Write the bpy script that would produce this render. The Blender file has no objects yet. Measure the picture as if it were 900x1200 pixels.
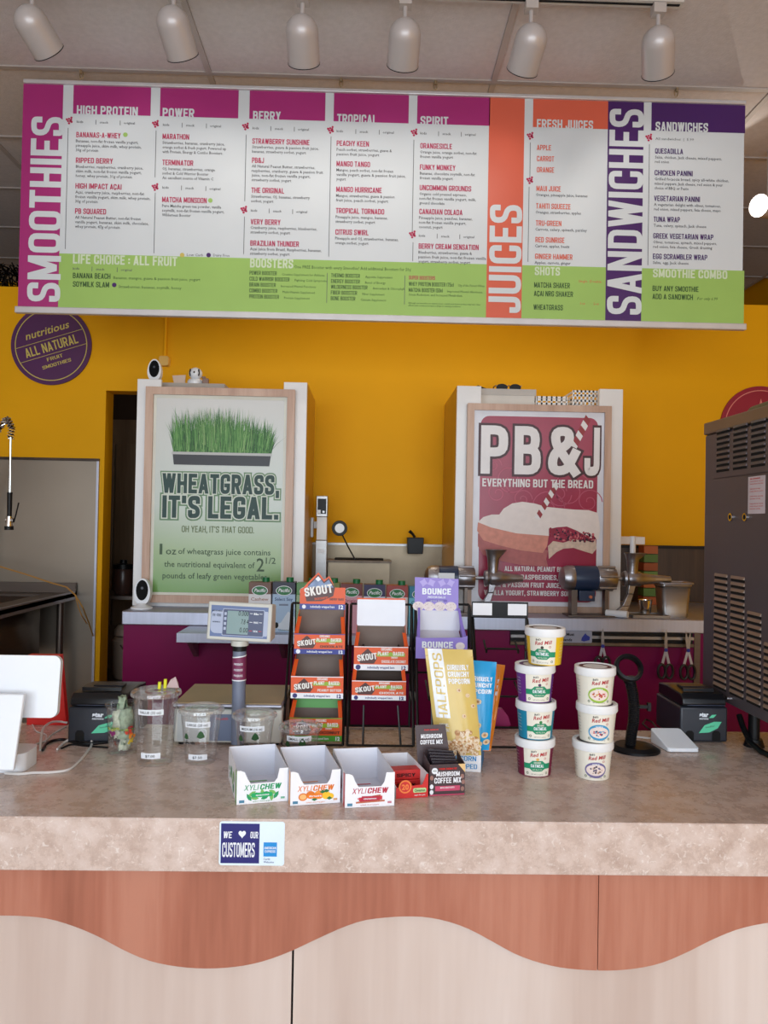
import bpy, math, random
from mathutils import Matrix, Vector
random.seed(7)
PI = math.pi
SC = bpy.context.scene
COL = SC.collection
rad = math.radians

# ---------------------------------------------------------------- camera
CAM = Vector((0, 0, 1.61))
YAW, PITCH, ROLL = rad(1.2), rad(0.85), rad(1.05)
fw = Vector((math.sin(YAW)*math.cos(PITCH), math.cos(YAW)*math.cos(PITCH), math.sin(PITCH)))
r0 = Vector((math.cos(YAW), -math.sin(YAW), 0)); u0 = r0.cross(fw)
rt = r0*math.cos(ROLL) + u0*math.sin(ROLL)
up = u0*math.cos(ROLL) - r0*math.sin(ROLL)
cd = bpy.data.cameras.new('camera'); cam = bpy.data.objects.new('camera', cd); COL.objects.link(cam)
cd.sensor_fit = 'HORIZONTAL'; cd.sensor_width = 36; cd.lens = 36; cd.clip_start = 0.02
cam.matrix_world = Matrix(((rt.x, up.x, -fw.x, CAM.x), (rt.y, up.y, -fw.y, CAM.y), (rt.z, up.z, -fw.z, CAM.z), (0, 0, 0, 1)))
SC.camera = cam
def at(px, py, X=None, Y=None, Z=None):
    """world point seen at a pixel of the 900x1200 frame, on a plane X=, Y= or Z="""
    d = fw + rt*((px-450)/900.0) - up*((py-600)/900.0)
    if Y is not None: t = (Y-CAM.y)/d.y
    elif Z is not None: t = (Z-CAM.z)/d.z
    else: t = (X-CAM.x)/d.x
    return CAM + d*t

# ---------------------------------------------------------------- world, lights, exposure
w = bpy.data.worlds.new('sky'); SC.world = w; w.use_nodes = True
bg = w.node_tree.nodes['Background']
sky = w.node_tree.nodes.new('ShaderNodeTexSky'); sky.sky_type = 'NISHITA'
sky.sun_elevation = rad(50); sky.sun_rotation = rad(60); sky.sun_disc = False
w.node_tree.links.new(sky.outputs[0], bg.inputs[0]); bg.inputs[1].default_value = 0.22
SC.view_settings.view_transform = 'Standard'; SC.view_settings.look = 'None'
SC.view_settings.exposure = -0.50; SC.view_settings.gamma = 1; SC.view_settings.use_curve_mapping = False
SC.cycles.use_denoising = True
SC.cycles.max_bounces = 8; SC.cycles.transparent_max_bounces = 16
def area(name, loc, direction, sx, sy, power, col):
    l = bpy.data.lights.new(name, 'AREA'); l.shape = 'RECTANGLE'; l.size = sx; l.size_y = sy
    l.energy = power; l.color = col
    o = bpy.data.objects.new(name, l); COL.objects.link(o); o.location = loc
    o.rotation_euler = Vector(direction).to_track_quat('-Z', 'Y').to_euler()
    return o
# daylight through the shop window behind the camera
area('window_daylight', (0.0, -2.75, 1.75), (0, 1, -0.05), 5.4, 2.5, 285, (0.84, 0.92, 1.0))
# warm area light under the ceiling, between the banner and the yellow wall
area('warm_area_light', (0.2, 3.85, 3.46), (0, 0, -1), 1.1, 0.3, 10, (1.0, 0.86, 0.68))

# ---------------------------------------------------------------- materials
def lin(c):
    return tuple(((v/255.0)/12.92 if v/255.0 <= 0.04045 else (((v/255.0)+0.055)/1.055)**2.4) for v in c) + (1,)
MATS = {}
def mat(name, rgb, rough=0.5, metal=0.0, var=0.06, scale=8.0, bump=0.0, spec=0.5, stretch=(1, 1, 1), bscale=None, emit=0, coat=0):
    if name in MATS: return MATS[name]
    m = bpy.data.materials.new(name); m.use_nodes = True; nt = m.node_tree; b = nt.nodes['Principled BSDF']
    tc = nt.nodes.new('ShaderNodeTexCoord'); mp = nt.nodes.new('ShaderNodeMapping'); mp.inputs['Scale'].default_value = stretch
    nt.links.new(tc.outputs['Object'], mp.inputs[0])
    n = nt.nodes.new('ShaderNodeTexNoise'); n.inputs['Scale'].default_value = scale; n.inputs['Detail'].default_value = 4
    nt.links.new(mp.outputs[0], n.inputs['Vector'])
    cr = nt.nodes.new('ShaderNodeValToRGB'); c = lin(rgb)
    cr.color_ramp.elements[0].position = 0.3; cr.color_ramp.elements[1].position = 0.7
    cr.color_ramp.elements[0].color = tuple(v*(1-var) for v in c[:3])+(1,)
    cr.color_ramp.elements[1].color = tuple(min(1, v*(1+var)) for v in c[:3])+(1,)
    nt.links.new(n.outputs[0], cr.inputs[0]); nt.links.new(cr.outputs[0], b.inputs['Base Color'])
    b.inputs['Roughness'].default_value = rough; b.inputs['Metallic'].default_value = metal
    b.inputs['Specular IOR Level'].default_value = spec; b.inputs['Coat Weight'].default_value = coat
    if bump:
        bn = nt.nodes.new('ShaderNodeTexNoise'); bn.inputs['Scale'].default_value = bscale or scale*6
        nt.links.new(mp.outputs[0], bn.inputs['Vector'])
        bp = nt.nodes.new('ShaderNodeBump'); bp.inputs['Strength'].default_value = bump; bp.inputs['Distance'].default_value = 0.004
        nt.links.new(bn.outputs[0], bp.inputs['Height']); nt.links.new(bp.outputs[0], b.inputs['Normal'])
    if emit:
        b.inputs['Emission Color'].default_value = c; b.inputs['Emission Strength'].default_value = emit
    MATS[name] = m
    return m
def ramp(nt, src, stops):
    cr = nt.nodes.new('ShaderNodeValToRGB'); e = cr.color_ramp.elements
    while len(e) < len(stops): e.new(0.5)
    for k, (p, c) in enumerate(stops): e[k].position = p; e[k].color = lin(c)
    nt.links.new(src, cr.inputs[0]); return cr
def laminate():
    m = mat('speckled_laminate', (158, 128, 112), 0.3); nt = m.node_tree; b = nt.nodes['Principled BSDF']
    tc = nt.nodes['Texture Coordinate']
    n1 = nt.nodes.new('ShaderNodeTexNoise'); n1.inputs['Scale'].default_value = 20; n1.inputs['Detail'].default_value = 10; n1.inputs['Roughness'].default_value = 0.72
    n2 = nt.nodes.new('ShaderNodeTexNoise'); n2.inputs['Scale'].default_value = 95; n2.inputs['Detail'].default_value = 3; n2.inputs['Distortion'].default_value = 1.4
    for n in (n1, n2): nt.links.new(tc.outputs['Object'], n.inputs['Vector'])
    a = ramp(nt, n1.outputs[0], [(0.30, (176, 150, 136)), (0.5, (202, 180, 168)), (0.7, (220, 202, 193))])
    s = ramp(nt, n2.outputs[0], [(0.30, (60, 60, 60)), (0.38, (0, 0, 0)), (0.59, (0, 0, 0)), (0.70, (190, 190, 190))])
    s.color_ramp.elements[0].color = (0.0, 0, 0, 1)
    mx = nt.nodes.new('ShaderNodeMix'); mx.data_type = 'RGBA'
    nt.links.new(s.outputs[0], mx.inputs[0]); nt.links.new(a.outputs[0], mx.inputs[6]); mx.inputs[7].default_value = lin((240, 230, 224))
    nt.links.new(mx.outputs[2], b.inputs['Base Color'])
    r = ramp(nt, n1.outputs[0], [(0.3, (120, 120, 120)), (0.7, (165, 165, 165))]); nt.links.new(r.outputs[0], b.inputs['Roughness'])
    return m
def wood(name, c0, c1, c2, freq=5.0, rough=0.4, vert=True):
    m = mat(name, c1, rough); nt = m.node_tree; b = nt.nodes['Principled BSDF']
    mp = nt.nodes['Mapping']; mp.inputs['Scale'].default_value = (1, 1, 0.07) if vert else (0.07, 1, 1)
    n1 = nt.nodes.new('ShaderNodeTexNoise'); n1.inputs['Scale'].default_value = freq; n1.inputs['Detail'].default_value = 5; n1.inputs['Distortion'].default_value = 1.2
    n2 = nt.nodes.new('ShaderNodeTexNoise'); n2.inputs['Scale'].default_value = freq*14; n2.inputs['Detail'].default_value = 3
    for n in (n1, n2): nt.links.new(mp.outputs[0], n.inputs['Vector'])
    ad = nt.nodes.new('ShaderNodeMath'); ad.operation = 'MULTIPLY_ADD'; ad.inputs[1].default_value = 0.35
    nt.links.new(n2.outputs[0], ad.inputs[0]); nt.links.new(n1.outputs[0], ad.inputs[2])
    a = ramp(nt, ad.outputs[0], [(0.45, c0), (0.65, c1), (0.85, c2)])
    nt.links.new(a.outputs[0], b.inputs['Base Color']); return m
def clear(name, tint=(1, 1, 1), gloss=0.05, haze=0.025):
    m = bpy.data.materials.new(name); m.use_nodes = True; nt = m.node_tree; nt.nodes.clear()
    o = nt.nodes.new('ShaderNodeOutputMaterial'); t = nt.nodes.new('ShaderNodeBsdfTransparent'); g = nt.nodes.new('ShaderNodeBsdfGlossy')
    d = nt.nodes.new('ShaderNodeBsdfDiffuse'); d.inputs[0].default_value = (0.8, 0.82, 0.85, 1)
    t.inputs[0].default_value = tint+(1,); g.inputs['Roughness'].default_value = 0.08
    lw = nt.nodes.new('ShaderNodeLayerWeight'); lw.inputs[0].default_value = 0.35
    ma = nt.nodes.new('ShaderNodeMath'); ma.operation = 'MULTIPLY_ADD'; ma.inputs[1].default_value = 0.55; ma.inputs[2].default_value = gloss
    nt.links.new(lw.outputs['Facing'], ma.inputs[0])
    x1 = nt.nodes.new('ShaderNodeMixShader'); x1.inputs[0].default_value = haze
    nt.links.new(t.outputs[0], x1.inputs[1]); nt.links.new(d.outputs[0], x1.inputs[2])
    x2 = nt.nodes.new('ShaderNodeMixShader'); nt.links.new(ma.outputs[0], x2.inputs[0])
    nt.links.new(x1.outputs[0], x2.inputs[1]); nt.links.new(g.outputs[0], x2.inputs[2]); nt.links.new(x2.outputs[0], o.inputs[0])
    MATS[name] = m; return m
def brushed(name, rgb, rough=0.3, stretch=(1, 1, 30)):
    return mat(name, rgb, rough, 0.9, var=0.05, scale=3, bump=0.035, stretch=stretch, bscale=14)

YEL = mat('yellow_wall_paint', (236, 170, 0), 0.6, var=0.05, scale=1.5, bump=0.15, bscale=60, spec=0.2)
BURG = mat('burgundy_laminate', (122, 6, 74), 0.4, var=0.06, scale=3, spec=0.2)
LAM = laminate()
ORW = wood('reddish_cherry_laminate', (148, 86, 64), (170, 104, 81), (186, 124, 101), 4.5)
PALE = wood('pale_maple_laminate', (194, 172, 160), (207, 188, 177), (218, 202, 193), 2.2)
FRW = wood('light_wood_frame', (176, 142, 122), (192, 158, 138), (205, 174, 154), 9)
DKW = wood('dark_brown_wood', (44, 28, 18), (60, 40, 27), (78, 54, 38), 6)
CABW = wood('dull_oak_door', (92, 76, 58), (112, 94, 74), (126, 108, 88), 6)
STEEL = brushed('brushed_steel', (158, 156, 156), 0.36)
STEELH = brushed('steel_edge', (182, 186, 202), 0.42, (30, 1, 1))
STEELD = brushed('dull_dark_steel', (108, 98, 92), 0.42)
MACH = mat('machine_grey_steel', (108, 100, 106), 0.45, 0.6, var=0.06, scale=2)
CHROME = mat('chrome', (215, 215, 215), 0.12, 1.0, var=0.04)
CAST = mat('cast_metal', (158, 156, 160), 0.36, 1.0, var=0.25, scale=14, bump=0.25)
WHM = mat('white_enamel', (236, 236, 236), 0.3, var=0.03, scale=5)
WHP = mat('white_plastic', (232, 236, 242), 0.3, var=0.015)
CARD = mat('white_card', (240, 241, 246), 0.45, var=0.02)
KRAFT = mat('grey_board', (120, 106, 98), 0.8, var=0.06, scale=20)
BLK = mat('black_plastic', (17, 17, 20), 0.4, var=0.1, spec=0.25)
BLKW = mat('black_wire', (18, 18, 19), 0.35, var=0.1, scale=30)
DARK = mat('dark_gap', (8, 7, 7), 0.9)
RED = mat('red_plastic', (215, 24, 14), 0.4)
NAVY = mat('navy_print', (32, 30, 110), 0.4)
CEIL = mat('ceiling_tile', (212, 204, 202), 0.9, var=0.05, scale=40, bump=0.3, bscale=120)
TBAR = mat('tbar_paint', (186, 176, 170), 0.6)
BANW = mat('banner_white', (216, 222, 226), 0.42, var=0.01)
MAG = mat('magenta_print', (170, 40, 118), 0.42, var=0.02)
CORAL = mat('coral_print', (220, 100, 74), 0.42, var=0.02)
PURP = mat('purple_print', (70, 26, 100), 0.42, var=0.02)
GRN = mat('lime_print', (158, 196, 100), 0.42, var=0.02)
GREY = mat('grey_ink', (95, 95, 98), 0.6)
DGRN = mat('dark_green_ink', (52, 84, 40), 0.6)
PGRN = mat('pale_green_ink', (212, 226, 196), 0.5)
CRIM = mat('raspberry_ink', (186, 30, 82), 0.6)
CLEAR = clear('clear_plastic')
CLEAR2 = clear('frosted_clear_plastic', haze=0.12, gloss=0.1)
BOXOR = mat('orange_box_print', (226, 88, 30), 0.45, var=0.03)
WIRE_W = mat('white_cable', (222, 220, 218), 0.4)
WALLN = mat('neutral_wall', (196, 186, 176), 0.8)
FLOORM = mat('floor_tile', (166, 150, 134), 0.5, var=0.08, scale=3)

# ---------------------------------------------------------------- helpers
_fc = bpy.data.curves.new('t', 'FONT'); _fo = bpy.data.objects.new('t', _fc)
_tc = {}
def glyphs(s, bold, res):
    k = (s, bold, res)
    if k not in _tc:
        _fc.body = s; _fc.size = 1; _fc.offset = bold; _fc.resolution_u = res; _fc.space_character = 1.0 + bold*1.2
        COL.objects.link(_fo)
        dg = bpy.context.evaluated_depsgraph_get(); dg.update()
        me = _fo.evaluated_get(dg).to_mesh()
        _tc[k] = ([tuple(v.co) for v in me.vertices], [tuple(p.vertices) for p in me.polygons])
        _fo.evaluated_get(dg).to_mesh_clear(); COL.objects.unlink(_fo)
    return _tc[k]

# condensed capitals drawn as strokes: ('P', points with a trailing 1 where the corner is round[, closed]) and ('D', x0, y0, x1, y1) diagonals
R_O = [(0, 0, 1), (1, 0, 1), (1, 1, 1), (0, 1, 1)]
STROKES = {
 'A': (.46, ('D', 0, 0, .5, 1), ('D', 1, 0, .5, 1), ('P', [(.22, .22), (.78, .22)])), 'B': (.43, ('C', [(0, .53), (0, 1), (.93, 1, 1), (.93, .53, 1)]), ('C', [(0, 0), (0, .53), (1, .53, 1), (1, 0, 1)])),
 'C': (.42, ('P', [(1, .74), (1, 1, 1), (0, 1, 1), (0, 0, 1), (1, 0, 1), (1, .26)])), 'D': (.43, ('C', [(0, 0), (0, 1), (1, 1, 1), (1, 0, 1)])),
 'E': (.37, ('P', [(1, 1), (0, 1), (0, 0), (1, 0)]), ('P', [(0, .51), (.82, .51)])), 'F': (.36, ('P', [(1, 1), (0, 1), (0, 0)]), ('P', [(0, .5), (.8, .5)])),
 'G': (.43, ('P', [(1, .8), (1, 1, 1), (0, 1, 1), (0, 0, 1), (1, 0, 1), (1, .42), (.62, .42)])), 'H': (.44, ('P', [(0, 0), (0, 1)]), ('P', [(1, 0), (1, 1)]), ('P', [(0, .5), (1, .5)])),
 'I': (0, ('P', [(0, 0), (0, 1)])), 'J': (.36, ('P', [(1, 1), (1, 0, 1), (0, 0, 1), (0, .22)])), 'K': (.44, ('P', [(0, 0), (0, 1)]), ('D', .02, .32, .97, 1), ('D', .32, .58, 1, 0)),
 'L': (.35, ('P', [(0, 1), (0, 0), (1, 0)])), 'M': (.56, ('P', [(0, 0), (0, 1)]), ('P', [(1, 0), (1, 1)]), ('D', .02, 1, .5, .12), ('D', .98, 1, .5, .12)), 'N': (.45, ('P', [(0, 0), (0, 1)]), ('P', [(1, 0), (1, 1)]), ('D', .02, 1, .98, 0)),
 'O': (.43, ('C', R_O)), 'P': (.42, ('P', [(0, 0), (0, 1)]), ('C', [(0, .44), (0, 1), (1, 1, 1), (1, .44, 1)])), 'Q': (.43, ('C', R_O), ('D', .55, .25, 1.05, -.06)),
 'R': (.43, ('P', [(0, 0), (0, 1)]), ('C', [(0, .46), (0, 1), (1, 1, 1), (1, .46, 1)]), ('D', .5, .5, 1, 0)), 'S': (.42, ('P', [(1, .8), (1, 1, 1), (0, 1, 1), (0, .56, 1), (1, .44, 1), (1, 0, 1), (0, 0, 1), (0, .2)])),
 'T': (.39, ('P', [(0, 1), (1, 1)]), ('P', [(.5, 0), (.5, 1)])), 'U': (.43, ('P', [(0, 1), (0, 0, 1), (1, 0, 1), (1, 1)])), 'V': (.45, ('D', 0, 1, .5, 0), ('D', 1, 1, .5, 0)),
 'W': (.66, ('D', 0, 1, .25, 0), ('D', .5, 1, .25, 0), ('D', .5, 1, .75, 0), ('D', 1, 1, .75, 0)), 'X': (.45, ('D', 0, 0, 1, 1), ('D', 0, 1, 1, 0)), 'Y': (.44, ('D', 0, 1, .5, .42), ('D', 1, 1, .5, .42), ('P', [(.5, 0), (.5, .45)])),
 'Z': (.4, ('P', [(0, 1), (1, 1)]), ('P', [(0, 0), (1, 0)]), ('D', 0, 0, 1, 1)), '0': (.42, ('C', R_O)), '1': (.2, ('P', [(1, 0), (1, 1)]), ('D', 0, .78, 1, .98)),
 '2': (.4, ('P', [(0, .7), (0, 1, 1), (1, 1, 1), (1, .58, 1), (0, .12), (0, 0), (1, 0)])), '3': (.4, ('P', [(0, .72), (0, 1, 1), (1, 1, 1), (1, .54, 1), (.4, .52)]), ('P', [(.4, .52), (1, .5, 1), (1, 0, 1), (0, 0, 1), (0, .28)])),
 '4': (.42, ('P', [(.72, 0), (.72, 1)]), ('D', 0, .25, .72, 1), ('P', [(0, .25), (1, .25)])), '5': (.4, ('P', [(1, 1), (0, 1), (0, .56), (1, .6, 1), (1, 0, 1), (0, 0, 1), (0, .25)])), '6': (.42, ('C', [(0, 0, 1), (1, 0, 1), (1, .55, 1), (0, .55, 1)]), ('P', [(0, .3), (0, 1, 1), (1, 1, 1), (1, .76)])),
 '7': (.38, ('P', [(0, 1), (1, 1)]), ('D', .35, 0, 1, 1)), '8': (.42, ('C', [(0, 0, 1), (1, 0, 1), (1, .53, 1), (0, .53, 1)]), ('C', [(.05, .53, 1), (.95, .53, 1), (.95, 1, 1), (.05, 1, 1)])), '9': (.42, ('C', [(0, .45, 1), (1, .45, 1), (1, 1, 1), (0, 1, 1)]), ('P', [(1, .7), (1, 0, 1), (0, 0, 1), (0, .24)])),
 '&': (.52, ('P', [(1.0, -.02), (.12, .68, 1), (.12, 1, 1), (.74, 1, 1), (.74, .70, 1), (0, .42, 1), (0, 0, 1), (.62, 0, 1), (1, .44)])), '-': (.2, ('P', [(0, .45), (1, .45)])), '.': (0, ('P', [(0, 0), (0, .02)])), ',': (.03, ('P', [(.5, 0), (.5, .02)]), ('D', 0, -.16, .6, .05)),
 "'": (0, ('P', [(0, .82), (0, 1)])), ':': (0, ('P', [(0, .15), (0, .17)]), ('P', [(0, .6), (0, .62)])), ' ': (.06,), '/': (.3, ('D', 0, 0, 1, 1)),
 '(': (.12, ('P', [(1, 1), (0, .8), (0, .2), (1, 0)])), ')': (.12, ('P', [(0, 1), (1, .8), (1, .2), (0, 0)])), '¢': (.3, ('P', [(1, .55), (1, .7, 1), (0, .7, 1), (0, .1, 1), (1, .1, 1), (1, .25)])), '™': (.1,), 'Ç': (.42, ('P', [(1, .74), (1, 1, 1), (0, 1, 1), (0, 0, 1), (1, 0, 1), (1, .26)]), ('P', [(.5, -.05), (.5, -.14)])),
}
def stroke_glyph(ch, t, g):
    e = STROKES[ch]; w_ = max(0, e[0]-t*0.35) if e[0] else 0; h = t/2; out = []
    X = lambda x: h+x*w_
    Yv = lambda y: h+y*(1-t)
    for si, s_ in enumerate(e[1:]):
        if s_[0] == 'D':
            _, x0, y0, x1, y1 = s_; x0, x1 = X(x0), X(x1); dx, dy = x1-x0, y1-y0; L = math.hypot(dx, dy); hh = (h+g)*min(L/abs(dy), 1.9) if abs(dy) > 1e-6 else h
            if abs(dy) < abs(dx)*0.3: n = Vector((-dy, dx)).normalized()*(h+g); out.append((si, [(x0-n.x, y0-n.y), (x1-n.x, y1-n.y), (x1+n.x, y1+n.y), (x0+n.x, y0+n.y)])); continue
            f = g/L; x0 -= dx*f; x1 += dx*f; y0 -= dy*f; y1 += dy*f
            q_ = [(x0-hh, y0), (x0+hh, y0), (x1+hh, y1), (x1-hh, y1)]
            out.append((si, q_ if y1 > y0 else q_[::-1])); continue
        closed = s_[0] == 'C'; pts = [(X(p[0]), Yv(p[1]), len(p) > 2) for p in s_[1]]; n = len(pts); pl = []
        for i, (x, y, rd) in enumerate(pts):
            if rd:
                a = Vector(pts[i-1][:2]); b = Vector(pts[(i+1) % n][:2]); c = Vector((x, y)); d0 = (a-c); d1 = (b-c); r = min(0.17, d0.length*0.5, d1.length*0.5)
                p0 = c+d0.normalized()*r; p1 = c+d1.normalized()*r
                for k in range(5): u = k/4; pl.append(p0*(1-u)**2+c*2*u*(1-u)+p1*u*u)
            else: pl.append(Vector((x, y)))
        cl = []
        for p in pl:
            if not cl or (p-cl[-1]).length > 1e-4: cl.append(p)
        pl = cl; N = len(pl)
        if not closed:
            pl[0] = pl[0]+(pl[0]-pl[1]).normalized()*(h+g); pl[-1] = pl[-1]+(pl[-1]-pl[-2]).normalized()*(h+g)
        lo, hi = [], []
        for i in range(N):
            a = pl[i-1] if (i or closed) else None; b = pl[(i+1) % N] if (i < N-1 or closed) else None
            d0 = (pl[i]-a).normalized() if a is not None else None; d1 = (b-pl[i]).normalized() if b is not None else None
            if d0 is None: d0 = d1
            if d1 is None: d1 = d0
            n0 = Vector((-d0.y, d0.x)); n1 = Vector((-d1.y, d1.x)); m_ = (n0+n1); m_ = m_.normalized() if m_.length > 1e-4 else n0
            k = (h+g)/max(0.45, m_.dot(n0)); lo.append(pl[i]-m_*k); hi.append(pl[i]+m_*k)
        for i in range(N if closed else N-1):
            j = (i+1) % N; out.append((si+i*0.028, [tuple(lo[i]), tuple(lo[j]), tuple(hi[j]), tuple(hi[i])]))
    return out, w_+t
def ctext(m, s, x, y, h, mt, w=None, z=0.0, t=0.18, rot=0.0, align='L', shear=0.0, g=0.0):
    gl = []; cx_ = 0
    for ch in s:
        q_, adv = stroke_glyph(ch if ch in STROKES else '-', t, g); gl.append((q_, cx_)); cx_ += (adv if ch != ' ' else 0.2)+0.085
    tot = cx_-0.085; kx = w/tot if w else h; W = tot*kx; off = 0 if align == 'L' else (-W/2 if align == 'C' else -W); c, sn = math.cos(rot), math.sin(rot)
    vs = []; fs = []
    for gi, (q_, ox) in enumerate(gl):
        for si, poly_ in q_:
            b = len(vs)
            for px, py in poly_:
                a = (px+ox)*kx+off+shear*py*h; b2 = py*h; vs.append((x+a*c-b2*sn, y+a*sn+b2*c, z+7.1e-5*si+(gi % 2)*3.3e-5))
            fs.append(tuple(range(b, b+4)))
    m.add(vs, fs, mt)
CAPH = 0.729
def FACE(loc=(0, 0, 0), yaw=0, tilt=0):
    """frame for things facing the customers: x right, y up, z out; yaw about the vertical, tilt leans the top back"""
    B = Matrix(((1, 0, 0, 0), (0, 0, -1, 0), (0, 1, 0, 0), (0, 0, 0, 1)))
    return Matrix.Translation(loc) @ Matrix.Rotation(yaw, 4, 'Z') @ B @ Matrix.Rotation(-tilt, 4, 'X')
class MB:
    def __init__(s, M=None): s.v = []; s.f = []; s.m = []; s.ms = []; s.M = M or Matrix(); s.warp = None
    def add(s, vs, fs, m):
        if m not in s.ms: s.ms.append(m)
        k = s.ms.index(m); b = len(s.v)
        for p in vs:
            if s.warp: p = s.warp(*p)
            s.v.append(tuple(s.M @ Vector(p)))
        for f in fs: s.f.append(tuple(i+b for i in f)); s.m.append(k)
        return s
    def box(s, x0, x1, y0, y1, z0, z1, m):
        return s.add([(x0,y0,z0),(x1,y0,z0),(x1,y1,z0),(x0,y1,z0),(x0,y0,z1),(x1,y0,z1),(x1,y1,z1),(x0,y1,z1)],
              [(3,2,1,0),(4,5,6,7),(0,1,5,4),(1,2,6,5),(2,3,7,6),(3,0,4,7)], m)
    def hexa(s, p, m):   # eight corners, bottom four then top four
        return s.add(p, [(3,2,1,0),(4,5,6,7),(0,1,5,4),(1,2,6,5),(2,3,7,6),(3,0,4,7)], m)
    def flat(s, pts, z, m): return s.add([(p[0], p[1], z) for p in pts], [tuple(range(len(pts)))], m)
    def rect(s, x0, x1, y0, y1, z, m): return s.flat([(x0,y0),(x1,y0),(x1,y1),(x0,y1)], z, m)
    def grid(s, x0, x1, y0, y1, z, nx, ny, m, fx=None):
        vs = []
        for j in range(ny+1):
            for i in range(nx+1):
                x = x0+(x1-x0)*i/nx; y = y0+(y1-y0)*j/ny
                if fx: x, y = fx(x, y, i/nx, j/ny)
                vs.append((x, y, z))
        return s.add(vs, [(j*(nx+1)+i, j*(nx+1)+i+1, (j+1)*(nx+1)+i+1, (j+1)*(nx+1)+i) for j in range(ny) for i in range(nx)], m)
    def ell(s, cx, cy, rx, ry, z, m, n=20, rings=1, inner=0.0, a0=0, a1=2*PI):
        full = abs(a1-a0-2*PI) < 1e-6; vs = []; N = n if full else n+1
        for r in range(rings+1):
            q = inner+(1-inner)*r/rings
            for i in range(N):
                a = a0+(a1-a0)*i/n; vs.append((cx+rx*q*math.cos(a), cy+ry*q*math.sin(a), z))
        fs = [(r*N+i, (r+1)*N+i, (r+1)*N+(i+1) % N, r*N+(i+1) % N) for r in range(rings) for i in range(n)]
        if inner == 0:
            fs = [f for f in fs if min(f) >= N] if rings > 1 else []
            vs = vs[N:]; fs = [tuple(i-N for i in f) for f in fs]; fs.append(tuple(range(N)))
            if not full: vs.append((cx, cy, z)); fs[-1] = tuple(range(N))+(len(vs)-1,)
        return s.add(vs, fs, m)
    def prism(s, pts, z0, z1, m, side=None):
        n = len(pts)
        s.add([(x, y, z0) for x, y in pts]+[(x, y, z1) for x, y in pts], [tuple(range(n-1, -1, -1)), tuple(range(n, 2*n))], m)
        return s.add([(x, y, z0) for x, y in pts]+[(x, y, z1) for x, y in pts], [(i, (i+1) % n, n+(i+1) % n, n+i) for i in range(n)], side or m)
    def rrect(s, x0, x1, y0, y1, r, n=4):
        o = []
        for cx, cy, a in ((x1-r, y0+r, -PI/2), (x1-r, y1-r, 0), (x0+r, y1-r, PI/2), (x0+r, y0+r, PI)):
            for k in range(n+1): o.append((cx+r*math.cos(a+PI/2*k/n), cy+r*math.sin(a+PI/2*k/n)))
        return o
    def cyl(s, p0, p1, r0, r1=None, n=16, m=None, caps=True):
        p0 = Vector(p0); p1 = Vector(p1); r1 = r0 if r1 is None else r1
        d = (p1-p0).normalized(); a = d.orthogonal().normalized(); b = d.cross(a)
        vs = [tuple(p+a*(r*math.cos(2*PI*i/n))+b*(r*math.sin(2*PI*i/n))) for p, r in ((p0, r0), (p1, r1)) for i in range(n)]
        fs = [(i, (i+1) % n, n+(i+1) % n, n+i) for i in range(n)]
        if caps: fs += [tuple(range(n-1, -1, -1)), tuple(range(n, 2*n))]
        return s.add(vs, fs, m)
    def tube(s, pts, r, n=6, m=None, closed=False):
        P = [Vector(p) for p in pts]; N = len(P); vs = []; a = None
        for i, p in enumerate(P):
            if closed: d = P[(i+1) % N]-P[i-1]
            else: d = P[min(i+1, N-1)]-P[max(i-1, 0)]
            d.normalize()
            if a is None: a = d.orthogonal().normalized()
            a = (a-d*a.dot(d)); a = a.normalized() if a.length > 1e-5 else d.orthogonal().normalized()
            b = d.cross(a); rr = r[i] if isinstance(r, (list, tuple)) else r
            vs += [tuple(p+a*(rr*math.cos(2*PI*k/n))+b*(rr*math.sin(2*PI*k/n))) for k in range(n)]
        M = N if closed else N-1
        fs = [(i*n+k, i*n+(k+1) % n, ((i+1) % N)*n+(k+1) % n, ((i+1) % N)*n+k) for i in range(M) for k in range(n)]
        if not closed: fs += [tuple(range(n-1, -1, -1)), tuple((N-1)*n+k for k in range(n))]
        return s.add(vs, fs, m)
    def lathe(s, prof, n=24, m=None, c=(0, 0, 0), a0=0, a1=2*PI):
        full = abs(a1-a0-2*PI) < 1e-6; K = n if full else n+1
        vs = [(c[0]+r*math.cos(a0+(a1-a0)*i/n), c[1]+r*math.sin(a0+(a1-a0)*i/n), c[2]+z) for r, z in prof for i in range(K)]
        fs = [(j*K+i, j*K+(i+1) % K, (j+1)*K+(i+1) % K, (j+1)*K+i) for j in range(len(prof)-1) for i in range(n)]
        return s.add(vs, fs, m)
    def ball(s, c, rx, ry, rz, m, n=14, k=8):
        vs = []; fs = []
        for j in range(k+1):
            t = PI*j/k
            for i in range(n): vs.append((c[0]+rx*math.sin(t)*math.cos(2*PI*i/n), c[1]+ry*math.sin(t)*math.sin(2*PI*i/n), c[2]-rz*math.cos(t)))
        fs = [(j*n+i, j*n+(i+1) % n, (j+1)*n+(i+1) % n, (j+1)*n+i) for j in range(k) for i in range(n)]
        return s.add(vs, fs, m)
    def text(s, t, x, y, h, m, w=None, z=0.0, bold=0.0, rot=0.0, align='L', shear=0.0, res=2, xs=1.0):
        """x,y = left end of the baseline, h = cap height, w = total width"""
        if t.upper() == t and any(ch.isalpha() for ch in t):
            ctext(s, t, x, y, h, m, w, z, 0.125+bold*1.1, rot, align, shear); return s
        vs, fs = glyphs(t, bold, res)
        if not vs: return s
        mnx = min(v[0] for v in vs); mxx = max(v[0] for v in vs); k = h/CAPH
        kx = (w/(mxx-mnx)) if w else k*xs
        W = (mxx-mnx)*kx; off = 0 if align == 'L' else (-W/2 if align == 'C' else -W)
        c, sn = math.cos(rot), math.sin(rot); o = []
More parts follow.
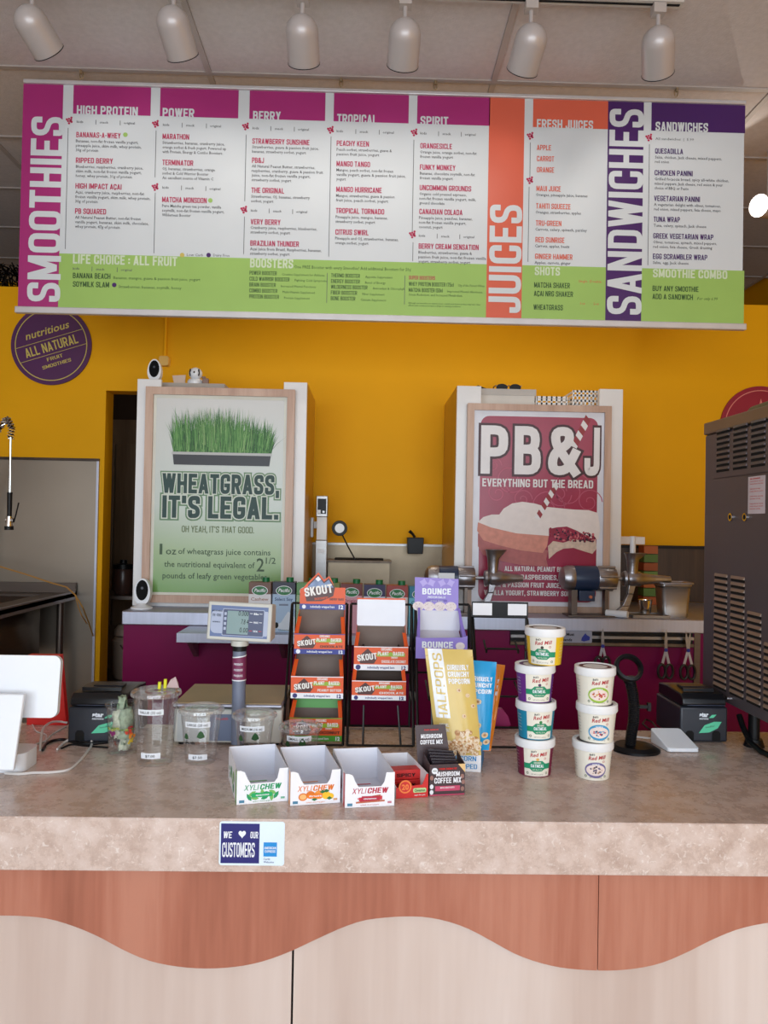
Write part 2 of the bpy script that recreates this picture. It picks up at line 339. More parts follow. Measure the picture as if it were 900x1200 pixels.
        for v in vs:
            a = (v[0]-mnx)*kx+off+shear*v[1]*k; b = v[1]*k
            o.append((x+a*c-b*sn, y+a*sn+b*c, z))
        return s.add(o, fs, m)
    def build(s, name, parent=None, loc=None, rot=None, smooth=True, bevel=0, kind=None, label=None, solid=0):
        me = bpy.data.meshes.new(name); me.from_pydata(s.v, [], s.f)
        for m in s.ms: me.materials.append(m)
        me.polygons.foreach_set('material_index', s.m); me.update()
        if smooth:
            me.polygons.foreach_set('use_smooth', [True]*len(me.polygons)); me.set_sharp_from_angle(angle=rad(32))
        o = bpy.data.objects.new(name, me); COL.objects.link(o)
        if parent: o.parent = parent
        if loc: o.location = loc
        if rot: o.rotation_euler = rot
        if solid:
            md = o.modifiers.new('Solidify', 'SOLIDIFY'); md.thickness = solid; md.offset = 0
        if bevel:
            md = o.modifiers.new('Bevel', 'BEVEL'); md.width = bevel; md.segments = 3; md.limit_method = 'ANGLE'; md.angle_limit = rad(40)
        if kind: o['kind'] = kind
        if label: o['label'] = label
        return o
def thing(name, loc, label, cat, group=None, rz=0):
    o = bpy.data.objects.new(name, None); COL.objects.link(o); o.empty_display_size = 0.05
    o.location = loc; o.rotation_euler = (0, 0, rz); o['label'] = label; o['category'] = cat
    if group: o['group'] = group
    return o
def tag(o, label, cat, group=None):
    o['label'] = label; o['category'] = cat
    if group: o['group'] = group
    return o
def struct(o): o['kind'] = 'structure'; return o
def copy_tree(o, parent=None):
    c = o.copy(); COL.objects.link(c)
    if parent: c.parent = parent
    for ch in list(o.children): copy_tree(ch, c)
    return c
def local(root): return Matrix.Translation(-Vector(root.location))
def wl(root, Y): return local(root) @ FACE((0, Y, 0))      # local x,y are world X,Z on the upright plane Y
def box_px(l, t, r, b, Y):
    """world X0,X1,Z0,Z1 on plane Y of an upright rectangle given by its edges in the photo"""
    return at(l, (t+b)/2, Y=Y).x, at(r, (t+b)/2, Y=Y).x, at((l+r)/2, b, Y=Y).z, at((l+r)/2, t, Y=Y).z
def ptext(m, Y, t, px, py, wpx, hpx, mt, z=0.001, **k):
    p = at(px, py, Y=Y); q = Y/900.0
    m.text(t, p.x, p.z, hpx*q, mt, w=(wpx*q if wpx else None), z=z, **k)
ZC = 1.05     # top of the service counter
# ================================================================ the room
YB = 4.1      # the yellow wall
YW = -2.8; XL = -3.2; XR = 3.0; ZT = 3.52; YR = 6.3
struct(MB().box(XL, XR, YW, YR, -0.05, 0, FLOORM).build('floor'))
struct(MB().box(XL-0.1, XL, YW, YR, 0, ZT+0.06, WALLN).build('wall_left'))
struct(MB().box(XR, XR+0.1, YW, YR, 0, ZT+0.06, YEL).build('wall_right'))
struct(MB().box(XL, XR, YR, YR+0.1, 0, ZT+0.06, YEL).build('wall_far'))
m = MB(); m.box(XL, XR, YW-0.1, YW, 0, 0.45, WALLN); m.box(XL, XR, YW-0.1, YW, 3.05, ZT+0.06, WALLN)
m.box(XL, -2.75, YW-0.1, YW, 0.45, 3.05, WALLN); m.box(2.75, XR, YW-0.1, YW, 0.45, 3.05, WALLN)
struct(m.build('wall_front'))
m = MB()
for x in (-2.72, -0.93, 0.93, 2.72): m.box(x-0.03, x+0.03, YW-0.12, YW-0.02, 0.45, 3.05, STEEL)
m.box(-2.75, 2.75, YW-0.12, YW-0.02, 0.45, 0.5, STEEL); m.box(-2.75, 2.75, YW-0.12, YW-0.02, 3.0, 3.05, STEEL)
wn = struct(m.build('window_1'))
# suspended ceiling: grid, and every tile a piece of its own
cx0 = at(249, 97, Z=ZT).x; ty0 = 3.27
xs = [cx0+1.22*k for k in range(-3, 5)]; ys = [ty0+0.61*k for k in range(-10, 6)]
m = MB(); m.box(XL, XR, YW, YR, ZT+0.02, ZT+0.06, CEIL)
for x in xs:
    if XL < x < XR: m.box(x-0.012, x+0.012, YW, YR, ZT-0.004, ZT+0.02, TBAR)
for y in ys:
    if YW < y < YR: m.box(XL, XR, y-0.012, y+0.012, ZT-0.0034, ZT+0.0195, TBAR)
ceil = struct(m.build('ceiling'))
tm = None
for x in [xs[0]-1.22]+xs:
    for y in [ys[0]-0.61]+ys:
        a0, a1 = max(XL, x+0.013), min(XR, x+1.207); b0, b1 = max(YW, y+0.013), min(YR, y+0.597)
        if a1-a0 < 0.1 or b1-b0 < 0.1: continue
        full = a1-a0 > 1.19 and b1-b0 > 0.58
        if full and tm:
            o = bpy.data.objects.new('ceiling_tile', tm); COL.objects.link(o); o.parent = ceil; o.location = (a0, b0, ZT)
        else:
            o = MB().box(0, a1-a0, 0, b1-b0, 0.002, 0.019, CEIL).build('ceiling_tile', ceil, loc=(a0, b0, ZT))
            if full: tm = o.data
# the yellow part-height wall with the doorway on the left
dx0 = at(121, 600, Y=YB).x; dx1 = at(190, 600, Y=YB).x; dz = at(140, 458, Y=YB).z; wz = 2.83
m = MB(); T = 0.12
m.box(XL, dx0, YB, YB+T, 0, wz, YEL); m.box(dx0, dx1, YB, YB+T, dz, wz, YEL); m.box(dx1, XR, YB, YB+T, 0, wz, YEL)
wb = struct(m.build('wall_back'))
# steel sheet on the wall left of the doorway, dark board at the right, steel splash between the pillars
a, b_, c, d = box_px(-60, 539, 113, 900, YB)
wx = at(113, 600, Y=YB).x
m = MB(); m.box(XL+0.02, wx, YB-0.006, YB, 0.3, d, mat('warm_steel_sheet', (150, 140, 128), 0.38, 0.85, var=0.08, scale=2, bump=0.03)); m.build('steel_sheet', wb)
m = MB(); m.box(wx, wx+0.012, YB-0.014, YB, 0.3, d, STEELH); m.box(XL+0.02, wx+0.012, YB-0.014, YB, d, d+0.014, DKW); m.build('sheet_trim', wb)
# store room seen through the doorway
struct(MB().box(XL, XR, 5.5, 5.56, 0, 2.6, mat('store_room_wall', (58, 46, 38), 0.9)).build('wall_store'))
t = thing('store_cabinet', (-1.75, 5.3, 0), 'tall dull wooden cabinet seen through the dark doorway', 'cabinet')
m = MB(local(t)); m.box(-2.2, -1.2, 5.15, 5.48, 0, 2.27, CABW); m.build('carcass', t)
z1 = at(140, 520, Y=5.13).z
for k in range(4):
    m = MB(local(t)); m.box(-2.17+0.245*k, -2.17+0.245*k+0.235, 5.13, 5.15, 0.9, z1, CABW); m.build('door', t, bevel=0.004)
t = thing('store_shelf', (-1.45, 4.62, 0), 'low grey shelf with jars inside the dark doorway', 'shelf')
zs = at(140, 697, Y=4.5).z; zl = at(140, 795, Y=4.5).z
m = MB(local(t)); m.box(-1.66, -1.18, 4.42, 4.8, zs-0.02, zs, STEELD); m.build('shelf_board', t)
m = MB(local(t)); m.box(-1.66, -1.18, 4.42, 4.8, zl-0.02, zl, STEELD); m.build('shelf_board', t)
m = MB(local(t))
for x in (-1.65, -1.2):
    for y in (4.43, 4.78): m.cyl((x, y, 0), (x, y, zs+0.02), 0.012, m=STEELD, n=8)
m.build('post', t)
t = thing('storage_jar', (-1.43, 4.55, zs), 'dark jar with a black lid on the shelf in the doorway', 'jar')
m = MB(); m.lathe([(0.0, 0), (0.045, 0), (0.055, 0.02), (0.058, 0.13), (0.05, 0.15), (0, 0.15)], 18, mat('smoked_jar', (70, 50, 44), 0.3)); m.build('body', t)
m = MB(); m.lathe([(0.0, 0.149), (0.058, 0.149), (0.058, 0.175), (0.02, 0.18), (0.02, 0.2), (0, 0.2)], 18, BLK); m.build('lid', t)
t = thing('stock_pot', (-1.375, 4.55, zl), 'pale round tub below the doorway shelf', 'tub')
TUB = mat('cream_tub', (176, 158, 140), 0.5)
m = MB(); m.lathe([(0, 0), (0.09, 0), (0.1, 0.02), (0.105, 0.22), (0.09, 0.24), (0, 0.245)], 24, TUB); m.build('body', t)
m = MB(); m.tube([(-0.03, -0.1, 0.2), (0.0, -0.15, 0.19), (0.06, -0.15, 0.2), (0.09, -0.1, 0.215)], 0.006, 6, CHROME); m.build('handle', t)
t = thing('beige_bowl', (-1.42, 4.54, zl+0.2455), 'small round beige bowl upturned on the tub in the doorway', 'bowl')
m = MB(); m.lathe([(0.05, 0), (0.048, 0.035), (0.03, 0.06), (0, 0.066)], 18, TUB); m.build('body', t)

# round wall signs
def disc(px, py, r, col, ink, label, rot):
    p = at(px, py, Y=YB); t = thing('round_sign', (p.x, YB-0.012, p.z), label, 'sign')
    m = MB(FACE()); m.prism([(r*math.cos(2*PI*i/64), r*math.sin(2*PI*i/64)) for i in range(64)], -0.011, 0, col); m.build('disc', t)
    m = MB(FACE()); m.ell(0, 0, r*0.90, r*0.90, 0.001, ink, n=64, inner=0.975)
    return t, m
GOLD = mat('pale_gold_ink', (206, 186, 92), 0.5)
pr = at(108, 406, Y=YB).x-at(61, 406, Y=YB).x
t, m = disc(61, 405, pr, mat('plum_sign', (80, 24, 84), 0.45), GOLD, 'round plum wall sign reading All Natural left of the doorway', 0)
R_ = rad(18); c, s = math.cos(R_), math.sin(R_)
for off in (0.033, -0.047):
    hw = math.sqrt((0.88*pr)**2-off**2)
    m.flat([(-hw*c-(off)*s, -hw*s+off*c), (hw*c-off*s, hw*s+off*c), (hw*c-(off+0.0025)*s, hw*s+(off+0.0025)*c), (-hw*c-(off+0.0025)*s, -hw*s+(off+0.0025)*c)], 0.001, GOLD)
def rt_(u, v): return (u*c-v*s, u*s+v*c)
for txt, u, v, h, wd, bd, sh in (('nutritious', 0, 0.062, 0.040, 0.235, 0.012, 0.25), ('ALL NATURAL', 0.0, -0.030, 0.050, 0.285, 0.02, 0), ('FRUIT', 0, -0.078, 0.018, 0.085, 0.01, 0), ('SMOOTHIES', 0, -0.113, 0.018, 0.155, 0.01, 0)):
    x, y = rt_(u, v); m.text(txt, x, y, h, GOLD, w=wd, z=0.001, bold=bd, rot=R_, align='C', shear=sh)
m.build('lettering', t)
REDI = mat('pale_red_ink', (222, 130, 120), 0.5)
t, m = disc(890, 500, pr*1.03, mat('dark_red_sign', (150, 20, 48), 0.45), REDI, 'round dark red wall sign half hidden behind the grey machine', 0)
for k in range(5):
    a = PI/2+2*PI*k/5
    m.flat([(0.06*math.cos(a-0.5), 0.06*math.sin(a-0.5)), (0.15*math.cos(a), 0.15*math.sin(a)), (0.06*math.cos(a+0.5), 0.06*math.sin(a+0.5)), (0.05*math.cos(a), 0.05*math.sin(a))], 0.001, REDI)
m.build('emblem', t)

# thin drop pipe and junction box in front of the wall, above the left pillar
p = at(193, 372, Y=YB-0.02)
q = at(193, 418, Y=YB-0.02)
t = thing('conduit', (q.x, YB-0.02, q.z), 'thin yellow-painted conduit above the left camera', 'conduit')
m = MB(); m.cyl((0, 0, 0.0), (0, 0, wz-q.z), 0.008, m=YEL, n=10); m.build('pipe', t)
m = MB(FACE()); m.prism(m.rrect(-0.025, 0.025, -0.05, 0.0, 0.01), -0.02, 0.02, mat('cream_fitting', (222, 180, 96), 0.5)); m.build('junction_box', t)
# black tinsel bundle on top of the wall at the left
p = at(-10, 322, Y=YB+0.06)
TIN = mat('black_foil', (14, 14, 16), 0.25, 0.4)
t = thing('foil_garland', (p.x, YB+0.06, wz), 'shiny black foil bundle on top of the yellow wall at far left', 'garland')
m = MB()
for k in range(420):
    c0 = Vector((random.uniform(-0.3, 0.24), random.uniform(-0.05, 0.05), random.uniform(0.01, 0.13)))
    d = Vector((random.gauss(0, 1), random.gauss(0, 1), random.gauss(0, 1))).normalized()*0.035; e = d.orthogonal().normalized()*0.004
    z = max(0.002, c0.z)
    m.add([tuple(c0-d-e), tuple(c0-d+e), tuple(c0+d+e), tuple(c0+d-e)], [(0, 1, 2, 3)], TIN)
m.v = [(a, b, max(0.001, c)) for a, b, c in m.v]
o = m.build('foil_strips', t, kind='stuff')

# ================================================================ the menu banner
YN = 3.3
x0, x1, z0, z1 = at(26, 230, Y=YN).x, at(871, 250, Y=YN).x, at(445, 369.5, Y=YN).z, at(450, 111, Y=YN).z
ban = thing('menu_banner', ((x0+x1)/2, YN, z0), 'long hanging menu banner with smoothies, juices and sandwiches lists', 'banner')
m = MB(wl(ban, YN)); m.box(x0, x1, z0, z1, -0.002, 0, BANW); m.build('sheet', ban)
RAIL = mat('white_rail', (214, 212, 214), 0.3, 0.3)
for nm, za, zb, ov in (('top_rail', z1, z1+0.017, 0.004), ('bottom_rail', z0-0.028, z0, 0.016)):
    m = MB(wl(ban, YN)); m.box(x0-ov, x1+ov, za, zb, -0.014, 0.012, RAIL); m.build(nm, ban, bevel=0.004)
m = MB(wl(ban, YN))
def PZ(px, py): p = at(px, py, Y=YN); return p.x, p.z
def blk(l, r, t_, b_, mt, z=0.0008):   # t_, b_ world heights or None
    xa = at(l, 240, Y=YN).x; xb = at(r, 240, Y=YN).x
    m.rect(xa, xb, b_ if b_ is not None else z0, t_ if t_ is not None else z1, z, mt)
zh = at(130, 134.5, Y=YN).z; zg = at(130, 298.5, Y=YN).z
blk(24, 71, None, None, MAG); m.v[-4:] = m.v[-4:]
for l, r, c_ in ((83, 174, MAG), (185, 277, MAG), (290, 379, MAG), (389, 477, MAG), (487, 572.5, MAG), (623, 711, CORAL), (762, 872, PURP)): blk(l, r, None, zh, c_)
blk(571.5, 613, None, None, CORAL); blk(711, 753, None, None, PURP)
blk(71, 571.5, zg, None, GRN); blk(613, 711, zg, None, GRN); blk(753, 873, zg, None, GRN)
for o in (m,):
    o.build('colour_blocks', ban, smooth=False)
m = MB(wl(ban, YN))
q = YN/900.0
for s_, l, r, yb, yt in (('SMOOTHIES', 31, 70.5, 356, 139), ('JUICES', 570.5, 610, 369, 241), ('SANDWICHES', 709, 751.5, 371, 126)):
    p = at(r, yb-2, Y=YN); h = (r-l)*q*0.97; wd = (yb-yt)*q
    m.text(s_, p.x, p.z, h, BANW, w=wd, z=0.0016, bold=0.035, rot=PI/2)
    m.build('strip_lettering', ban, smooth=False); m = MB(wl(ban, YN))
small = MB(wl(ban, YN))
def head(s_, px, py, w_, h_=11, mt=BANW):
    m = MB(wl(ban, YN)); ptext(m, YN, s_, px, py, w_, h_, mt, z=0.0016, bold=0.05); m.build('heading', ban, smooth=False)
def item(s_, px, py, w_, mt=CRIM): ptext(small, YN, s_, px, py, w_, 6.3, mt, z=0.0016, bold=0.026, res=1)
def desc(lines, px, py, mt=GREY, pitch=5.35):
    for k, l in enumerate(lines): ptext(small, YN, l, px-0.05*k, py+5.7+pitch*k, len(l)*1.86, 3.5, mt, z=0.0012, res=1, bold=0.012)
def bul(px, py):
    for dx, dy in ((-2.6, 2), (0, 2.6), (2.4, 1.5), (-1.2, 0), (1.4, 0), (0, -2.6), (2.8, 4), (3, -1)):
        p = at(px+dx, py-dy, Y=YN); small.ell(p.x, p.z, 1.35*q, 1.35*q, 0.0012, CRIM, n=8)
def vline(px, ya, yb):
    p = at(px, ya, Y=YN); r = at(px, yb, Y=YN); small.rect(p.x-0.0012, p.x+0.0012, r.z, p.z, 0.0012, GREY)
def krow(px, py, a=0, b=27, c=55):
    for s_, dx, w_ in (('kids', a, 7.5), ('snack', b, 10), ('original', c, 13)): ptext(small, YN, s_, px+dx, py+dx*0.028, w_, 2.9, GREY, z=0.0012, res=1, bold=0.01)
    for dx in (b-4.5, c-4): vline(px+dx, py-4+dx*0.028, py+1.5+dx*0.028)
# high protein
head('HIGH PROTEIN', 90, 134.5, 71); krow(90, 144); bul(81, 142); vline(80, 150, 292)
item('BANANAS-A-WHEY', 89.5, 161, 51.5); desc(['Bananas, non-fat frozen vanilla yogurt,', 'pineapple juice, skim milk, whey protein,', '30g of protein'], 89, 161)
item('RIPPED BERRY', 89, 191, 43); desc(['Blueberries, raspberries, cranberry juice,', 'skim milk, non-fat frozen vanilla yogurt,', 'honey, whey protein, 31g of protein'], 89, 191)
item('HIGH IMPACT AÇAI', 88.5, 221, 53.5); desc(['Açai, cranberry juice, raspberries, non-fat', 'frozen vanilla yogurt, skim milk, whey protein,', '30g of protein'], 88.3, 221)
item('PB SQUARED', 88, 250.5, 36); desc(['All Natural Peanut Butter, non-fat frozen', 'vanilla yogurt, bananas, skim milk, chocolate,', 'whey protein, 47g of protein'], 88, 250.5)
# power
head('POWER', 190.5, 137.5, 37); krow(191, 147.5, 0, 27, 55); bul(182, 146); vline(183, 153, 208); vline(182, 226, 297)
item('MARATHON', 190.5, 163, 31); desc(['Strawberries, bananas, cranberry juice,', 'orange sorbet & fresh yogurt. Powered up', 'with Protein, Energy & Combo Boosters.'], 190.5, 163)
item('TERMINATOR', 190.3, 193.5, 36); desc(['OJ, bananas, strawberries, orange', 'sorbet & Cold Warrior Booster', 'An excellent source of Vitamin C'], 190.3, 193.5)
krow(190.3, 221, 0, 27, 55); bul(181.5, 220)
item('MATCHA MONSOON', 190, 237, 52); desc(['Pure Matcha green tea powder, vanilla', 'soymilk, non-fat frozen vanilla yogurt,', 'Wilderness Booster'], 190, 237)
ptext(small, YN, 'Low Carb', 219, 300, 19, 3.2, GREY, z=0.0012, res=1); ptext(small, YN, 'Dairy Free', 250, 300.5, 19, 3.2, GREY, z=0.0012, res=1)
for px, py, mt_ in ((213.5, 299, GOLD), (244.5, 299, PURP), (147, 158, GRN), (246.5, 235, GRN), (134, 334, PURP)):
    p = at(px, py, Y=YN); small.ell(p.x, p.z, 2.7*q, 2.7*q, 0.0013, mt_, n=12)
# berry
head('BERRY', 296.5, 141, 32.5); krow(296, 151.5, 0, 26, 53); bul(287.5, 149); vline(288.5, 158, 236); vline(286.5, 254, 298)
item('STRAWBERRY SUNSHINE', 295.7, 168.5, 67); desc(['Strawberries, guava & passion fruit juice,', 'bananas, strawberry sorbet, yogurt'], 295.5, 168)
item('PB&J', 295.3, 191, 14); desc(['All Natural Peanut Butter, strawberries,', 'raspberries, cranberry, guava & passion fruit', 'juice, non-fat frozen vanilla yogurt,', 'strawberry sorbet, yogurt'], 295, 190.5)
item('THE ORIGINAL', 294.5, 226, 38.5); desc(['Strawberries, OJ, bananas, strawberry', 'sorbet, yogurt'], 294.3, 226)
krow(294, 248, 0, 26, 53); bul(285.5, 246.5)
item('VERY BERRY', 293.7, 263, 35); desc(['Cranberry juice, raspberries, blueberries,', 'strawberry sorbet, yogurt'], 293.5, 262.5)
item('BRAZILIAN THUNDER', 293.3, 288, 57); desc(['Açai juice from Brazil, Raspberries, bananas,', 'strawberry sorbet, yogurt'], 293, 287.5)
# tropical
head('TROPICAL', 395, 144.5, 47); krow(394.5, 155, 0, 27, 54); bul(387, 153); vline(388, 160, 301)
item('PEACHY KEEN', 394.5, 171, 38); desc(['Peach sorbet, strawberries, guava &', 'passion fruit juice, yogurt'], 394.5, 171)
item('MANGO TANGO', 394.3, 195, 39.5); desc(['Mangos, peach sorbet, non-fat frozen', 'vanilla yogurt, guava & passion fruit juice,', 'yogurt'], 394.2, 195)
item('MANGO HURRICANE', 394, 225, 53.5); desc(['Mangos, strawberries, guava & passion', 'fruit juice, peach sorbet, yogurt'], 393.8, 225)
item('TROPICAL TORNADO', 393.5, 250, 57); desc(['Pineapple juice, mangos, bananas,', 'strawberry sorbet, yogurt'], 393.3, 250)
item('CITRUS SWIRL', 393, 275, 39); desc(['Pineapple and OJ, strawberries, bananas,', 'orange sorbet, yogurt'], 392.8, 275)
# spirit
head('SPIRIT', 492.5, 147, 33); krow(492.5, 157.5, 0, 26, 52); bul(485, 156); vline(485, 164, 272)
item('ORANGESICLE', 492.5, 174, 37.5); desc(['Orange juice, orange sorbet, non-fat', 'frozen vanilla yogurt'], 492.3, 174)
item('FUNKY MONKEY', 492, 199, 42); desc(['Bananas, chocolate soymilk, non-fat', 'frozen vanilla yogurt'], 492, 199)
item('UNCOMMON GROUNDS', 491.7, 223, 61); desc(['Organic cold pressed espresso,', 'non-fat frozen vanilla yogurt, milk,', 'ground chocolate'], 491.5, 223)
item('CANADIAN COLADA', 491.3, 251, 51); desc(['Pineapple juice, peaches, bananas,', 'non-fat frozen vanilla yogurt,', 'coconut, yogurt'], 491, 251)
krow(490.8, 277.5, 0, 26, 52); bul(483, 275.5); vline(484, 284, 306)
item('BERRY CREAM SENSATION', 490.5, 291.5, 71); desc(['Blueberries, strawberries, guava &', 'passion fruit juice, non-fat frozen vanilla', 'yogurt, strawberry sorbet, yogurt'], 490.3, 291.5)
# juices
head('FRESH JUICES', 629, 150.5, 67); bul(621, 160); vline(621.5, 167, 208); bul(620.5, 212); vline(620, 219, 307)
for s_, y, w_ in (('APPLE', 176, 17), ('CARROT', 189, 20.5), ('ORANGE', 202, 20.5)): item(s_, 629, y, w_, CORAL)
for s_, y, w_, d_ in (('MAUI JUICE', 224, 29, 'Oranges, pineapple juice, bananas'), ('TAHITI SQUEEZE', 244.5, 41, 'Oranges, strawberries, apples'), ('TRU-GREEN', 264.5, 30.5, 'Carrots, celery, spinach, parsley'), ('RED SUNRISE', 284, 34.5, 'Carrots, apples, beets'), ('GINGER HAMMER', 303.5, 44.5, 'Apples, carrots, ginger')):
    item(s_, 628.5-(y-224)*0.02, y, w_, CORAL); desc([d_], 628-(y-224)*0.02, y)
# sandwiches
head('SANDWICHES', 768, 153.5, 63); bul(760, 162); vline(761, 169, 311)
ptext(small, YN, 'All sandwiches  |  5.99', 768, 164, 46, 3.2, GREY, z=0.0012, res=1)
for s_, x, y, w_, d_ in (('QUESADILLA', 767.5, 180, 33.5, ['Salsa, chicken, Jack cheese, mixed peppers,', 'red onion']), ('CHICKEN PANINI', 767, 205.5, 45.5, ['Grilled focaccia bread, spicy all-white chicken,', 'mixed peppers, Jack cheese, red onion & your', 'choice of BBQ or Pesto']),
        ('VEGETARIAN PANINI', 766.3, 235.5, 55, ['A vegetarian delight with olives, tomatoes,', 'red onion, mixed peppers, feta cheese, mayo']), ('TUNA WRAP', 765.8, 260, 31.5, ['Tuna, celery, spinach, Jack cheese']),
        ('GREEK VEGETARIAN WRAP', 765.3, 279.5, 72, ['Olives, tomatoes, spinach, mixed peppers,', 'red onion, feta cheese, Greek dressing']), ('EGG SCRAMBLER WRAP', 765, 303.5, 65, ['Salsa, egg, Jack cheese'])):
    item(s_, x, y, w_, PURP); desc(d_, x, y)
# the green band
head('LIFE CHOICE : ALL FRUIT', 85.5, 309, 121, 11, PGRN); krow(85.5, 316, 0, 27, 56)
item('BANANA BEACH', 85.5, 326, 43.5, DGRN); ptext(small, YN, 'Bananas, mangos, guava & passion fruit juice, yogurt', 133, 327, 101, 3.5, DGRN, z=0.0014, res=1)
item('SOYMILK SLAM', 85.5, 336, 42, DGRN); ptext(small, YN, 'Strawberries, bananas, soymilk, honey', 139, 337.5, 73, 3.5, DGRN, z=0.0014, res=1)
head('BOOSTERS', 293, 313.5, 50.5, 11, PGRN)
ptext(small, YN, 'One FREE Booster with every Smoothie! Add additional Boosters for 50¢', 345, 314.5, 137, 4.0, DGRN, z=0.0014, res=1)
def bst(a_, b_, x, y, w1, w2, mt=DGRN):
    ptext(small, YN, a_, x, y, w1, 4.6, mt, z=0.0014, res=1, bold=0.01); ptext(small, YN, b_, x+w1+5, y+0.8, w2, 2.8, DGRN, z=0.0014, res=1)
for k, (a_, w1, b_, w2) in enumerate((('POWER BOOSTER™', 33, 'Creatine Supplement for Athletes', 50), ('COLD WARRIOR BOOSTER™', 48, 'Fighting Cold Symptoms', 38), ('BRAIN BOOSTER™', 32, 'Increased Mental Functions', 41), ('COMBO BOOSTER™', 34, 'Multi-Vitamin Supplement', 38), ('PROTEIN BOOSTER™', 36, 'Protein Supplement', 30))): bst(a_, b_, 292.5-0.1*k, 322+6.9*k, w1, w2)
for k, (a_, w1, b_, w2) in enumerate((('THERMO BOOSTER™', 35, 'Appetite Suppressant', 32), ('ENERGY BOOSTER™', 35, 'Burst of Energy', 24), ('WILDERNESS BOOSTER™', 44, 'Antioxidant & Chlorophyll', 37), ('FIBER BOOSTER™', 32, 'Fiber Supplement', 26), ('BONE BOOSTER™', 30, 'Calcium Supplement', 30))): bst(a_, b_, 388-0.1*k, 325+6.7*k, w1, w2)
ptext(small, YN, 'SUPER BOOSTERS', 479, 327.5, 31, 4.4, CRIM, z=0.0014, res=1, bold=0.015)
bst('WHEY PROTEIN BOOSTER (75¢)', '13g of the Purest Whey', 479, 335, 53, 31); bst('MATCHA BOOSTER (50¢)', 'Improved Mental Alertness,', 479, 342, 40, 42)
ptext(small, YN, 'Stress Reduction, and Increased Metabolism', 479, 346.5, 63, 2.8, DGRN, z=0.0014, res=1)
ptext(small, YN, 'Although our smoothies are natural, please consult your doctor as these may have other', 478.5, 356, 85, 2.1, DGRN, z=0.0014, res=1)
ptext(small, YN, 'effects with certain prescription drugs or existing conditions.', 478.5, 358.8, 62, 2.1, DGRN, z=0.0014, res=1)
vline(383.5, 320, 355); vline(474.5, 323, 357)
head('SHOTS', 626.5, 322.5, 30, 10, PGRN); item('MATCHA SHAKER', 625.8, 337, 42.5, DGRN); item('AÇAI NRG SHAKER', 625.5, 347, 46.5, DGRN); item('WHEATGRASS', 625, 363, 35, DGRN)
ptext(small, YN, 'Single  Double', 678, 331, 27, 3.2, CORAL, z=0.0014, res=1); ptext(small, YN, '1oz        2oz', 680, 357, 22, 3, CORAL, z=0.0014, res=1)
head('SMOOTHIE COMBO', 765, 325, 89, 10, PGRN); item('BUY ANY SMOOTHIE', 764.5, 341, 55, DGRN); item('ADD A SANDWICH', 764.3, 350.5, 48.5, DGRN)
ptext(small, YN, 'For only 6.99', 817, 351.5, 24, 3.6, DGRN, z=0.0014, res=1, shear=0.2)
small.build('small_print', ban, smooth=False, kind='stuff')
# hooks between the rail and the ceiling grid
HK = mat('brass_hook', (170, 150, 118), 0.4, 0.6)
for px in (97, 400, 510, 791):
    p = at(px, 95, Y=YN-0.005); m = MB(local(ban))
    zz = z1+0.017
    m.tube([(p.x, YN-0.03, ZT-0.004), (p.x, YN-0.03, ZT-0.02)], 0.006, 6, HK)
    m.tube([(p.x+0.007*math.sin(a), YN-0.02, (zz+ZT)/2+0.5*(ZT-zz)*math.cos(a)*0.95) for a in [k*PI/6 for k in range(12)]], 0.0025, 6, HK, closed=True)
    m.build('hook', ban)

# ================================================================ track lights
YT = 2.70
p = at(-200, -10, Y=YT)
trk = thing('light_track', (0, YT, ZT-0.004), 'white ceiling track carrying the cylinder spotlights', 'track')
m = MB(); m.box(-2.2, at(790, 5, Y=YT).x+0.03, -0.018, 0.018, -0.032, 0.0, mat('track_paint', (200, 194, 186), 0.5)); m.build('rail', trk)
m = MB(); m.box(-2.2, at(790, 5, Y=YT).x+0.02, -0.005, 0.005, -0.034, -0.032, DARK); m.build('slot', trk)
CANM = mat('spotlight_shell', (196, 188, 186), 0.35, 0.2, var=0.02)
PORD = ['leftmost', 'second from the left', 'third from the left', 'fourth from the left', 'fifth from the left', 'rightmost']
for k, (tx, ty, bx, by) in enumerate(((37, 27, 55, 57), (203, 28, 213, 62), (354, 38, 356, 70), (474.5, 42, 472, 73), (622, 48, 613, 79), (771, 51, 771, 82))):
    P0 = at(tx, ty, Y=YT); P1 = at(bx, by, Y=YT+0.07); d = (P1-P0).normalized()
    c0 = thing('spotlight', tuple(P0), 'pale cylinder ceiling spotlight, %s of the row above the menu' % PORD[k], 'spotlight', 'row of cylinder spotlights')
    Q = Vector((0, 0, 1)).rotation_difference(d).to_matrix().to_4x4()
    L = (P1-P0).length+0.012; r = 0.0575
    m = MB(Q); prof = [(r*math.sin(a), -r*math.cos(a)) for a in [k2*PI/2/8 for k2 in range(9)]]+[(r, L), (r-0.004, L), (r-0.004, L-0.04), (0, L-0.04)]
    m.lathe(prof, 28, CANM); m.build('shell', c0)
    m = MB(Q); m.lathe([(r+0.001, L-0.002), (r+0.001, L+0.001), (r-0.006, L+0.001)], 28, BLK); m.build('rim', c0)
    m = MB(); top = ZT-0.04-P0.z
    m.cyl((0, 0, r*0.8), (0, 0, top), 0.008, m=CANM, n=10); m.box(-0.022, 0.022, -0.02, 0.02, top-0.035, top, TBAR); m.build('stem', c0)
    l = bpy.data.lights.new('bulb', 'SPOT'); l.energy = 3.5; l.spot_size = rad(100); l.spot_blend = 0.6; l.color = (1, 0.94, 0.86); l.shadow_soft_size = 0.03
    lo = bpy.data.objects.new('bulb', l); COL.objects.link(lo); lo.parent = c0; lo.location = d*(L-0.01); lo.rotation_euler = d.to_track_quat('-Z', 'Y').to_euler()
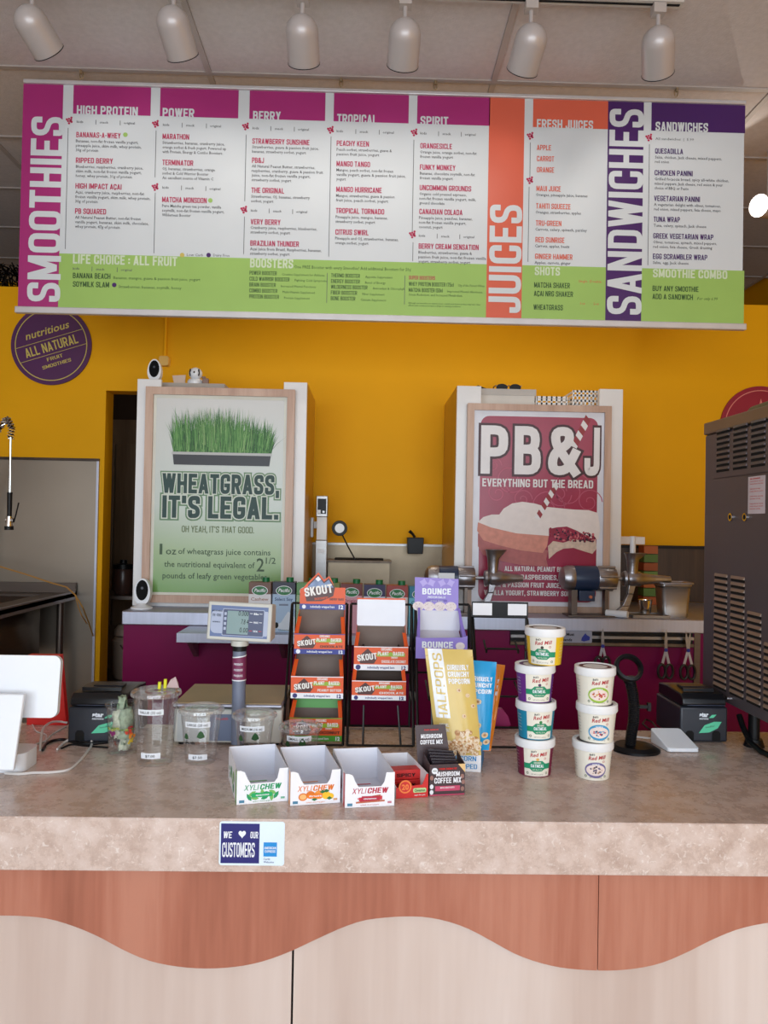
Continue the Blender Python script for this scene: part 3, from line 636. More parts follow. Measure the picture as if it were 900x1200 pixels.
# the lit lamp at the right, beyond the banner
P = at(889, 241, Y=3.75)
t = thing('lit_spotlight', tuple(P), 'glowing spotlight to the right of the menu banner', 'spotlight')
d = Vector((0.80, 0.42, 0.12)).normalized(); Q = Vector((0, 0, 1)).rotation_difference(d).to_matrix().to_4x4()
m = MB(Q); m.lathe([(0.054, 0), (0.056, 0.0), (0.056, 0.1), (0.04, 0.14), (0, 0.15)], 24, CANM); m.build('shell', t)
m = MB(Q); m.lathe([(0, -0.008), (0.03, -0.006), (0.053, 0.004)], 24, mat('glowing_lens', (255, 250, 240), 0.4, emit=14)); m.build('lens', t)
m = MB(); m.cyl(tuple(d*0.08), (d.x*0.08, d.y*0.08, ZT-0.004-P.z), 0.009, m=CANM, n=8); m.build('stem', t)
l = bpy.data.lights.new('bulb', 'SPOT'); l.energy = 5; l.spot_size = rad(140); l.color = (1, 0.95, 0.85)
lo = bpy.data.objects.new('bulb', l); COL.objects.link(lo); lo.parent = t; lo.location = -d*0.02; lo.rotation_euler = (-d).to_track_quat('-Z', 'Y').to_euler()

# ================================================================ back counter, pillars, posters
YF2 = 3.3
bx0 = at(143, 725, Y=YF2).x; bx1 = at(822, 760, Y=YF2).x; bxr = 2.5
zt = at(150, 716, Y=YF2).z; zb_ = zt-0.058
t = thing('back_counter', ((bx0+bx1)/2, YF2, 0), 'burgundy back counter with a steel top behind the service counter', 'counter')
m = MB(local(t)); m.box(bx0+0.004, bxr-0.03, YF2+0.01, YB-0.02, 0, zb_, BURG); m.build('body', t)
m = MB(local(t)); m.box(bx0, bxr, YF2-0.005, YB-0.02, zb_, zt, STEELH); m.build('steel_top', t, bevel=0.004)
m = MB(local(t)); m.box(bx1-0.03, bx1-0.004, YF2+0.003, YF2+0.0098, 0, zb_-0.0005, STEELD); m.build('corner_strip', t)
# utensil rail under the edge, right half
xa = at(598, 746, Y=YF2).x; xb = at(812, 746, Y=YF2).x
for k in range(2):
    za = zt-0.078-k*0.03
    m = MB(local(t)); m.box(xa, xb, YF2-0.012, YF2+0.01, za-0.008, za+0.004, CABW if k else STEEL); m.build('utensil_rail', t)
m = MB(local(t)); m.box(xa, xb, YF2+0.0, YF2+0.0098, zt-0.12, zt-0.0585, BLK); m.build('rail_backing', t)
# hand-washing notice
SGN = mat('notice_grey', (150, 156, 176), 0.5); BLUI = mat('blue_ink', (28, 46, 150), 0.5)
xa = at(640, 747, Y=YF2).x; xb = at(692.5, 747, Y=YF2).x; za = at(670, 752.5, Y=YF2).z; zb2 = at(670, 738.5, Y=YF2).z
t = thing('hand_washing_notice', ((xa+xb)/2, YF2-0.016, za), 'small grey notice with blue hands on the edge of the back counter', 'sign')
m = MB(FACE()); hw = (xb-xa)/2; hh = zb2-za; m.prism(m.rrect(-hw, hw, 0, hh, 0.004), -0.0035, 0, SGN); m.build('plate', t)
m = MB(FACE()); m.text('en Must', -0.035, 0.03, 0.012, BLK, w=0.055, z=0.0008, bold=0.03, align='L'); m.text('Hands', -0.035, 0.007, 0.012, BLK, w=0.046, z=0.0008, bold=0.03)
m.flat([(0.05, 0.01), (0.062, 0.006), (0.086, 0.012), (0.088, 0.026), (0.074, 0.034), (0.068, 0.042), (0.062, 0.034), (0.053, 0.022)], 0.0008, BLUI); m.build('print', t)

# steel shelf bracketed to the front of the back counter
zs = at(222, 733, Y=YF2).z; ys = 3.07; xa = at(207, 742, Y=ys).x; xb = at(540, 742, Y=ys).x
t = thing('steel_shelf', ((xa+xb)/2, YF2, zs), 'narrow steel shelf on brackets in front of the burgundy counter', 'shelf')
m = MB(local(t)); m.box(xa, xb, ys, YF2-0.008, zs-0.004, zs, STEELH); m.box(xa, xb, ys, ys+0.004, zs-0.036, zs-0.004, STEELH); m.build('shelf_board', t)
for px in (224, 330, 480):
    x = at(px, 770, Y=3.2).x
    m = MB(Matrix.Translation((x-(xa+xb)/2, 0, 0)))
    m.add([(-0.01, -0.01, -0.004), (0.01, -0.01, -0.004), (0.01, -0.01, -0.13), (-0.01, -0.01, -0.13), (-0.01, -0.19, -0.004), (0.01, -0.19, -0.004), (0.01, -0.19, -0.02), (-0.01, -0.19, -0.02)],
          [(0, 1, 2, 3), (4, 7, 6, 5), (0, 4, 5, 1), (3, 2, 6, 7), (0, 3, 7, 4), (1, 5, 6, 2)], STEEL)
    m.build('bracket', t)
ZSH = zs

def pillar(l1, l2, r1, r2, ytop, ybot, lab, depth):
    Y0 = 3.5
    z0 = zt; z1 = at((l1+r2)/2, ytop, Y=Y0).z; ym = (ytop+ybot)/2
    X = [at(v, ym, Y=Y0).x for v in (l1, l2, r1, r2)]
    t = thing('display_pillar', ((X[0]+X[3])/2, Y0, z0), lab, 'pillar')
    sd = mat('ochre_side_panel', (196, 146, 34), 0.4)
    for a_, b2 in ((X[0], X[1]), (X[2], X[3])):
        m = MB(local(t)); m.box(a_, b2, Y0, Y0+0.02, z0+0.0005, z1, WHM); m.build('front_post', t, bevel=0.002)
    for a_, b2 in ((X[0], X[0]+0.03), (X[3]-0.03, X[3])):
        m = MB(local(t)); m.box(a_, b2, Y0+0.02, Y0+depth, z0+0.0005, z1, sd); m.build('side_panel', t)
    m = MB(local(t)); m.box(X[0]+0.03, X[3]-0.03, Y0+0.021, Y0+depth, z0+0.0005, z0+0.02, STEEL); m.build('base_plate', t)
    m = MB(local(t)); m.box(X[0]+0.03, X[3]-0.03, Y0+0.021, Y0+depth, z1-0.115, z1-0.095, WHM); m.build('top_shelf', t)
    m = MB(local(t)); m.box(X[1], X[2], Y0+0.003, Y0+0.018, z0+0.0005, z1-0.095, WHM); m.build('front_board', t)
    return t, X, z1-0.095, z1, Y0
PL, XLp, zshL, ztopL, YP = pillar(158, 186, 330, 357.5, 446, 712, 'white-fronted pillar behind the wheatgrass poster', 0.52)
PR, XRp, zshR, ztopR, YP = pillar(533.5, 562, 701, 728.5, 454, 718, 'white-fronted pillar behind the crimson sandwich poster', 0.58)

def frame(l, tp, r, b, lab, bw, tilt=0):
    Y = 3.475
    x0, x1, z0, z1 = box_px(l, tp, r, b, Y)
    t = thing('framed_poster', ((x0+x1)/2, Y, z0), lab, 'poster')
    W = x1-x0; H = z1-z0
    for a_ in ((-W/2, -W/2+bw, 0, H), (W/2-bw, W/2, 0, H), (-W/2+bw, W/2-bw, 0, bw), (-W/2+bw, W/2-bw, H-bw, H)):
        m = MB(FACE()); m.prism([(a_[0], a_[2]), (a_[1], a_[2]), (a_[1], a_[3]), (a_[0], a_[3])], -0.018, 0.012, FRW); m.build('frame_rail', t, bevel=0.002)
    return t, W, H, Y
def gradient(name, stops, z0, z1, rough=0.25):
    g = mat(name, (128, 128, 128), rough); nt = g.node_tree; b = nt.nodes['Principled BSDF']
    sp = nt.nodes.new('ShaderNodeSeparateXYZ'); mr = nt.nodes.new('ShaderNodeMapRange'); tc = nt.nodes['Texture Coordinate']
    nt.links.new(tc.outputs['Object'], sp.inputs[0]); nt.links.new(sp.outputs[2], mr.inputs[0]); mr.inputs[1].default_value = z0; mr.inputs[2].default_value = z1
    r = ramp(nt, mr.outputs[0], stops); nt.links.new(r.outputs[0], b.inputs['Base Color']); return g
# ---- wheatgrass poster
t, W, H, Y = frame(168.8, 455, 343.5, 707, 'framed wheatgrass poster in light wood on the left pillar', 0.034)
bw = 0.034
PAPG = gradient('wheatgrass_paper', [(0, (106, 156, 74)), (0.22, (158, 184, 136)), (0.45, (196, 206, 198)), (1, (212, 212, 210))], 0.03, H-0.03)
m = MB(FACE()); m.rect(-W/2+bw, W/2-bw, bw, H-bw, 0.0, mat('cream_mat', (222, 222, 210), 0.5)); m.build('mat_board', t)
m = MB(FACE()); m.rect(-W/2+bw+0.014, W/2-bw-0.014, bw+0.012, H-bw-0.016, 0.001, PAPG); m.build('paper', t)
def Q1(px, py): p = at(px, py, Y=Y); return p.x-t.location.x, p.z-t.location.z
g = MB(FACE()); q = Y/900.0
G = [mat('grass_ink_%s' % n, c_, 0.5) for n, c_ in (('deep', (36, 84, 40)), ('mid', (60, 118, 52)), ('light', (104, 158, 84)), ('pale', (150, 186, 120)))]
xl, zl_ = Q1(203, 530); xr, _ = Q1(318, 531); zc_ = Q1(260, 486)[1]
g.flat([(xl, zl_-0.002), (xr, zl_-0.002), (xr+0.002, zl_+0.06), (xr-0.1, zl_+0.10), ((xl+xr)/2, zl_+0.115), (xl+0.005, zl_+0.09)], 0.0014, G[0])
for k in range(1300):
    u = random.random(); x = xl+(xr-xl)*u; hgt = (zc_-zl_)*(0.55+0.5*random.random())*(1-0.35*max(0, u-0.6)/0.4)*(0.85+0.15*math.sin(u*PI))
    yb = zl_+random.random()**2*0.06; ln = random.gauss(0, 0.012)+(u-0.5)*0.02; wd = random.uniform(0.0009, 0.0022)
    if random.random() < 0.02: hgt *= 1.2; ln *= 3
    top = min(yb+hgt, zc_+0.035)
    mt = G[min(3, int(random.random()*2.6+0.9*(top-yb)/0.2))]
    g.flat([(x-wd, yb), (x+wd, yb), (x+ln*0.4+wd*0.7, (yb+top)/2), (x+ln, top), (x+ln*0.4-wd*0.7, (yb+top)/2)], 0.0016+random.random()*0.0008, mt)
g.build('grass_picture', t, smooth=False, kind='stuff')
g = MB(FACE())
a0 = Q1(201, 530); a1 = Q1(319, 534); TR = mat('tray_ink', (42, 42, 48), 0.4); LG = mat('tray_rim_ink', (188, 190, 188), 0.4)
g.flat([(a0[0]+0.006, a0[1]-0.008), (a0[0]+0.012, a0[1]-0.055), (a1[0]-0.012, a0[1]-0.055), (a1[0]-0.006, a0[1]-0.008)], 0.0026, TR)
g.flat([(a0[0], a0[1]-0.009), (a1[0], a0[1]-0.009), (a1[0]-0.002, a0[1]+0.003), (a0[0]+0.002, a0[1]+0.003)], 0.0028, LG)
g.build('tray_picture', t, smooth=False)
HAL = mat('green_halo_ink', (104, 140, 104), 0.5); DT = mat('deep_teal_ink', (38, 70, 66), 0.5); OFW = mat('pale_outline_ink', (214, 222, 210), 0.5)
for s_, px, py, w_, h_ in (('WHEATGRASS,', 190, 577.5, 136, 23), ("IT'S LEGAL.", 190, 606.5, 135, 26)):
    x, y = Q1(px, py)
    for bd, mt, z in ((0.12, HAL, 0.0012), (0.055, OFW, 0.0016), (0.0, DT, 0.002)):
        g = MB(FACE()); ctext(g, s_, x, y, h_*q, mt, w=w_*q, z=z, t=0.2, g=bd); g.build('title_lettering', t, smooth=False, kind=None)
g = MB(FACE()); x, y = Q1(213, 623.5); g.text("OH YEAH, IT'S THAT GOOD.", x, y, 7.5*q, mat('olive_ink', (108, 124, 84), 0.5), w=84*q, z=0.002, bold=0.012)
INK = mat('body_green_ink', (66, 92, 62), 0.5)
for s_, px, py, w_, h_ in (('1', 187, 649.5, 3.2, 13), ('oz', 194.5, 649.5, 12, 8.5), ('of wheatgrass juice contains', 209, 649, 107, 7), ('the nutritional equivalent of', 192.5, 664, 105, 7), ('2', 300.5, 669.5, 9, 16), ('1/2', 311.5, 660.5, 11.5, 7.5), ('pounds of leafy green vegetables', 190.5, 677.5, 121, 7)):
    x, y = Q1(px, py); g.text(s_, x, y, h_*q, INK, w=w_*q, z=0.002, bold=0.008)
g.build('body_lettering', t, smooth=False, kind='stuff')

# ---- crimson sandwich poster
t, W, H, Y = frame(546, 474.5, 714.5, 718, 'framed crimson sandwich poster in light wood on the right pillar', 0.03)
bw = 0.03; LAV = mat('lavender_white_paper', (222, 224, 234), 0.3)
CR = mat('crimson_poster_ink', (160, 46, 78), 0.3, var=0.12, scale=6)
m = MB(FACE()); m.rect(-W/2+bw, W/2-bw, bw, H-bw, 0.0, LAV); m.build('paper', t)
g = MB(FACE()); p0 = Q1(560, 704); p1 = Q1(701, 490)
CX0, CZ0, CX1, CZ1 = p0[0], p0[1]-0.0, p1[0], p1[1]
g.flat(g.rrect(CX0, CX1, CZ0, CZ1, 0.04, 6), 0.0008, CR); g.build('crimson_panel', t, smooth=False)
g = MB(FACE()); SW = mat('swirl_ink', (186, 84, 112), 0.4)
for cx_, cy_, R0, sg in ((583, 578, 14, 1), (598, 560, 20, -1), (640, 595, 22, 1), (655, 580, 15, -1), (690, 588, 16, 1), (680, 690, 16, -1), (578, 545, 10, 1), (668, 575, 26, 1), (612, 585, 12, 1)):
    pts = []
    for k in range(30):
        a_ = sg*k*0.33; rr = R0*q*(1-k/34)
        x, y = Q1(cx_, cy_); pts.append((x+rr*math.cos(a_), y+rr*math.sin(a_)))
    for k in range(29):
        (xa, ya), (xb2, yb2) = pts[k], pts[k+1]; L = math.hypot(xb2-xa, yb2-ya) or 1; nx, ny = -(yb2-ya)/L*0.0022, (xb2-xa)/L*0.0022
        g.flat([(xa-nx, ya-ny), (xb2-nx, yb2-ny), (xb2+nx, yb2+ny), (xa+nx, ya+ny)], 0.0011, SW)
g.build('swirls', t, smooth=False, kind='stuff')
DKO = mat('title_outline_ink', (64, 22, 36), 0.4); TW = mat('title_white_ink', (232, 230, 232), 0.35)
for s_, px, w_ in (('P', 563, 32), ('B', 602.5, 31), ('&', 642, 37), ('J', 684.5, 18)):
    for bd, mt, z in ((0.05, DKO, 0.0016), (0.0, TW, 0.002)):
        x, y = Q1(px, 555+(px-563)*0.02); g = MB(FACE()); ctext(g, s_, x, y, 57*q, mt, w=w_*q, z=z, t=0.185, g=bd); g.build('title_letter', t, smooth=False)
def poly(g, pts, mt, z, jag=0): g.flat([Q1(a_, b2) for a_, b2 in pts], z, mt)
g = MB(FACE()); BR1 = mat('bread_white_ink', (236, 228, 226), 0.5, var=0.04, scale=30); CRU = mat('crust_ink', (214, 144, 128), 0.5, var=0.1, scale=40); CRU2 = mat('crust_shade_ink', (180, 104, 104), 0.5, var=0.1, scale=40)
low = [(560, 625), (600, 636), (642, 645), (640, 655), (642, 664), (610, 662), (585, 657), (566, 650), (560, 640)]
poly(g, low, CRU2, 0.0024); g.build('bread_lower_slice', t, smooth=False)
g = MB(FACE())
poly(g, [(642, 640), (648, 634), (660, 636), (672, 632), (686, 634), (698, 632), (699, 643), (694, 649), (684, 646), (672, 642), (660, 643), (652, 647), (643, 655)], mat('crumb_ink', (214, 192, 176), 0.5, var=0.15, scale=60), 0.0024); g.build('bread_crumb', t, smooth=False)
g = MB(FACE()); poly(g, [(560, 612), (575, 617), (605, 624), (643, 627), (641, 640), (636, 648), (610, 645), (585, 639), (566, 633), (559, 622)], CRU, 0.0028); g.build('bread_crust', t, smooth=False)
g = MB(FACE()); poly(g, [(560, 612), (566, 606), (576, 603), (585, 603), (590, 596), (600, 590), (612, 588), (626, 590), (640, 594), (670, 597), (690, 598), (700, 601), (702, 612), (703, 622), (701, 632), (690, 630), (676, 622), (664, 617), (652, 618), (643, 620), (643, 628), (605, 625), (575, 618)], BR1, 0.0032); g.build('bread_top', t, smooth=False)
g = MB(FACE()); JAM = [mat('jam_ink_%s' % n, c_, 0.4) for n, c_ in (('dark', (52, 16, 48)), ('red', (150, 30, 60)), ('pink', (206, 110, 120)))]
for k in range(170):
    u = random.random(); x = 644+u*53; yy = 619+8*u+random.uniform(-1, 12)*(1-0.45*abs(u-0.35)); x_, y_ = Q1(x, yy)
    g.ell(x_, y_, random.uniform(0.003, 0.008), random.uniform(0.003, 0.007), 0.0036+k*2e-6, JAM[random.choice((0, 0, 1, 1, 2)) if u > 0.1 else 1], n=6)
g.build('jam_picture', t, smooth=False, kind='stuff')
g = MB(FACE()); STR = mat('straw_red_ink', (150, 40, 50), 0.4)
def straw(a_, b2, w_, n, z):
    (xa, ya), (xb2, yb2) = Q1(*a_), Q1(*b2); d = Vector((xb2-xa, yb2-ya)); nrm = Vector((-d.y, d.x)).normalized()*w_*q/2
    for k in range(n):
        c0 = Vector((xa, ya))+d*k/n; c1 = Vector((xa, ya))+d*(k+1)/n; e = d/n*0.55
        g.flat([tuple(c0-nrm-e*(k > 0)), tuple(c1-nrm-e), tuple(c1+nrm), tuple(c0+nrm)], z, (TW, STR)[k % 2])
straw((629, 608), (653, 566), 6.5, 9, 0.004); g.build('straw_picture', t, smooth=False, kind='stuff')
g = MB(FACE()); straw((672, 524), (690, 488), 8, 6, 0.0018); g.build('straw_top_picture', t, smooth=False, kind='stuff')
g = MB(FACE())
for s_, px, py, w_, h_ in (('EVERYTHING BUT THE BREAD', 565, 570, 131, 9.5), ('ALL NATURAL PEANUT BUTTER,', 591, 669, 84, 5.8), ('BANANAS, RASPBERRIES,', 577, 678.5, 77, 5.8), ('GUAVA & PASSION FRUIT JUICE, NON-FAT', 567, 687.5, 118, 5.8), ('VANILLA YOGURT, STRAWBERRY SORBET', 567, 697, 112, 5.8)):
    x, y = Q1(px, py); g.text(s_, x, y, h_*q, TW, w=w_*q, z=0.0042, bold=0.04)
g.build('body_lettering', t, smooth=False, kind='stuff')

# ---- things on the pillars
def webcam(px, py_base, Y, zbase, h, lab, stand):
    X = at(px, py_base, Y=Y).x; t = thing('security_camera', (X, Y, zbase), lab, 'camera')
    b0 = 0.014 if stand else 0
    m = MB(FACE((0, 0, b0+h/2), tilt=0.05)); m.prism([(h*0.30*math.cos(2*PI*i/28)*(1-0.1*math.sin(2*PI*i/28)), h*0.5*math.sin(2*PI*i/28)) for i in range(28)], -h*0.3, 0, WHP); m.build('housing', t, bevel=0.004)
    m = MB(FACE((0, 0, b0+h/2), tilt=0.05)); m.ell(0, h*0.06, h*0.225, h*0.38, 0.0012, mat('glossy_black_lens', (8, 8, 9), 0.5, spec=0.1)); m.ell(0, h*0.14, h*0.05, h*0.05, 0.002, mat('lens_glass', (70, 76, 88), 0.1)); m.build('lens', t)
    if stand:
        m = MB(); m.lathe([(0, 0), (h*0.40, 0), (h*0.4, 0.006), (h*0.2, 0.014), (h*0.12, 0.024), (0, 0.024)], 24, WHP); m.build('stand', t)
    return t
webcam(180.5, 440, YP+0.06, ztopL, 0.105, 'small white camera with a black face on top of the left pillar', False)
webcam(166, 712, 3.4, zt, 0.118, 'white camera on a round stand at the left end of the steel counter', True)
# a box with small devices on the left pillar's top shelf
Yp = YP+0.11
x0, x1, z0, z1 = box_px(190, 449, 263, 463, Yp)
t = thing('flat_carton', ((x0+x1)/2, Yp+0.1, zshL), 'flat grey carton on top of the left pillar', 'box')
m = MB(); hw = (x1-x0)/2; m.box(-hw, hw, -0.1, 0.1, 0, z1-zshL, mat('grey_carton', (176, 168, 160), 0.7)); m.build('body', t)
zc1 = z1
t = thing('baby_monitor', (at(229, 448, Y=Yp+0.04).x, Yp+0.04, zc1), 'round white baby monitor camera on the carton of the left pillar', 'camera')
m = MB(); m.lathe([(0, 0), (0.035, 0), (0.037, 0.014), (0.03, 0.024), (0, 0.026)], 22, WHP); m.build('base', t)
m = MB(); m.ball((0, 0, 0.052), 0.032, 0.03, 0.029, WHP, 18, 12); m.build('head', t)
m = MB(FACE((0, -0.0295, 0.054))); m.ell(0, 0, 0.004, 0.005, 0.0015, BLK, n=10); m.ell(-0.02, 0.0, 0.005, 0.018, -0.006, BLK); m.ell(0.02, 0, 0.005, 0.018, -0.006, BLK); m.build('face', t)
t = thing('price_ticket', (at(211, 448, Y=Yp+0.03).x, Yp+0.03, zc1), 'crumpled paper ticket beside the baby monitor', 'paper')
m = MB(); m.hexa([(-0.028, 0, 0), (0.02, 0.01, 0), (0.02, 0.018, 0), (-0.028, 0.008, 0), (-0.038, 0.004, 0.04), (0.022, 0.014, 0.046), (0.022, 0.018, 0.046), (-0.038, 0.012, 0.04)], mat('buff_paper', (214, 192, 176), 0.7)); m.build('sheet', t)
t = thing('adapter_plug', (at(241, 452, Y=Yp+0.02).x, Yp+0.02, zc1), 'brown plug lying right of the baby monitor', 'plug')
m = MB(); m.box(-0.014, 0.014, -0.012, 0.014, 0, 0.026, mat('brown_plug', (140, 112, 100), 0.5)); m.box(-0.02, 0.0, -0.005, 0.006, 0.026, 0.036, mat('brown_plug', (140, 112, 100), 0.5)); m.build('body', t, bevel=0.003)
x0, x1, z0, z1 = box_px(250, 449, 262, 457, Yp)
t = thing('switch_box', (at(320, 455, Y=Yp).x, Yp+0.06, zshL), 'small white device box at the right of the left pillar top', 'box')
m = MB(); m.box(-0.035, 0.035, -0.04, 0.04, 0, 0.08, WHP); m.build('body', t, bevel=0.003)
# storage boxes and baskets on the right pillar
zr = zshR
x0, x1, z0, z1 = box_px(562, 456, 628, 474, YP+0.1)
t = thing('storage_box', ((x0+x1)/2, YP+0.2, zr), 'white lidded storage box on top of the right pillar', 'box')
hw = (x1-x0)/2; hh = z1-zr
m = MB(); m.box(-hw+0.006, hw-0.006, -0.1, 0.1, 0, hh-0.03, mat('white_card_box', (214, 210, 204), 0.6)); m.build('body', t)
m = MB(); m.box(-hw, hw, -0.105, 0.105, hh-0.03, hh, mat('grey_white_lid', (190, 186, 182), 0.6)); m.build('lid', t)
zl2 = z1
for k, (px, rz, lab) in enumerate(((566, 0.3, 'folded black glove on the left of the white storage box'), )):
    t = thing('black_glove', (at(px, 456, Y=YP+0.2).x, YP+0.2, zl2), lab, 'glove', rz=rz)
    m = MB(); m.hexa([(-0.02, -0.03, 0), (0.06, -0.03, 0), (0.06, 0.03, 0), (-0.02, 0.03, 0), (-0.035, -0.02, 0.03), (0.02, -0.02, 0.012), (0.02, 0.02, 0.012), (-0.035, 0.02, 0.03)], BLK); m.build('body', t, bevel=0.004)
t = thing('sunglasses', (at(596, 456, Y=YP+0.15).x, YP+0.15, zl2), 'tortoiseshell sunglasses on the white storage box', 'glasses')
TOR = mat('tortoiseshell', (92, 50, 30), 0.25, var=0.4, scale=60)
for sx in (-1, 1):
    m = MB(FACE()); m.prism([(sx*0.032+0.028*math.cos(2*PI*i/16), 0.017+0.017*math.sin(2*PI*i/16)) for i in range(16)], -0.003, 0.001, BLK, side=TOR); m.build('lens', t)
    m = MB(); m.tube([(sx*0.06, 0, 0.025), (sx*0.062, 0.06, 0.03), (sx*0.058, 0.12, 0.008)], 0.003, 6, TOR); m.build('temple', t)
m = MB(); m.tube([(-0.008, 0, 0.022), (0, -0.002, 0.026), (0.008, 0, 0.022)], 0.0025, 6, TOR); m.build('bridge', t)
def basket(l, tp, r, b, Y, D, lab, mt):
    x0, x1, z0, z1 = box_px(l, tp, r, b, Y); zb3 = zr; H = z1-zb3; W = x1-x0
    t = thing('plastic_basket', ((x0+x1)/2, Y+D/2, zb3), lab, 'basket')
    m = MB(); n = 6
    for k in range(5):
        z = H*k/4
        z = min(max(z, 0.004), H-0.006)
        for y0_, y1_ in ((-D/2, -D/2+0.004), (D/2-0.004, D/2)): m.box(-W/2, W/2, y0_, y1_, z-0.004, z+0.006, mt)
        for x_ in (-W/2, W/2-0.004): m.box(x_, x_+0.004, -D/2, D/2, z-0.004, z+0.006, mt)
    for k in range(n+1):
        x = -W/2+W*k/n
        for y0_, y1_ in ((-D/2, -D/2+0.004), (D/2-0.004, D/2)): m.box(x-0.004, x+0.004, y0_, y1_, 0, H, mt)
    m.box(-W/2, W/2, -D/2, D/2, 0, 0.004, mt)
    m.build('lattice', t)
basket(629, 464.5, 664, 474, YP+0.1, 0.2, 'low white lattice basket in the middle of the right pillar top', WHM)
basket(672, 457.5, 700, 474, YP+0.08, 0.26, 'taller white lattice basket beside the right post', WHM)

# ================================================================ back wall items between the pillars
YS = 3.98
SPL = mat('worn_splash_steel', (146, 132, 112), 0.4, 0.75, var=0.15, scale=5, bump=0.05)
x0, x1, z0, z1 = box_px(362, 637, 545, 712, YB-0.02)
t = thing('steel_splashback', ((x0+x1)/2, YB-0.01, zt), 'steel splashback on the yellow wall between the two pillars', 'splashback')
m = MB(local(t)); m.box(XLp[3]-0.02, XRp[0]+0.12, YB-0.018, YB-0.002, zt+0.0005, z1, SPL); m.build('sheet', t)
m = MB(local(t)); m.box(XLp[3]-0.02, XRp[0]+0.12, YB-0.034, YB-0.0185, z1-0.012, z1, STEEL); m.build('lip', t)
x0, x1, z0, z1 = box_px(384, 655, 456, 715, 3.86)
t = thing('steel_well', ((x0+x1)/2, 3.93, zt), 'low steel ingredient well under the round mirror', 'well')
m = MB(local(t)); m.box(x0, x1, 3.86, 4.03, zt+0.0005, z1-0.02, SPL); m.build('body', t)
m = MB(local(t)); m.box(x0-0.01, x1+0.01, 3.85, 4.04, z1-0.0195, z1-0.008, CABW); m.build('wooden_rim', t)
m = MB(local(t)); m.box(x0+0.03, x1-0.03, 3.9, 4.01, z1-0.0079, z1-0.001, DARK); m.build('opening', t)
xw, xz = x0, z1
# dispenser tower
x0, x1, z0, z1 = box_px(369.5, 581, 383, 714, 3.8)
t = thing('dispenser_tower', ((x0+x1)/2, 3.84, zt), 'narrow white and steel dispenser tower beside the left pillar', 'dispenser')
hw = (x1-x0)/2; hh = z1-zt
m = MB(); m.box(-hw, hw, -0.04, 0.04, 0.001, hh*0.58, STEEL); m.build('lower_column', t, bevel=0.003)
m = MB(); m.box(-hw*0.85, hw*0.85, -0.03, 0.04, hh*0.585, hh*0.8, WHM); m.build('middle_panel', t)
m = MB(); m.box(-hw, hw, -0.045, 0.04, hh*0.8+0.001, hh, STEEL); m.build('head_housing', t, bevel=0.003)
m = MB(FACE((0, -0.046, hh*0.81))); m.rect(-hw*0.75, hw*0.75, 0.01, 0.085, 0.001, BLK); m.rect(-hw*0.7, -hw*0.2, 0.012, 0.03, 0.002, WHP); m.ell(hw*0.3, 0.02, 0.006, 0.006, 0.002, STEEL); m.build('display', t)
m = MB(FACE((0, -0.041, 0.02))); m.rect(-hw*0.6, hw*0.6, 0.0, 0.03, 0.001, BLK); m.rect(-hw*0.6, hw*0.6, hh*0.42, hh*0.46, 0.001, WHP); m.build('slots', t)
# little socket on the pillar's side
t = thing('wall_socket', (XLp[3]+0.014, YP+0.4, at(366, 618, Y=YP+0.4).z), 'white socket with a plug on the side of the left pillar', 'socket')
m = MB(); m.box(-0.013, 0.0, -0.028, 0.028, -0.05, 0.05, WHP); m.build('plate', t, bevel=0.003)
m = MB(); m.box(0.0005, 0.024, -0.014, 0.014, -0.005, 0.03, WHP); m.build('plug', t, bevel=0.003)
# round mirror on a bent arm
P = at(398, 619, Y=3.85); B = at(416, 652, Y=3.85); B.z = xz-0.001
t = thing('round_mirror', tuple(B), 'small round black-rimmed mirror on a thin arm above the steel well', 'mirror')
m = MB(FACE()); m.M = Matrix.Translation(P-B) @ FACE()
m.ell(0, 0, 0.024, 0.024, 0.004, mat('mirror_disc', (240, 242, 244), 0.2)); m.build('disc', t)
m = MB(); m.M = Matrix.Translation(P-B) @ FACE() @ Matrix(((1,0,0,0),(0,1,0,0),(0,0,1,0),(0,0,0,1)))
m.lathe([(0.024, 0.006), (0.037, 0.006), (0.039, 0.0), (0.037, -0.012), (0, -0.016)], 28, BLK); m.build('rim', t)
m = MB(); D = P-B; m.tube([(D.x+0.012, 0.012, D.z-0.03), (D.x*0.45, 0.01, D.z*0.4), (0, 0, 0.0)], 0.0035, 8, BLK); m.cyl((0, 0, 0), (0, 0, 0.006), 0.012, m=BLK); m.build('arm', t)
# black caddy with a brush, hung on the splashback
x0, x1, z0, z1 = box_px(477, 630, 496.5, 649, 4.0)
t = thing('black_caddy', ((x0+x1)/2, 4.03, z0), 'black holder hooked on the steel splashback left of the right pillar', 'holder')
m = MB(); hw = (x1-x0)/2; H = z1-z0
m.hexa([(-hw*0.9, -0.045, 0), (hw*0.9, -0.045, 0), (hw*0.9, 0.035, 0), (-hw*0.9, 0.035, 0), (-hw, -0.045, H), (hw, -0.045, H), (hw, 0.035, H), (-hw, 0.035, H)], BLK); m.build('cup', t, bevel=0.003)
m = MB(); m.box(-0.02, 0.02, 0.0351, 0.06, H-0.03, H-0.02, BLK); m.build('hook', t)
t2 = thing('scoop_handle', ((x0+x1)/2-0.01, 4.02, z1), 'black handle standing in the black holder', 'scoop')
m = MB(); m.tube([(0.008, 0, 0.0), (-0.004, 0, 0.018), (-0.022, 0, 0.034)], [0.007, 0.007, 0.009], 8, BLK); m.cyl((0.008, 0, -0.05), (0.008, 0, 0), 0.005, m=BLK, n=8); m.build('grip', t2)
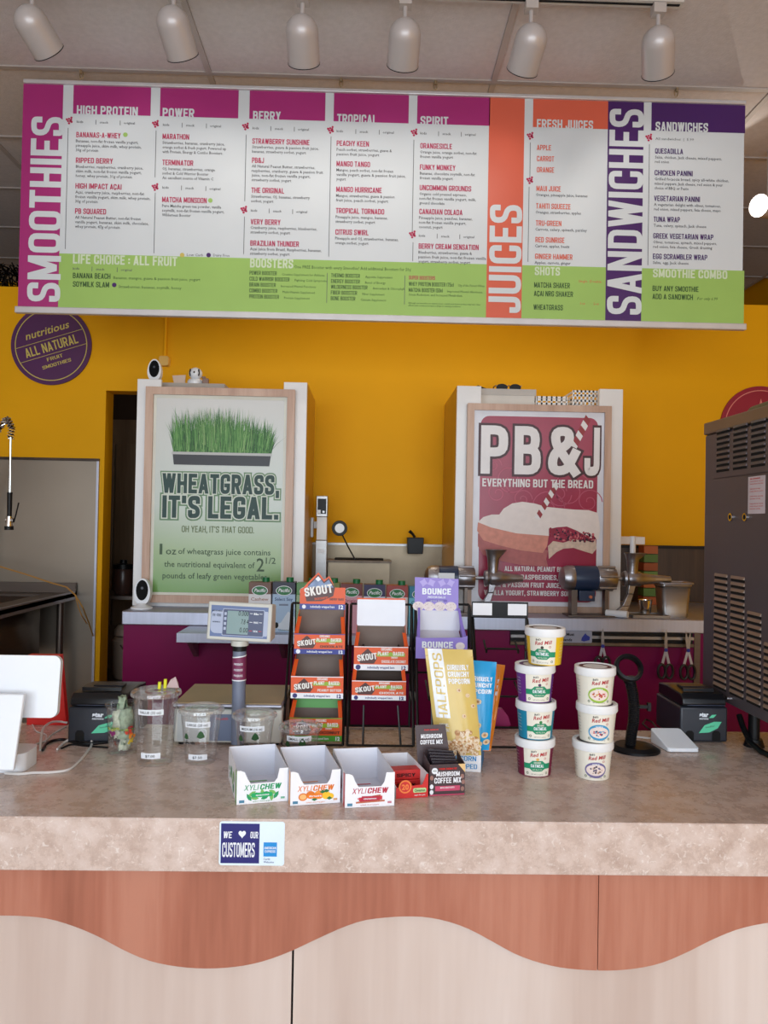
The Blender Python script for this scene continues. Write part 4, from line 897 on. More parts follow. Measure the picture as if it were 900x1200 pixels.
# dark board and recess right of the right pillar
x0, x1, z0, z1 = box_px(728, 640, 825, 730, YB)
t = thing('dark_splash_board', (x0+0.3, YB-0.008, zt), 'dark brown board on the wall behind the right juicer', 'board')
m = MB(local(t)); m.box(x0-0.2, x1+0.3, YB-0.014, YB-0.001, zt+0.0005, z1, DKW); m.build('board', t)
m = MB(local(t)); m.box(x0-0.2, x1+0.3, YB-0.03, YB-0.0145, z1-0.012, z1+0.004, BLK); m.build('trim', t)
x0, x1, z0, z1 = box_px(752, 639, 768, 722, 3.95)
t = thing('stack_of_trays', ((x0+x1)/2, 3.95, zt), 'narrow stack of orange and green packets behind the right juicer', 'packets')
cols = [(172, 90, 46), (96, 128, 60), (182, 104, 50), (110, 140, 70), (160, 84, 44), (92, 120, 58), (176, 96, 52)]
n = 7; hh = (z1-zt)/n
for k in range(n):
    m = MB(); m.box((x0-x1)/2, (x1-x0)/2, -0.03, 0.05, 0.001+hh*k, hh*(k+1)-0.003, mat('packet_%s' % 'abcdefg'[k], cols[k], 0.7)); m.build('packet', t)
x0, x1, z0, z1 = box_px(729, 629, 756, 638, 3.72)
t = thing('white_ledge', ((x0+x1)/2, 3.78, z0), 'small white shelf fixed to the side of the right pillar', 'shelf')
m = MB(local(t)); m.box(XRp[3]+0.001, x1, 3.72, 3.84, z0, z1, WHM); m.build('board', t, bevel=0.003)

# ================================================================ juicers and things on the back counter
ZB2 = zt+0.0005
def grinder(pxa, pya, x_end, x_hub, x_fun, fun_top, fun_bot, nozzle, labl, Y, dirty, pusher, legs):
    """pxa,pya = left end and centre height of the motor; everything in photo pixels on plane Y"""
    A = at(pxa, pya, Y=Y); q = Y/900.0
    t = thing('juicer', (A.x+0.14, Y, ZB2), labl, 'juicer')
    O = Vector((A.x, Y, A.z)); m0 = Matrix.Translation(O-Vector(t.location))
    L = (x_end-pxa)*q; r = 0.056 if legs else 0.052
    NV = mat('navy_motor_paint', (34, 52, 82), 0.35)
    # motor: bell end, painted body, gear housing
    m = MB(m0 @ Matrix.Rotation(PI/2, 4, 'Y')); m.lathe([(0, 0), (r*0.5, 0.004), (r*0.85, 0.016), (r*0.98, 0.034), (r, 0.06), (r*0.97, 0.064)], 28, CAST); m.build('bell_end', t)
    m = MB(m0 @ Matrix.Rotation(PI/2, 4, 'Y')); m.lathe([(r*0.96, 0.06), (r*0.985, 0.066), (r*0.985, L*0.66), (r*0.9, L*0.67)], 28, NV); m.build('motor_body', t)
    m = MB(m0 @ Matrix.Rotation(PI/2, 4, 'Y')); m.lathe([(r*0.9, L*0.66), (r*0.93, L*0.68), (r*0.93, L*0.95), (r*0.8, L), (0, L)], 28, CAST)
    for k in range(6):
        a = k*PI/3+0.3; m.cyl((r*0.95*math.cos(a), r*0.95*math.sin(a), L*0.68), (r*0.95*math.cos(a), r*0.95*math.sin(a), L*0.98), 0.006, m=CAST, n=6)
    m.build('gear_housing', t)
    if not legs:
        m = MB(m0 @ FACE()); m.grid(0.058, L*0.58, -0.02, 0.022, r*0.99, 3, 5, WHP, fx=None)
        m.v = [(v[0], v[1]+0.0, v[2]) for v in m.v]; m.M = Matrix(); m.build('name_plate', t)
    # drive shaft, hub, barrel with nozzle
    hb = (x_hub-pxa)*q
    m = MB(m0); m.cyl((L-0.002, 0, 0), (hb, 0, 0), 0.009, m=CAST, n=12); m.build('shaft', t)
    m = MB(m0 @ Matrix.Rotation(PI/2, 4, 'Y')); bx = (x_fun-pxa)*q; nx = (nozzle[0]-pxa)*q
    m.lathe([(0.012, hb-0.004), (0.032, hb), (0.036, hb+0.01), (0.028, hb+0.02), (0.033, bx-0.01), (0.033, bx+0.03), (0.026, bx+0.045), (0.02, (bx+nx)/2+0.02), (0.014, nx), (0.009, nx), (0.009, nx-0.01)], 24, CAST)
    m.build('auger_barrel', t)
    fx_ = (x_fun-pxa)*q; f1 = at(x_fun, fun_top, Y=Y).z-A.z; f0 = at(x_fun, fun_bot, Y=Y).z-A.z
    m = MB(m0 @ Matrix.Translation((fx_, 0, 0))); n = 24; pr2 = [(0.024, 0.0), (0.023, f0*0.8), (0.027, (f0+f1)/2), (0.034, f1-0.006), (0.038, f1)]
    m.lathe(pr2+[(0.034, f1-0.001), (0.022, (f0+f1)/2), (0.018, 0.02)], n, CAST)
    m.v = [(v[0]+(0.022 if (v[2] > m.M.translation.z+f1-0.008 and v[0] > m.M.translation.x+0.02) else 0), v[1], v[2]) for v in m.v]
    m.build('funnel', t)
    # curved stand
    zb3 = -(A.z-ZB2)
    m = MB(m0); pts = [(fx_-0.002, 0, -0.02), (fx_-0.01, 0, zb3*0.4), (fx_-0.03, 0, zb3*0.72), (fx_-0.062, 0, zb3+0.006)]
    P = [Vector(p) for p in pts]; w_ = [0.016, 0.013, 0.017, 0.03]
    for k in range(3):
        a, b2 = P[k], P[k+1]
        m.hexa([(a.x-w_[k], -0.012, a.z), (a.x+w_[k], -0.012, a.z), (a.x+w_[k], 0.012, a.z), (a.x-w_[k], 0.012, a.z), (b2.x-w_[k+1], -0.012, b2.z), (b2.x+w_[k+1], -0.012, b2.z), (b2.x+w_[k+1], 0.012, b2.z), (b2.x-w_[k+1], 0.012, b2.z)], CAST)
    m.build('stand', t, bevel=0.003)
    # motor bracket and base
    m = MB(m0); m.box(0.05, 0.075, -0.03, 0.03, zb3+0.004, -r*0.9, STEELD); m.box(0.03, fx_-0.04, -0.05, 0.05, zb3+0.0005, zb3+0.007, STEELD); m.box(L*0.8, L*0.86, -0.02, 0.02, zb3+0.006, -r*0.85, STEELD); m.build('base_bracket', t)
    m = MB(m0); m.box(0.08, 0.15, -r*0.75, -r*0.2, -r*1.75, -r*0.93, NV); m.build('switch_box', t, bevel=0.003)
    m = MB(m0); m.cyl((0.128, -r*0.75-0.001, -r*1.4), (0.128, -r*0.75-0.012, -r*1.4), 0.007, m=mat('copper_switch', (190, 110, 80), 0.4), n=10); m.build('switch', t)
    if pusher:
        p0 = at(pusher[0], pusher[1], Y=Y); m = MB(Matrix.Translation(-Vector(t.location))); m.cyl((A.x+fx_, Y, A.z+f1-0.02), (A.x+fx_, Y, p0.z), 0.0125, m=WHP, n=16); m.build('pusher', t)
    return t, A, fx_
grinder(497, 676, 556, 568, 578, 644, 665, (613, 677), 'juicer with a silver bell motor left, in front of the sandwich poster edge', 3.40, 0, None, False)
grinder(655, 677, 721.5, 731, 742, 648, 664, (787, 681), 'navy and silver juicer with a white pusher in its funnel', 3.385, 0, (748, 628.5), True)
t = thing('plastic_pusher', (at(723, 720, Y=3.34).x, 3.34, ZB2+0.0165), 'white cylindrical pusher lying in front of the navy juicer', 'pusher')
m = MB(); d = Vector((0.038, -0.028, 0)); m.cyl(tuple(-d), tuple(d), 0.0155, m=WHP, n=18); m.build('rod', t)
m = MB(); m.cyl(tuple(-d*1.12), tuple(-d*0.999), 0.0165, m=STEELD, n=18); m.build('end_cap', t)
t = thing('steel_cup', (at(756, 720, Y=3.42).x, 3.42, ZB2+0.0125), 'small steel cup beside the nozzle of the navy juicer', 'cup')
m = MB(); m.lathe([(0, 0), (0.024, 0), (0.03, 0.058), (0.032, 0.06), (0.028, 0.058), (0.022, 0.004), (0, 0.004)], 22, CHROME); m.build('body', t)
t = thing('flat_tray', (at(758, 720, Y=3.38).x, 3.4, ZB2), 'flat steel tray under the nozzle of the navy juicer', 'tray')
m = MB(); m.box(-0.08, 0.085, -0.07, 0.06, 0, 0.006, STEEL)
for a_ in ((-0.08, 0.085, -0.07, -0.066), (-0.08, 0.085, 0.056, 0.06), (-0.08, -0.076, -0.07, 0.06), (0.081, 0.085, -0.07, 0.06)): m.box(*a_, 0.006, 0.012, STEEL)
m.build('tray', t, bevel=0.001)
x0, x1, z0, z1 = box_px(776, 684, 812.5, 724, 3.36)
t = thing('steel_food_pan', ((x0+x1)/2, 3.42, ZB2), 'deep steel food pan at the right end of the back counter', 'pan')
H = z1-ZB2; hw = (x1-x0)/2
m = MB(); o_ = m.rrect(-hw, hw, -0.055, 0.055, 0.018); i_ = m.rrect(-hw*0.8, hw*0.8, -0.042, 0.042, 0.014); n = len(o_)
m.add([(x*0.92, y*0.92, H-0.02) for x, y in o_]+[(x, y, 0.0) for x, y in i_], [(k, (k+1) % n, n+(k+1) % n, n+k) for k in range(n)]+[tuple(range(2*n-1, n-1, -1))], STEEL)
m.add([(x*0.92, y*0.92, H-0.02) for x, y in o_]+[(x, y, H-0.012) for x, y in o_]+[(x, y, H) for x, y in o_]+[(x*0.85, y*0.85, H-0.002) for x, y in o_], [(j*n+k, j*n+(k+1) % n, (j+1)*n+(k+1) % n, (j+1)*n+k) for j in range(3) for k in range(n)], STEEL)
m.build('pan', t, solid=0.0015)
m = MB(); m.tube([(x*1.08, y*1.08, H) for x, y in o_], 0.004, 6, STEELH, closed=True); m.build('rim', t)

# scissors on the rail
HND = mat('scissor_handles', (30, 26, 32), 0.35)
def scissors(px, tip, piv, bot, spread, lab):
    Y = 3.268; q = Y/900; P = at(px, piv, Y=Y); t = thing('scissors', (P.x, Y, P.z), lab, 'scissors', 'scissors hung on the utensil rail')
    for s in (-1, 1):
        m = MB(FACE((0, 0, 0))); a = s*spread; c, sn = math.cos(a), math.sin(a)
        L = (piv-tip)*q
        pts = [(-0.006, -0.008), (0.007, -0.006), (0.006, L*0.5), (0.0, L), (-0.006, L*0.55)]
        m.prism([(x*c-y*sn, x*sn+y*c) for x, y in pts], 0.0022*(s+1)/2, 0.0022*(s+1)/2+0.002, STEEL)
        pts = [(-0.005, 0), (0.005, 0), (0.006, -L*0.75), (-0.005, -L*0.75)]; a = s*(spread*0.3+0.22); c, sn = math.cos(a), math.sin(a)
        m.prism([(x*c-y*sn, x*sn+y*c) for x, y in pts], 0.0022*(s+1)/2, 0.0022*(s+1)/2+0.002, STEELH)
        m.build('blade', t)
        hx = s*0.0165; hz = -(bot-piv)*q+0.03
        m = MB(FACE((0, 0, 0))); m.tube([(hx+0.016*math.cos(k*PI/8), hz+0.03*math.sin(k*PI/8), 0.002) for k in range(16)], 0.0058, 8, HND, closed=True); m.build('handle', t)
    m = MB(FACE()); m.cyl((0, 0, 0.0045), (0, 0, 0.0075), 0.0075, m=BLUI, n=14); m.build('pivot', t)
scissors(706, 736, 757, 786, 0.02, 'scissors above the scanner stand, leftmost on the rail')
scissors(780, 737, 761.5, 795, 0.02, 'closed scissors with a blue pivot, middle of the rail')
scissors(806, 739, 762, 796, 0.13, 'slightly open scissors beside the grey machine')

# cartons on the steel shelf
def carton(px, w, top, ca, cb, ink, name, lab, cut=None):
    Y = 3.14; q = Y/900; X = at(px+w/2, 720, Y=Y).x; W = w*q; zz = at(px, top, Y=Y).z
    t = thing('drink_carton', (X, Y, ZSH), lab, 'carton', 'drink cartons on the steel shelf')
    H = zz-ZSH; D = 0.065
    m = MB(); m.box(-W/2, W/2, 0, D, 0, H*0.76, mat('carton_%s' % cb[0], cb[1], 0.4)); m.box(-W/2, W/2, 0, D, H*0.76, H, mat('carton_%s' % ca[0], ca[1], 0.4)); m.build('body', t, bevel=0.0015)
    m = MB(); m.cyl((W*0.22, D*0.5, H), (W*0.22, D*0.5, H+0.018), 0.015, m=mat('green_cap', (12, 112, 62), 0.35), n=16); m.build('cap', t)
    m = MB(FACE()); G1 = mat('green_badge', (20, 116, 56), 0.4)
    m.ell(0, H*0.83, W*0.36, H*0.1, 0.001, WHP, n=20); m.ell(0, H*0.83, W*0.33, H*0.088, 0.0014, G1, n=20)
    m.text('Pacific', 0, H*0.805, H*0.07, WHP, w=W*0.5, z=0.0018, align='C', shear=0.25, bold=0.02)
    m.text(name, 0, H*0.63, H*0.065, mat('ink_%s' % name.lower().replace(' ', '_'), ink, 0.5), w=W*(0.78 if len(name) > 5 else 0.5), z=0.0012, align='C', bold=0.01)
    m.build('print', t, smooth=False, kind='stuff')
    if cut == 'soy':
        m = MB(FACE()); m.rect(-W*0.2, W*0.2, H*0.53, H*0.565, 0.0012, mat('grey_tab_ink', (120, 134, 160), 0.5))
        m.flat([(-W/2, 0.02), (W/2, 0.0), (W/2, H*0.3), (W*0.2, H*0.42), (-W*0.1, H*0.2)], 0.0008, mat('milk_splash', (214, 226, 238), 0.5)); m.ell(-W*0.3, H*0.14, 0.008, 0.012, 0.0012, BLK)
        m.text('Unsweetened', -W*0.2, H*0.03, H*0.04, INK, w=W*0.6, z=0.0012); m.build('splash_print', t, smooth=False, kind='stuff')
    return t
carton(291, 26, 682, ('brown', (110, 74, 56)), ('white', (226, 226, 230)), (170, 120, 96), 'Cashew', 'brown-topped cashew drink carton, leftmost on the steel shelf')
carton(319, 26.5, 682, ('navy', (34, 36, 60)), ('ice_blue', (168, 196, 226)), (40, 60, 120), 'Select Soy', 'light blue soy drink carton with a navy top beside the scale display', 'soy')
carton(347, 24.5, 683, ('leaf_green', (92, 148, 84)), ('sage', (150, 180, 140)), (40, 90, 50), 'Rice', 'green drink carton behind the left orange snack header')
carton(373, 24.5, 683, ('olive', (120, 126, 60)), ('straw', (200, 190, 130)), (90, 90, 40), 'Oat', 'yellow-cornered carton right behind the peaked orange header')
carton(399, 25, 684, ('maroon', (112, 44, 44)), ('pink', (216, 160, 176)), (170, 60, 80), 'Original', 'maroon and pink drink carton between the two orange racks')
carton(426, 25, 685, ('indigo', (44, 38, 84)), ('lilac_white', (206, 212, 232)), (40, 40, 90), 'Hemp', 'indigo-topped hemp drink carton above the blank white header')
carton(452.5, 25, 686, ('brick_red', (154, 56, 50)), ('pale_peach', (226, 208, 206)), (190, 60, 40), 'Almond', 'brick red almond drink carton above the blank white header')
carton(479, 25, 687, ('teal', (28, 120, 150)), ('sky', (110, 190, 214)), (20, 80, 120), 'Coconut', 'teal drink carton mostly hidden by the lilac snack box')

# ================================================================ left: sink and sprayer
zr_ = at(60, 694, Y=YB-0.03).z; xe = at(87, 696, Y=YB-0.05).x
Yfr = 3.2
t = thing('steel_sink', (xe-0.6, 3.65, 0), 'steel sink bench under the sprayer at the left wall', 'sink')
m = MB(local(t)); 
for a_ in ((xe-1.3, xe, YB-0.16, YB-0.02), (xe-1.3, xe, Yfr, Yfr+0.08), (xe-0.13, xe, Yfr+0.08, YB-0.16), (xe-0.72, xe-0.62, Yfr+0.08, YB-0.16), (xe-1.3, xe-1.22, Yfr+0.08, YB-0.16)): m.box(*a_, zr_-0.02, zr_, STEELD)
m.box(xe-1.3, xe, YB-0.035, YB-0.02, zr_, zr_+0.05, STEELD); m.box(xe-0.012, xe, Yfr, YB-0.02, zr_-0.035, zr_+0.008, STEELH)
m.build('rim', t)
for a0_, b0_ in ((xe-0.62, xe-0.13), (xe-1.22, xe-0.72)):
    m = MB(local(t)); y0_, y1_ = Yfr+0.08, YB-0.16; zb3 = zr_-0.33
    m.add([(a0_, y0_, zr_-0.01), (b0_, y0_, zr_-0.01), (b0_, y1_, zr_-0.01), (a0_, y1_, zr_-0.01), (a0_, y0_, zb3), (b0_, y0_, zb3), (b0_, y1_, zb3), (a0_, y1_, zb3)], [(0, 1, 5, 4), (1, 2, 6, 5), (2, 3, 7, 6), (3, 0, 4, 7), (4, 5, 6, 7)], STEELD); m.build('basin', t, solid=0.003)
for x in (xe-1.25, xe-0.05):
    for y in (Yfr+0.05, YB-0.1):
        m = MB(local(t)); m.cyl((x, y, 0), (x, y, zr_-0.0205), 0.018, m=STEELD, n=12); m.build('leg', t)
# spring sprayer
Yk = 3.2; q = Yk/900
P = at(12, 607, Y=Yk); base = Vector((P.x-0.5, 4.0, zr_+0.0005))
t = thing('sprayer_tap', tuple(base), 'chrome spring pre-rinse sprayer hanging at the far left', 'tap')
L0 = Matrix.Translation(-base)
s0 = at(12.5, 513, Y=Yk)
arc = [Vector((s0.x+dx, Yk+dy, s0.z+dz)) for dx, dy, dz in ((0, 0, 0), (-0.004, 0.02, 0.04), (-0.05, 0.08, 0.085), (-0.15, 0.26, 0.1), (-0.28, 0.45, 0.06), (-0.42, 0.68, -0.06), (-0.49, 0.79, -0.25))]
m = MB(L0); m.tube(arc, 0.007, 8, BLK); m.build('hose', t)
m = MB(L0); pts = []
for k in range(6*22):
    u = k/(6*22-1)*(len(arc)-1); i = min(int(u), len(arc)-2); c0 = arc[i].lerp(arc[i+1], u-i); d = (arc[i+1]-arc[i]).normalized(); a = d.orthogonal().normalized(); b2 = d.cross(a)
    pts.append(c0+(a*math.cos(k*2*PI/3.5)+b2*math.sin(k*2*PI/3.5))*0.014)
m.tube(pts, 0.0025, 4, CHROME); m.build('spring', t)
m = MB(L0); m.cyl(tuple(arc[-1]), (base.x, base.y, zr_), 0.013, m=CHROME); m.build('riser', t)
m = MB(L0); m.tube([tuple(at(12.5, 512, Y=Yk)), tuple(at(11.5, 578, Y=Yk))], 0.0045, 8, CHROME); m.build('drop_pipe', t)
m = MB(L0); m.cyl(tuple(at(11.5, 577, Y=Yk)), tuple(at(11, 606, Y=Yk)), 0.0105, 0.009, m=BLK); m.build('grip', t)
m = MB(L0); m.cyl(tuple(at(11, 605, Y=Yk)), tuple(at(10.5, 617, Y=Yk)), 0.011, 0.015, m=CHROME); m.cyl(tuple(at(7, 609, Y=Yk)), tuple(at(16, 610, Y=Yk)), 0.01, m=CHROME); m.build('spray_head', t)
m = MB(L0); m.cyl(tuple(at(10.5, 616.5, Y=Yk)), tuple(at(10.5, 621, Y=Yk)), 0.018, m=BLK); m.build('nozzle', t)
m = MB(L0); m.tube([tuple(at(16, 612, Y=Yk)), tuple(at(19, 602, Y=Yk)), tuple(at(22, 589, Y=Yk))], 0.003, 6, BLK); m.build('lever', t)
# thin hose across the steel sheet
t = thing('yellow_hose', tuple(at(0, 664, Y=3.9)), 'thin tan hose draped over the sink edge', 'hose')
m = MB(Matrix.Translation(-Vector(t.location))); HO = mat('tan_hose', (176, 128, 62), 0.5)
m.tube([tuple(at(a, b2, Y=y)) for a, b2, y in ((-40, 655, 3.95), (0, 664, 3.9), (30, 673, 3.88), (60, 683, 3.86), (78, 688, 3.85), (88, 697, 3.85), (97, 712, 3.86), (103, 727, 3.95), (109, 745, 4.06))], 0.004, 6, HO)
m.tube([tuple(at(a, b2, Y=y)) for a, b2, y in ((88, 697, 3.86), (92, 712, 3.86), (96, 722, 3.88), (102, 731, 3.96))], 0.003, 6, HO)
m.build('tube', t)

# ================================================================ the service counter
YF = at(450, 961.5, Z=ZC).y; YBK = 2.12; CX0_, CX1_ = -2.0, 1.9
t = thing('service_counter', (0, 1.8, 0), 'long customer counter with a speckled top and a wavy cherry front', 'counter')
zap = at(450, 1023.5, Y=YF).z
m = MB(local(t)); m.box(CX0_, CX1_, YF+0.001, YBK, ZC-0.035, ZC, LAM); m.build('countertop', t, bevel=0.002)
m = MB(local(t)); m.box(CX0_, CX1_, YF, YF+0.02, zap, ZC-0.002, LAM); m.build('front_edge', t, bevel=0.001)
m = MB(local(t)); m.box(CX0_, CX1_, YF+0.06, YBK-0.06, 0.0, ZC-0.036, PALE); m.build('body', t)
Yw = YF+0.028
wave = [(-30, 1076), (-10, 1073.5), (0, 1073), (25, 1073.5), (55, 1076.5), (85, 1085), (115, 1097.5), (145, 1113.5), (175, 1126), (210, 1133), (245, 1135), (280, 1132.5), (310, 1126), (340, 1115), (370, 1101), (400, 1087.5), (425, 1079), (450, 1075.5), (475, 1074), (500, 1075), (525, 1080), (550, 1089), (580, 1105), (605, 1118.5), (635, 1129), (665, 1135), (710, 1137.5), (745, 1135), (775, 1128.5), (805, 1116), (835, 1101), (865, 1089), (900, 1081.5), (935, 1080), (970, 1085)]
W = [at(a, b2, Y=Yw) for a, b2 in wave]; per = W[18].x-W[3].x
def wz(x):
    while x < W[1].x: x += per
    while x > W[-2].x: x -= per
    for a, b2 in zip(W, W[1:]):
        if a.x <= x <= b2.x:
            i = W.index(a); p0_, p3_ = W[max(i-1, 0)], W[min(i+2, len(W)-1)]; s = (x-a.x)/(b2.x-a.x); hx = b2.x-a.x
            m0 = (b2.z-p0_.z)/(b2.x-p0_.x)*hx; m1 = (p3_.z-a.z)/(p3_.x-a.x)*hx
            return (2*s**3-3*s*s+1)*a.z+(s**3-2*s*s+s)*m0+(3*s*s-2*s**3)*b2.z+(s**3-s*s)*m1
seam = at(701, 1080, Y=Yw).x
def wave_panel(xa, xb):
    n = int((xb-xa)/0.018)+2; xs_ = [xa+(xb-xa)*k/(n-1) for k in range(n)]
    m = MB(local(t) @ FACE((0, Yw, 0))); m.prism([(x, wz(x)) for x in xs_]+[(xb, zap-0.0005), (xa, zap-0.0005)], -0.013, 0, ORW); m.build('wave_panel', t, smooth=False)
wave_panel(CX0_+0.01, seam-0.0008); wave_panel(seam+0.0008, CX1_-0.01)
s2 = at(342.5, 1160, Y=Yw+0.014).x
for xa, xb in ((CX0_+0.01, s2-0.0022), (s2+0.0022, s2+1.22), (s2+1.2245, CX1_-0.01)):
    m = MB(local(t)); m.box(xa, xb, Yw+0.0135, YF+0.059, 0.08, zap-0.001, PALE); m.build('base_panel', t)
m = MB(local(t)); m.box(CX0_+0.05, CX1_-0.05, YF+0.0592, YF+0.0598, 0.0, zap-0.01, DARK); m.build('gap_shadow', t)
ctr = t
# sticker on the front edge
x0, x1, z0, z1 = box_px(257, 962.5, 333.5, 1014, YF)
t = thing('counter_sticker', ((x0+x1)/2, YF-0.0005, z0), 'white and navy customers sticker on the front edge of the counter', 'sticker')
W_ = x1-x0; H = z1-z0; m = MB(FACE()); m.prism(m.rrect(-W_/2, W_/2, 0, H, 0.005), -0.0001, 0.0004, mat('sticker_white', (222, 238, 250), 0.35)); m.build('sheet', t)
m = MB(FACE()); m.rect(-W_/2+0.003, 0.014, 0.004, H-0.004, 0.0007, NAVY)
AX = mat('card_blue', (26, 140, 214), 0.4); m.rect(0.022, 0.047, 0.017, 0.0435, 0.0007, AX)
m.build('colour_blocks', t, smooth=False, kind='stuff')
m = MB(FACE())
m.text('WE', -W_/2+0.007, H*0.62, H*0.15, WHP, w=0.016, z=0.001, bold=0.03, shear=0.1); m.text('OUR', -0.003, H*0.62, H*0.15, WHP, w=0.0145, z=0.001, bold=0.03)
hc, hz = -0.0185, H*0.705
hp = []
for k in range(30):
    a = 2*PI*k/30; hp.append((hc+0.0066*math.sin(a)**3*1.05, hz+0.0005*(13*math.cos(a)-5*math.cos(2*a)-2*math.cos(3*a)-math.cos(4*a))+0.001))
m.flat(hp, 0.001, WHP)
m.text('CUSTOMERS', -W_/2+0.006, H*0.19, H*0.33, WHP, w=0.0605, z=0.001, bold=0.015)
m.text('AMERICAN', 0.0235, 0.031, 0.0045, WHP, w=0.022, z=0.001, bold=0.03); m.text('EXPRESS', 0.0245, 0.0245, 0.0045, WHP, w=0.020, z=0.001, bold=0.03)
m.text('Cards', 0.0225, 0.0105, 0.004, NAVY, w=0.012, z=0.001); m.text('Welcome', 0.0225, 0.005, 0.004, NAVY, w=0.019, z=0.001)
m.build('lettering', t, smooth=False, kind='stuff')

# ================================================================ gum boxes
def front_box(name, fl, fr, lab, cat, group=None):
    A = at(*fl, Z=ZC+0.0005); B = at(*fr, Z=ZC+0.0005); C = (A+B)/2
    rz = math.atan2(B.y-A.y, B.x-A.x); return thing(name, tuple(C), lab, cat, group, rz=rz), (B-A).length
INB = mat('inner_card', (228, 230, 240), 0.5, var=0.01)
def gum(fl, fr, H, D, cnm, c1, c2, flav, lab, paint, skx):
    t, W = front_box('gum_box', fl, fr, lab, 'box', 'white gum display boxes at the counter front')
    I1 = mat('gum_ink_'+cnm, c1, 0.4); I2 = mat('gum_accent_'+cnm, c2, 0.4); th = 0.0012
    lip = H*0.60
    m = MB(FACE()); tb = W*0.17
    m.prism([(-W/2, 0), (W/2, 0), (W/2, H), (W/2-tb, H), (W/2-tb-0.004, H*0.72), (W/2-tb-0.01, lip), (-W/2+tb+0.01, lip), (-W/2+tb+0.004, H*0.74), (-W/2+tb-0.002, H*0.95), (-W/2+tb-0.01, H), (-W/2, H)], -th, 0, CARD); m.build('front_panel', t, smooth=False)
    m = MB(); sk = skx
    for x in (-W/2, W/2-th):
        m = MB(); m.hexa([(x, th, 0), (x+th, th, 0), (x+th+sk, D, 0), (x+sk, D, 0), (x, th, H*0.98), (x+th, th, H*0.98), (x+th+sk, D, H*1.02), (x+sk, D, H*1.02)], INB if x > 0 else CARD); m.build('side_panel', t)
    m = MB(); m.box(-W/2+sk, W/2+sk, D, D+th, 0, H*1.02, INB); m.build('back_panel', t)
    m = MB(); m.hexa([(-W/2+th, th, 0), (W/2-th, th, 0), (W/2-th+sk, D, 0), (-W/2+th+sk, D, 0), (-W/2+th, th, 0.0015), (W/2-th, th, 0.0015), (W/2-th+sk, D, 0.0015), (-W/2+th+sk, D, 0.0015)], INB)
    for k, (yy, ww) in enumerate(((0.3, 0.5), (0.45, 0.6), (0.6, 0.4), (0.75, 0.55))): m.rect(-W*ww/2+sk*yy, W*ww/2+sk*yy, D*yy, D*yy+0.006, 0.0019, I2 if k % 2 else INB)
    for yy in (0.18, 0.5): m.text('XYLICHEW', -W*0.38+sk*yy, D*yy, 0.010, I1, w=W*0.7, z=0.0022, bold=0.02)
    m.build('floor_panel', t)
    # coloured outside of the left side
    m = MB(); m.add([(-W/2-0.0004, th, 0), (-W/2-0.0004, th, H*0.98), (-W/2-0.0004+sk*0.12, D*0.12, H*0.98), (-W/2-0.0004+sk*0.12, D*0.12, 0)], [(0, 1, 2, 3)], I2)
    for k in range(9):
        yy = random.uniform(0.25, 0.9)*D; zz = random.uniform(0.2, 0.75)*H; r_ = random.uniform(0.006, 0.012); x = -W/2-0.0006
        m.add([(x+sk*(yy+r_*math.cos(a))/D, yy+r_*math.cos(a), zz+r_*0.8*math.sin(a)) for a in [j*PI/4 for j in range(8)]], [tuple(range(8))], (I1, I2)[k % 2])
    m.build('side_print', t, smooth=False, kind='stuff')
    m = MB(FACE()); m.text('XYLI', -W*0.36, H*0.405, H*0.16, I1, w=W*0.27, z=0.0008, bold=-0.03, shear=0.2, res=3); m.text('CHEW', -W*0.055, H*0.405, H*0.16, I1, w=W*0.41, z=0.0008, bold=0.045, shear=0.2, res=3)
    m.text('xylitol chewing gum', 0, H*0.055, H*0.035, I1, w=W*0.38, z=0.0008, align='C')
    m.rect(-W*0.45, -W*0.35, H*0.05, H*0.13, 0.0008, mat('badge_blue_ink', (70, 130, 160), 0.5)); m.rect(W*0.36, W*0.44, H*0.09, H*0.15, 0.0008, mat('faint_ink_'+cnm, tuple((v+200)//2 for v in c1), 0.5))
    m.build('lettering', t, smooth=False, kind='stuff')
    m = MB(FACE()); paint(m, W, H, I1, I2)
    m.text(flav, 0.0, H*0.235, H*0.05, WHP, w=W*0.26, z=0.0022, align='C', bold=0.03); m.build('picture', t, smooth=False, kind='stuff')
def mint(m, W, H, I1, I2):
    for k, (x, y) in enumerate(((-0.26, 0.2), (-0.2, 0.3), (-0.1, 0.27), (0, 0.31), (0.1, 0.28), (0.2, 0.31), (0.27, 0.22), (-0.15, 0.17), (0.05, 0.17), (0.18, 0.18))):
        a = random.uniform(-0.6, 0.6)+(PI/2 if k % 3 == 0 else 0); L = W*0.085; c, s = math.cos(a), math.sin(a)
        m.flat([(x*W+L*u*c-v*L*s, y*H+L*u*s+v*L*c) for u, v in ((-1, 0), (-0.4, 0.4), (0.3, 0.4), (1, 0), (0.3, -0.4), (-0.4, -0.4))], 0.0009+k*2e-5, (I1, I2)[k % 2])
    m.flat(m.rrect(-W*0.22, W*0.2, H*0.19, H*0.32, 0.004), 0.0016, mat('mint_panel_ink', (18, 168, 96), 0.4))
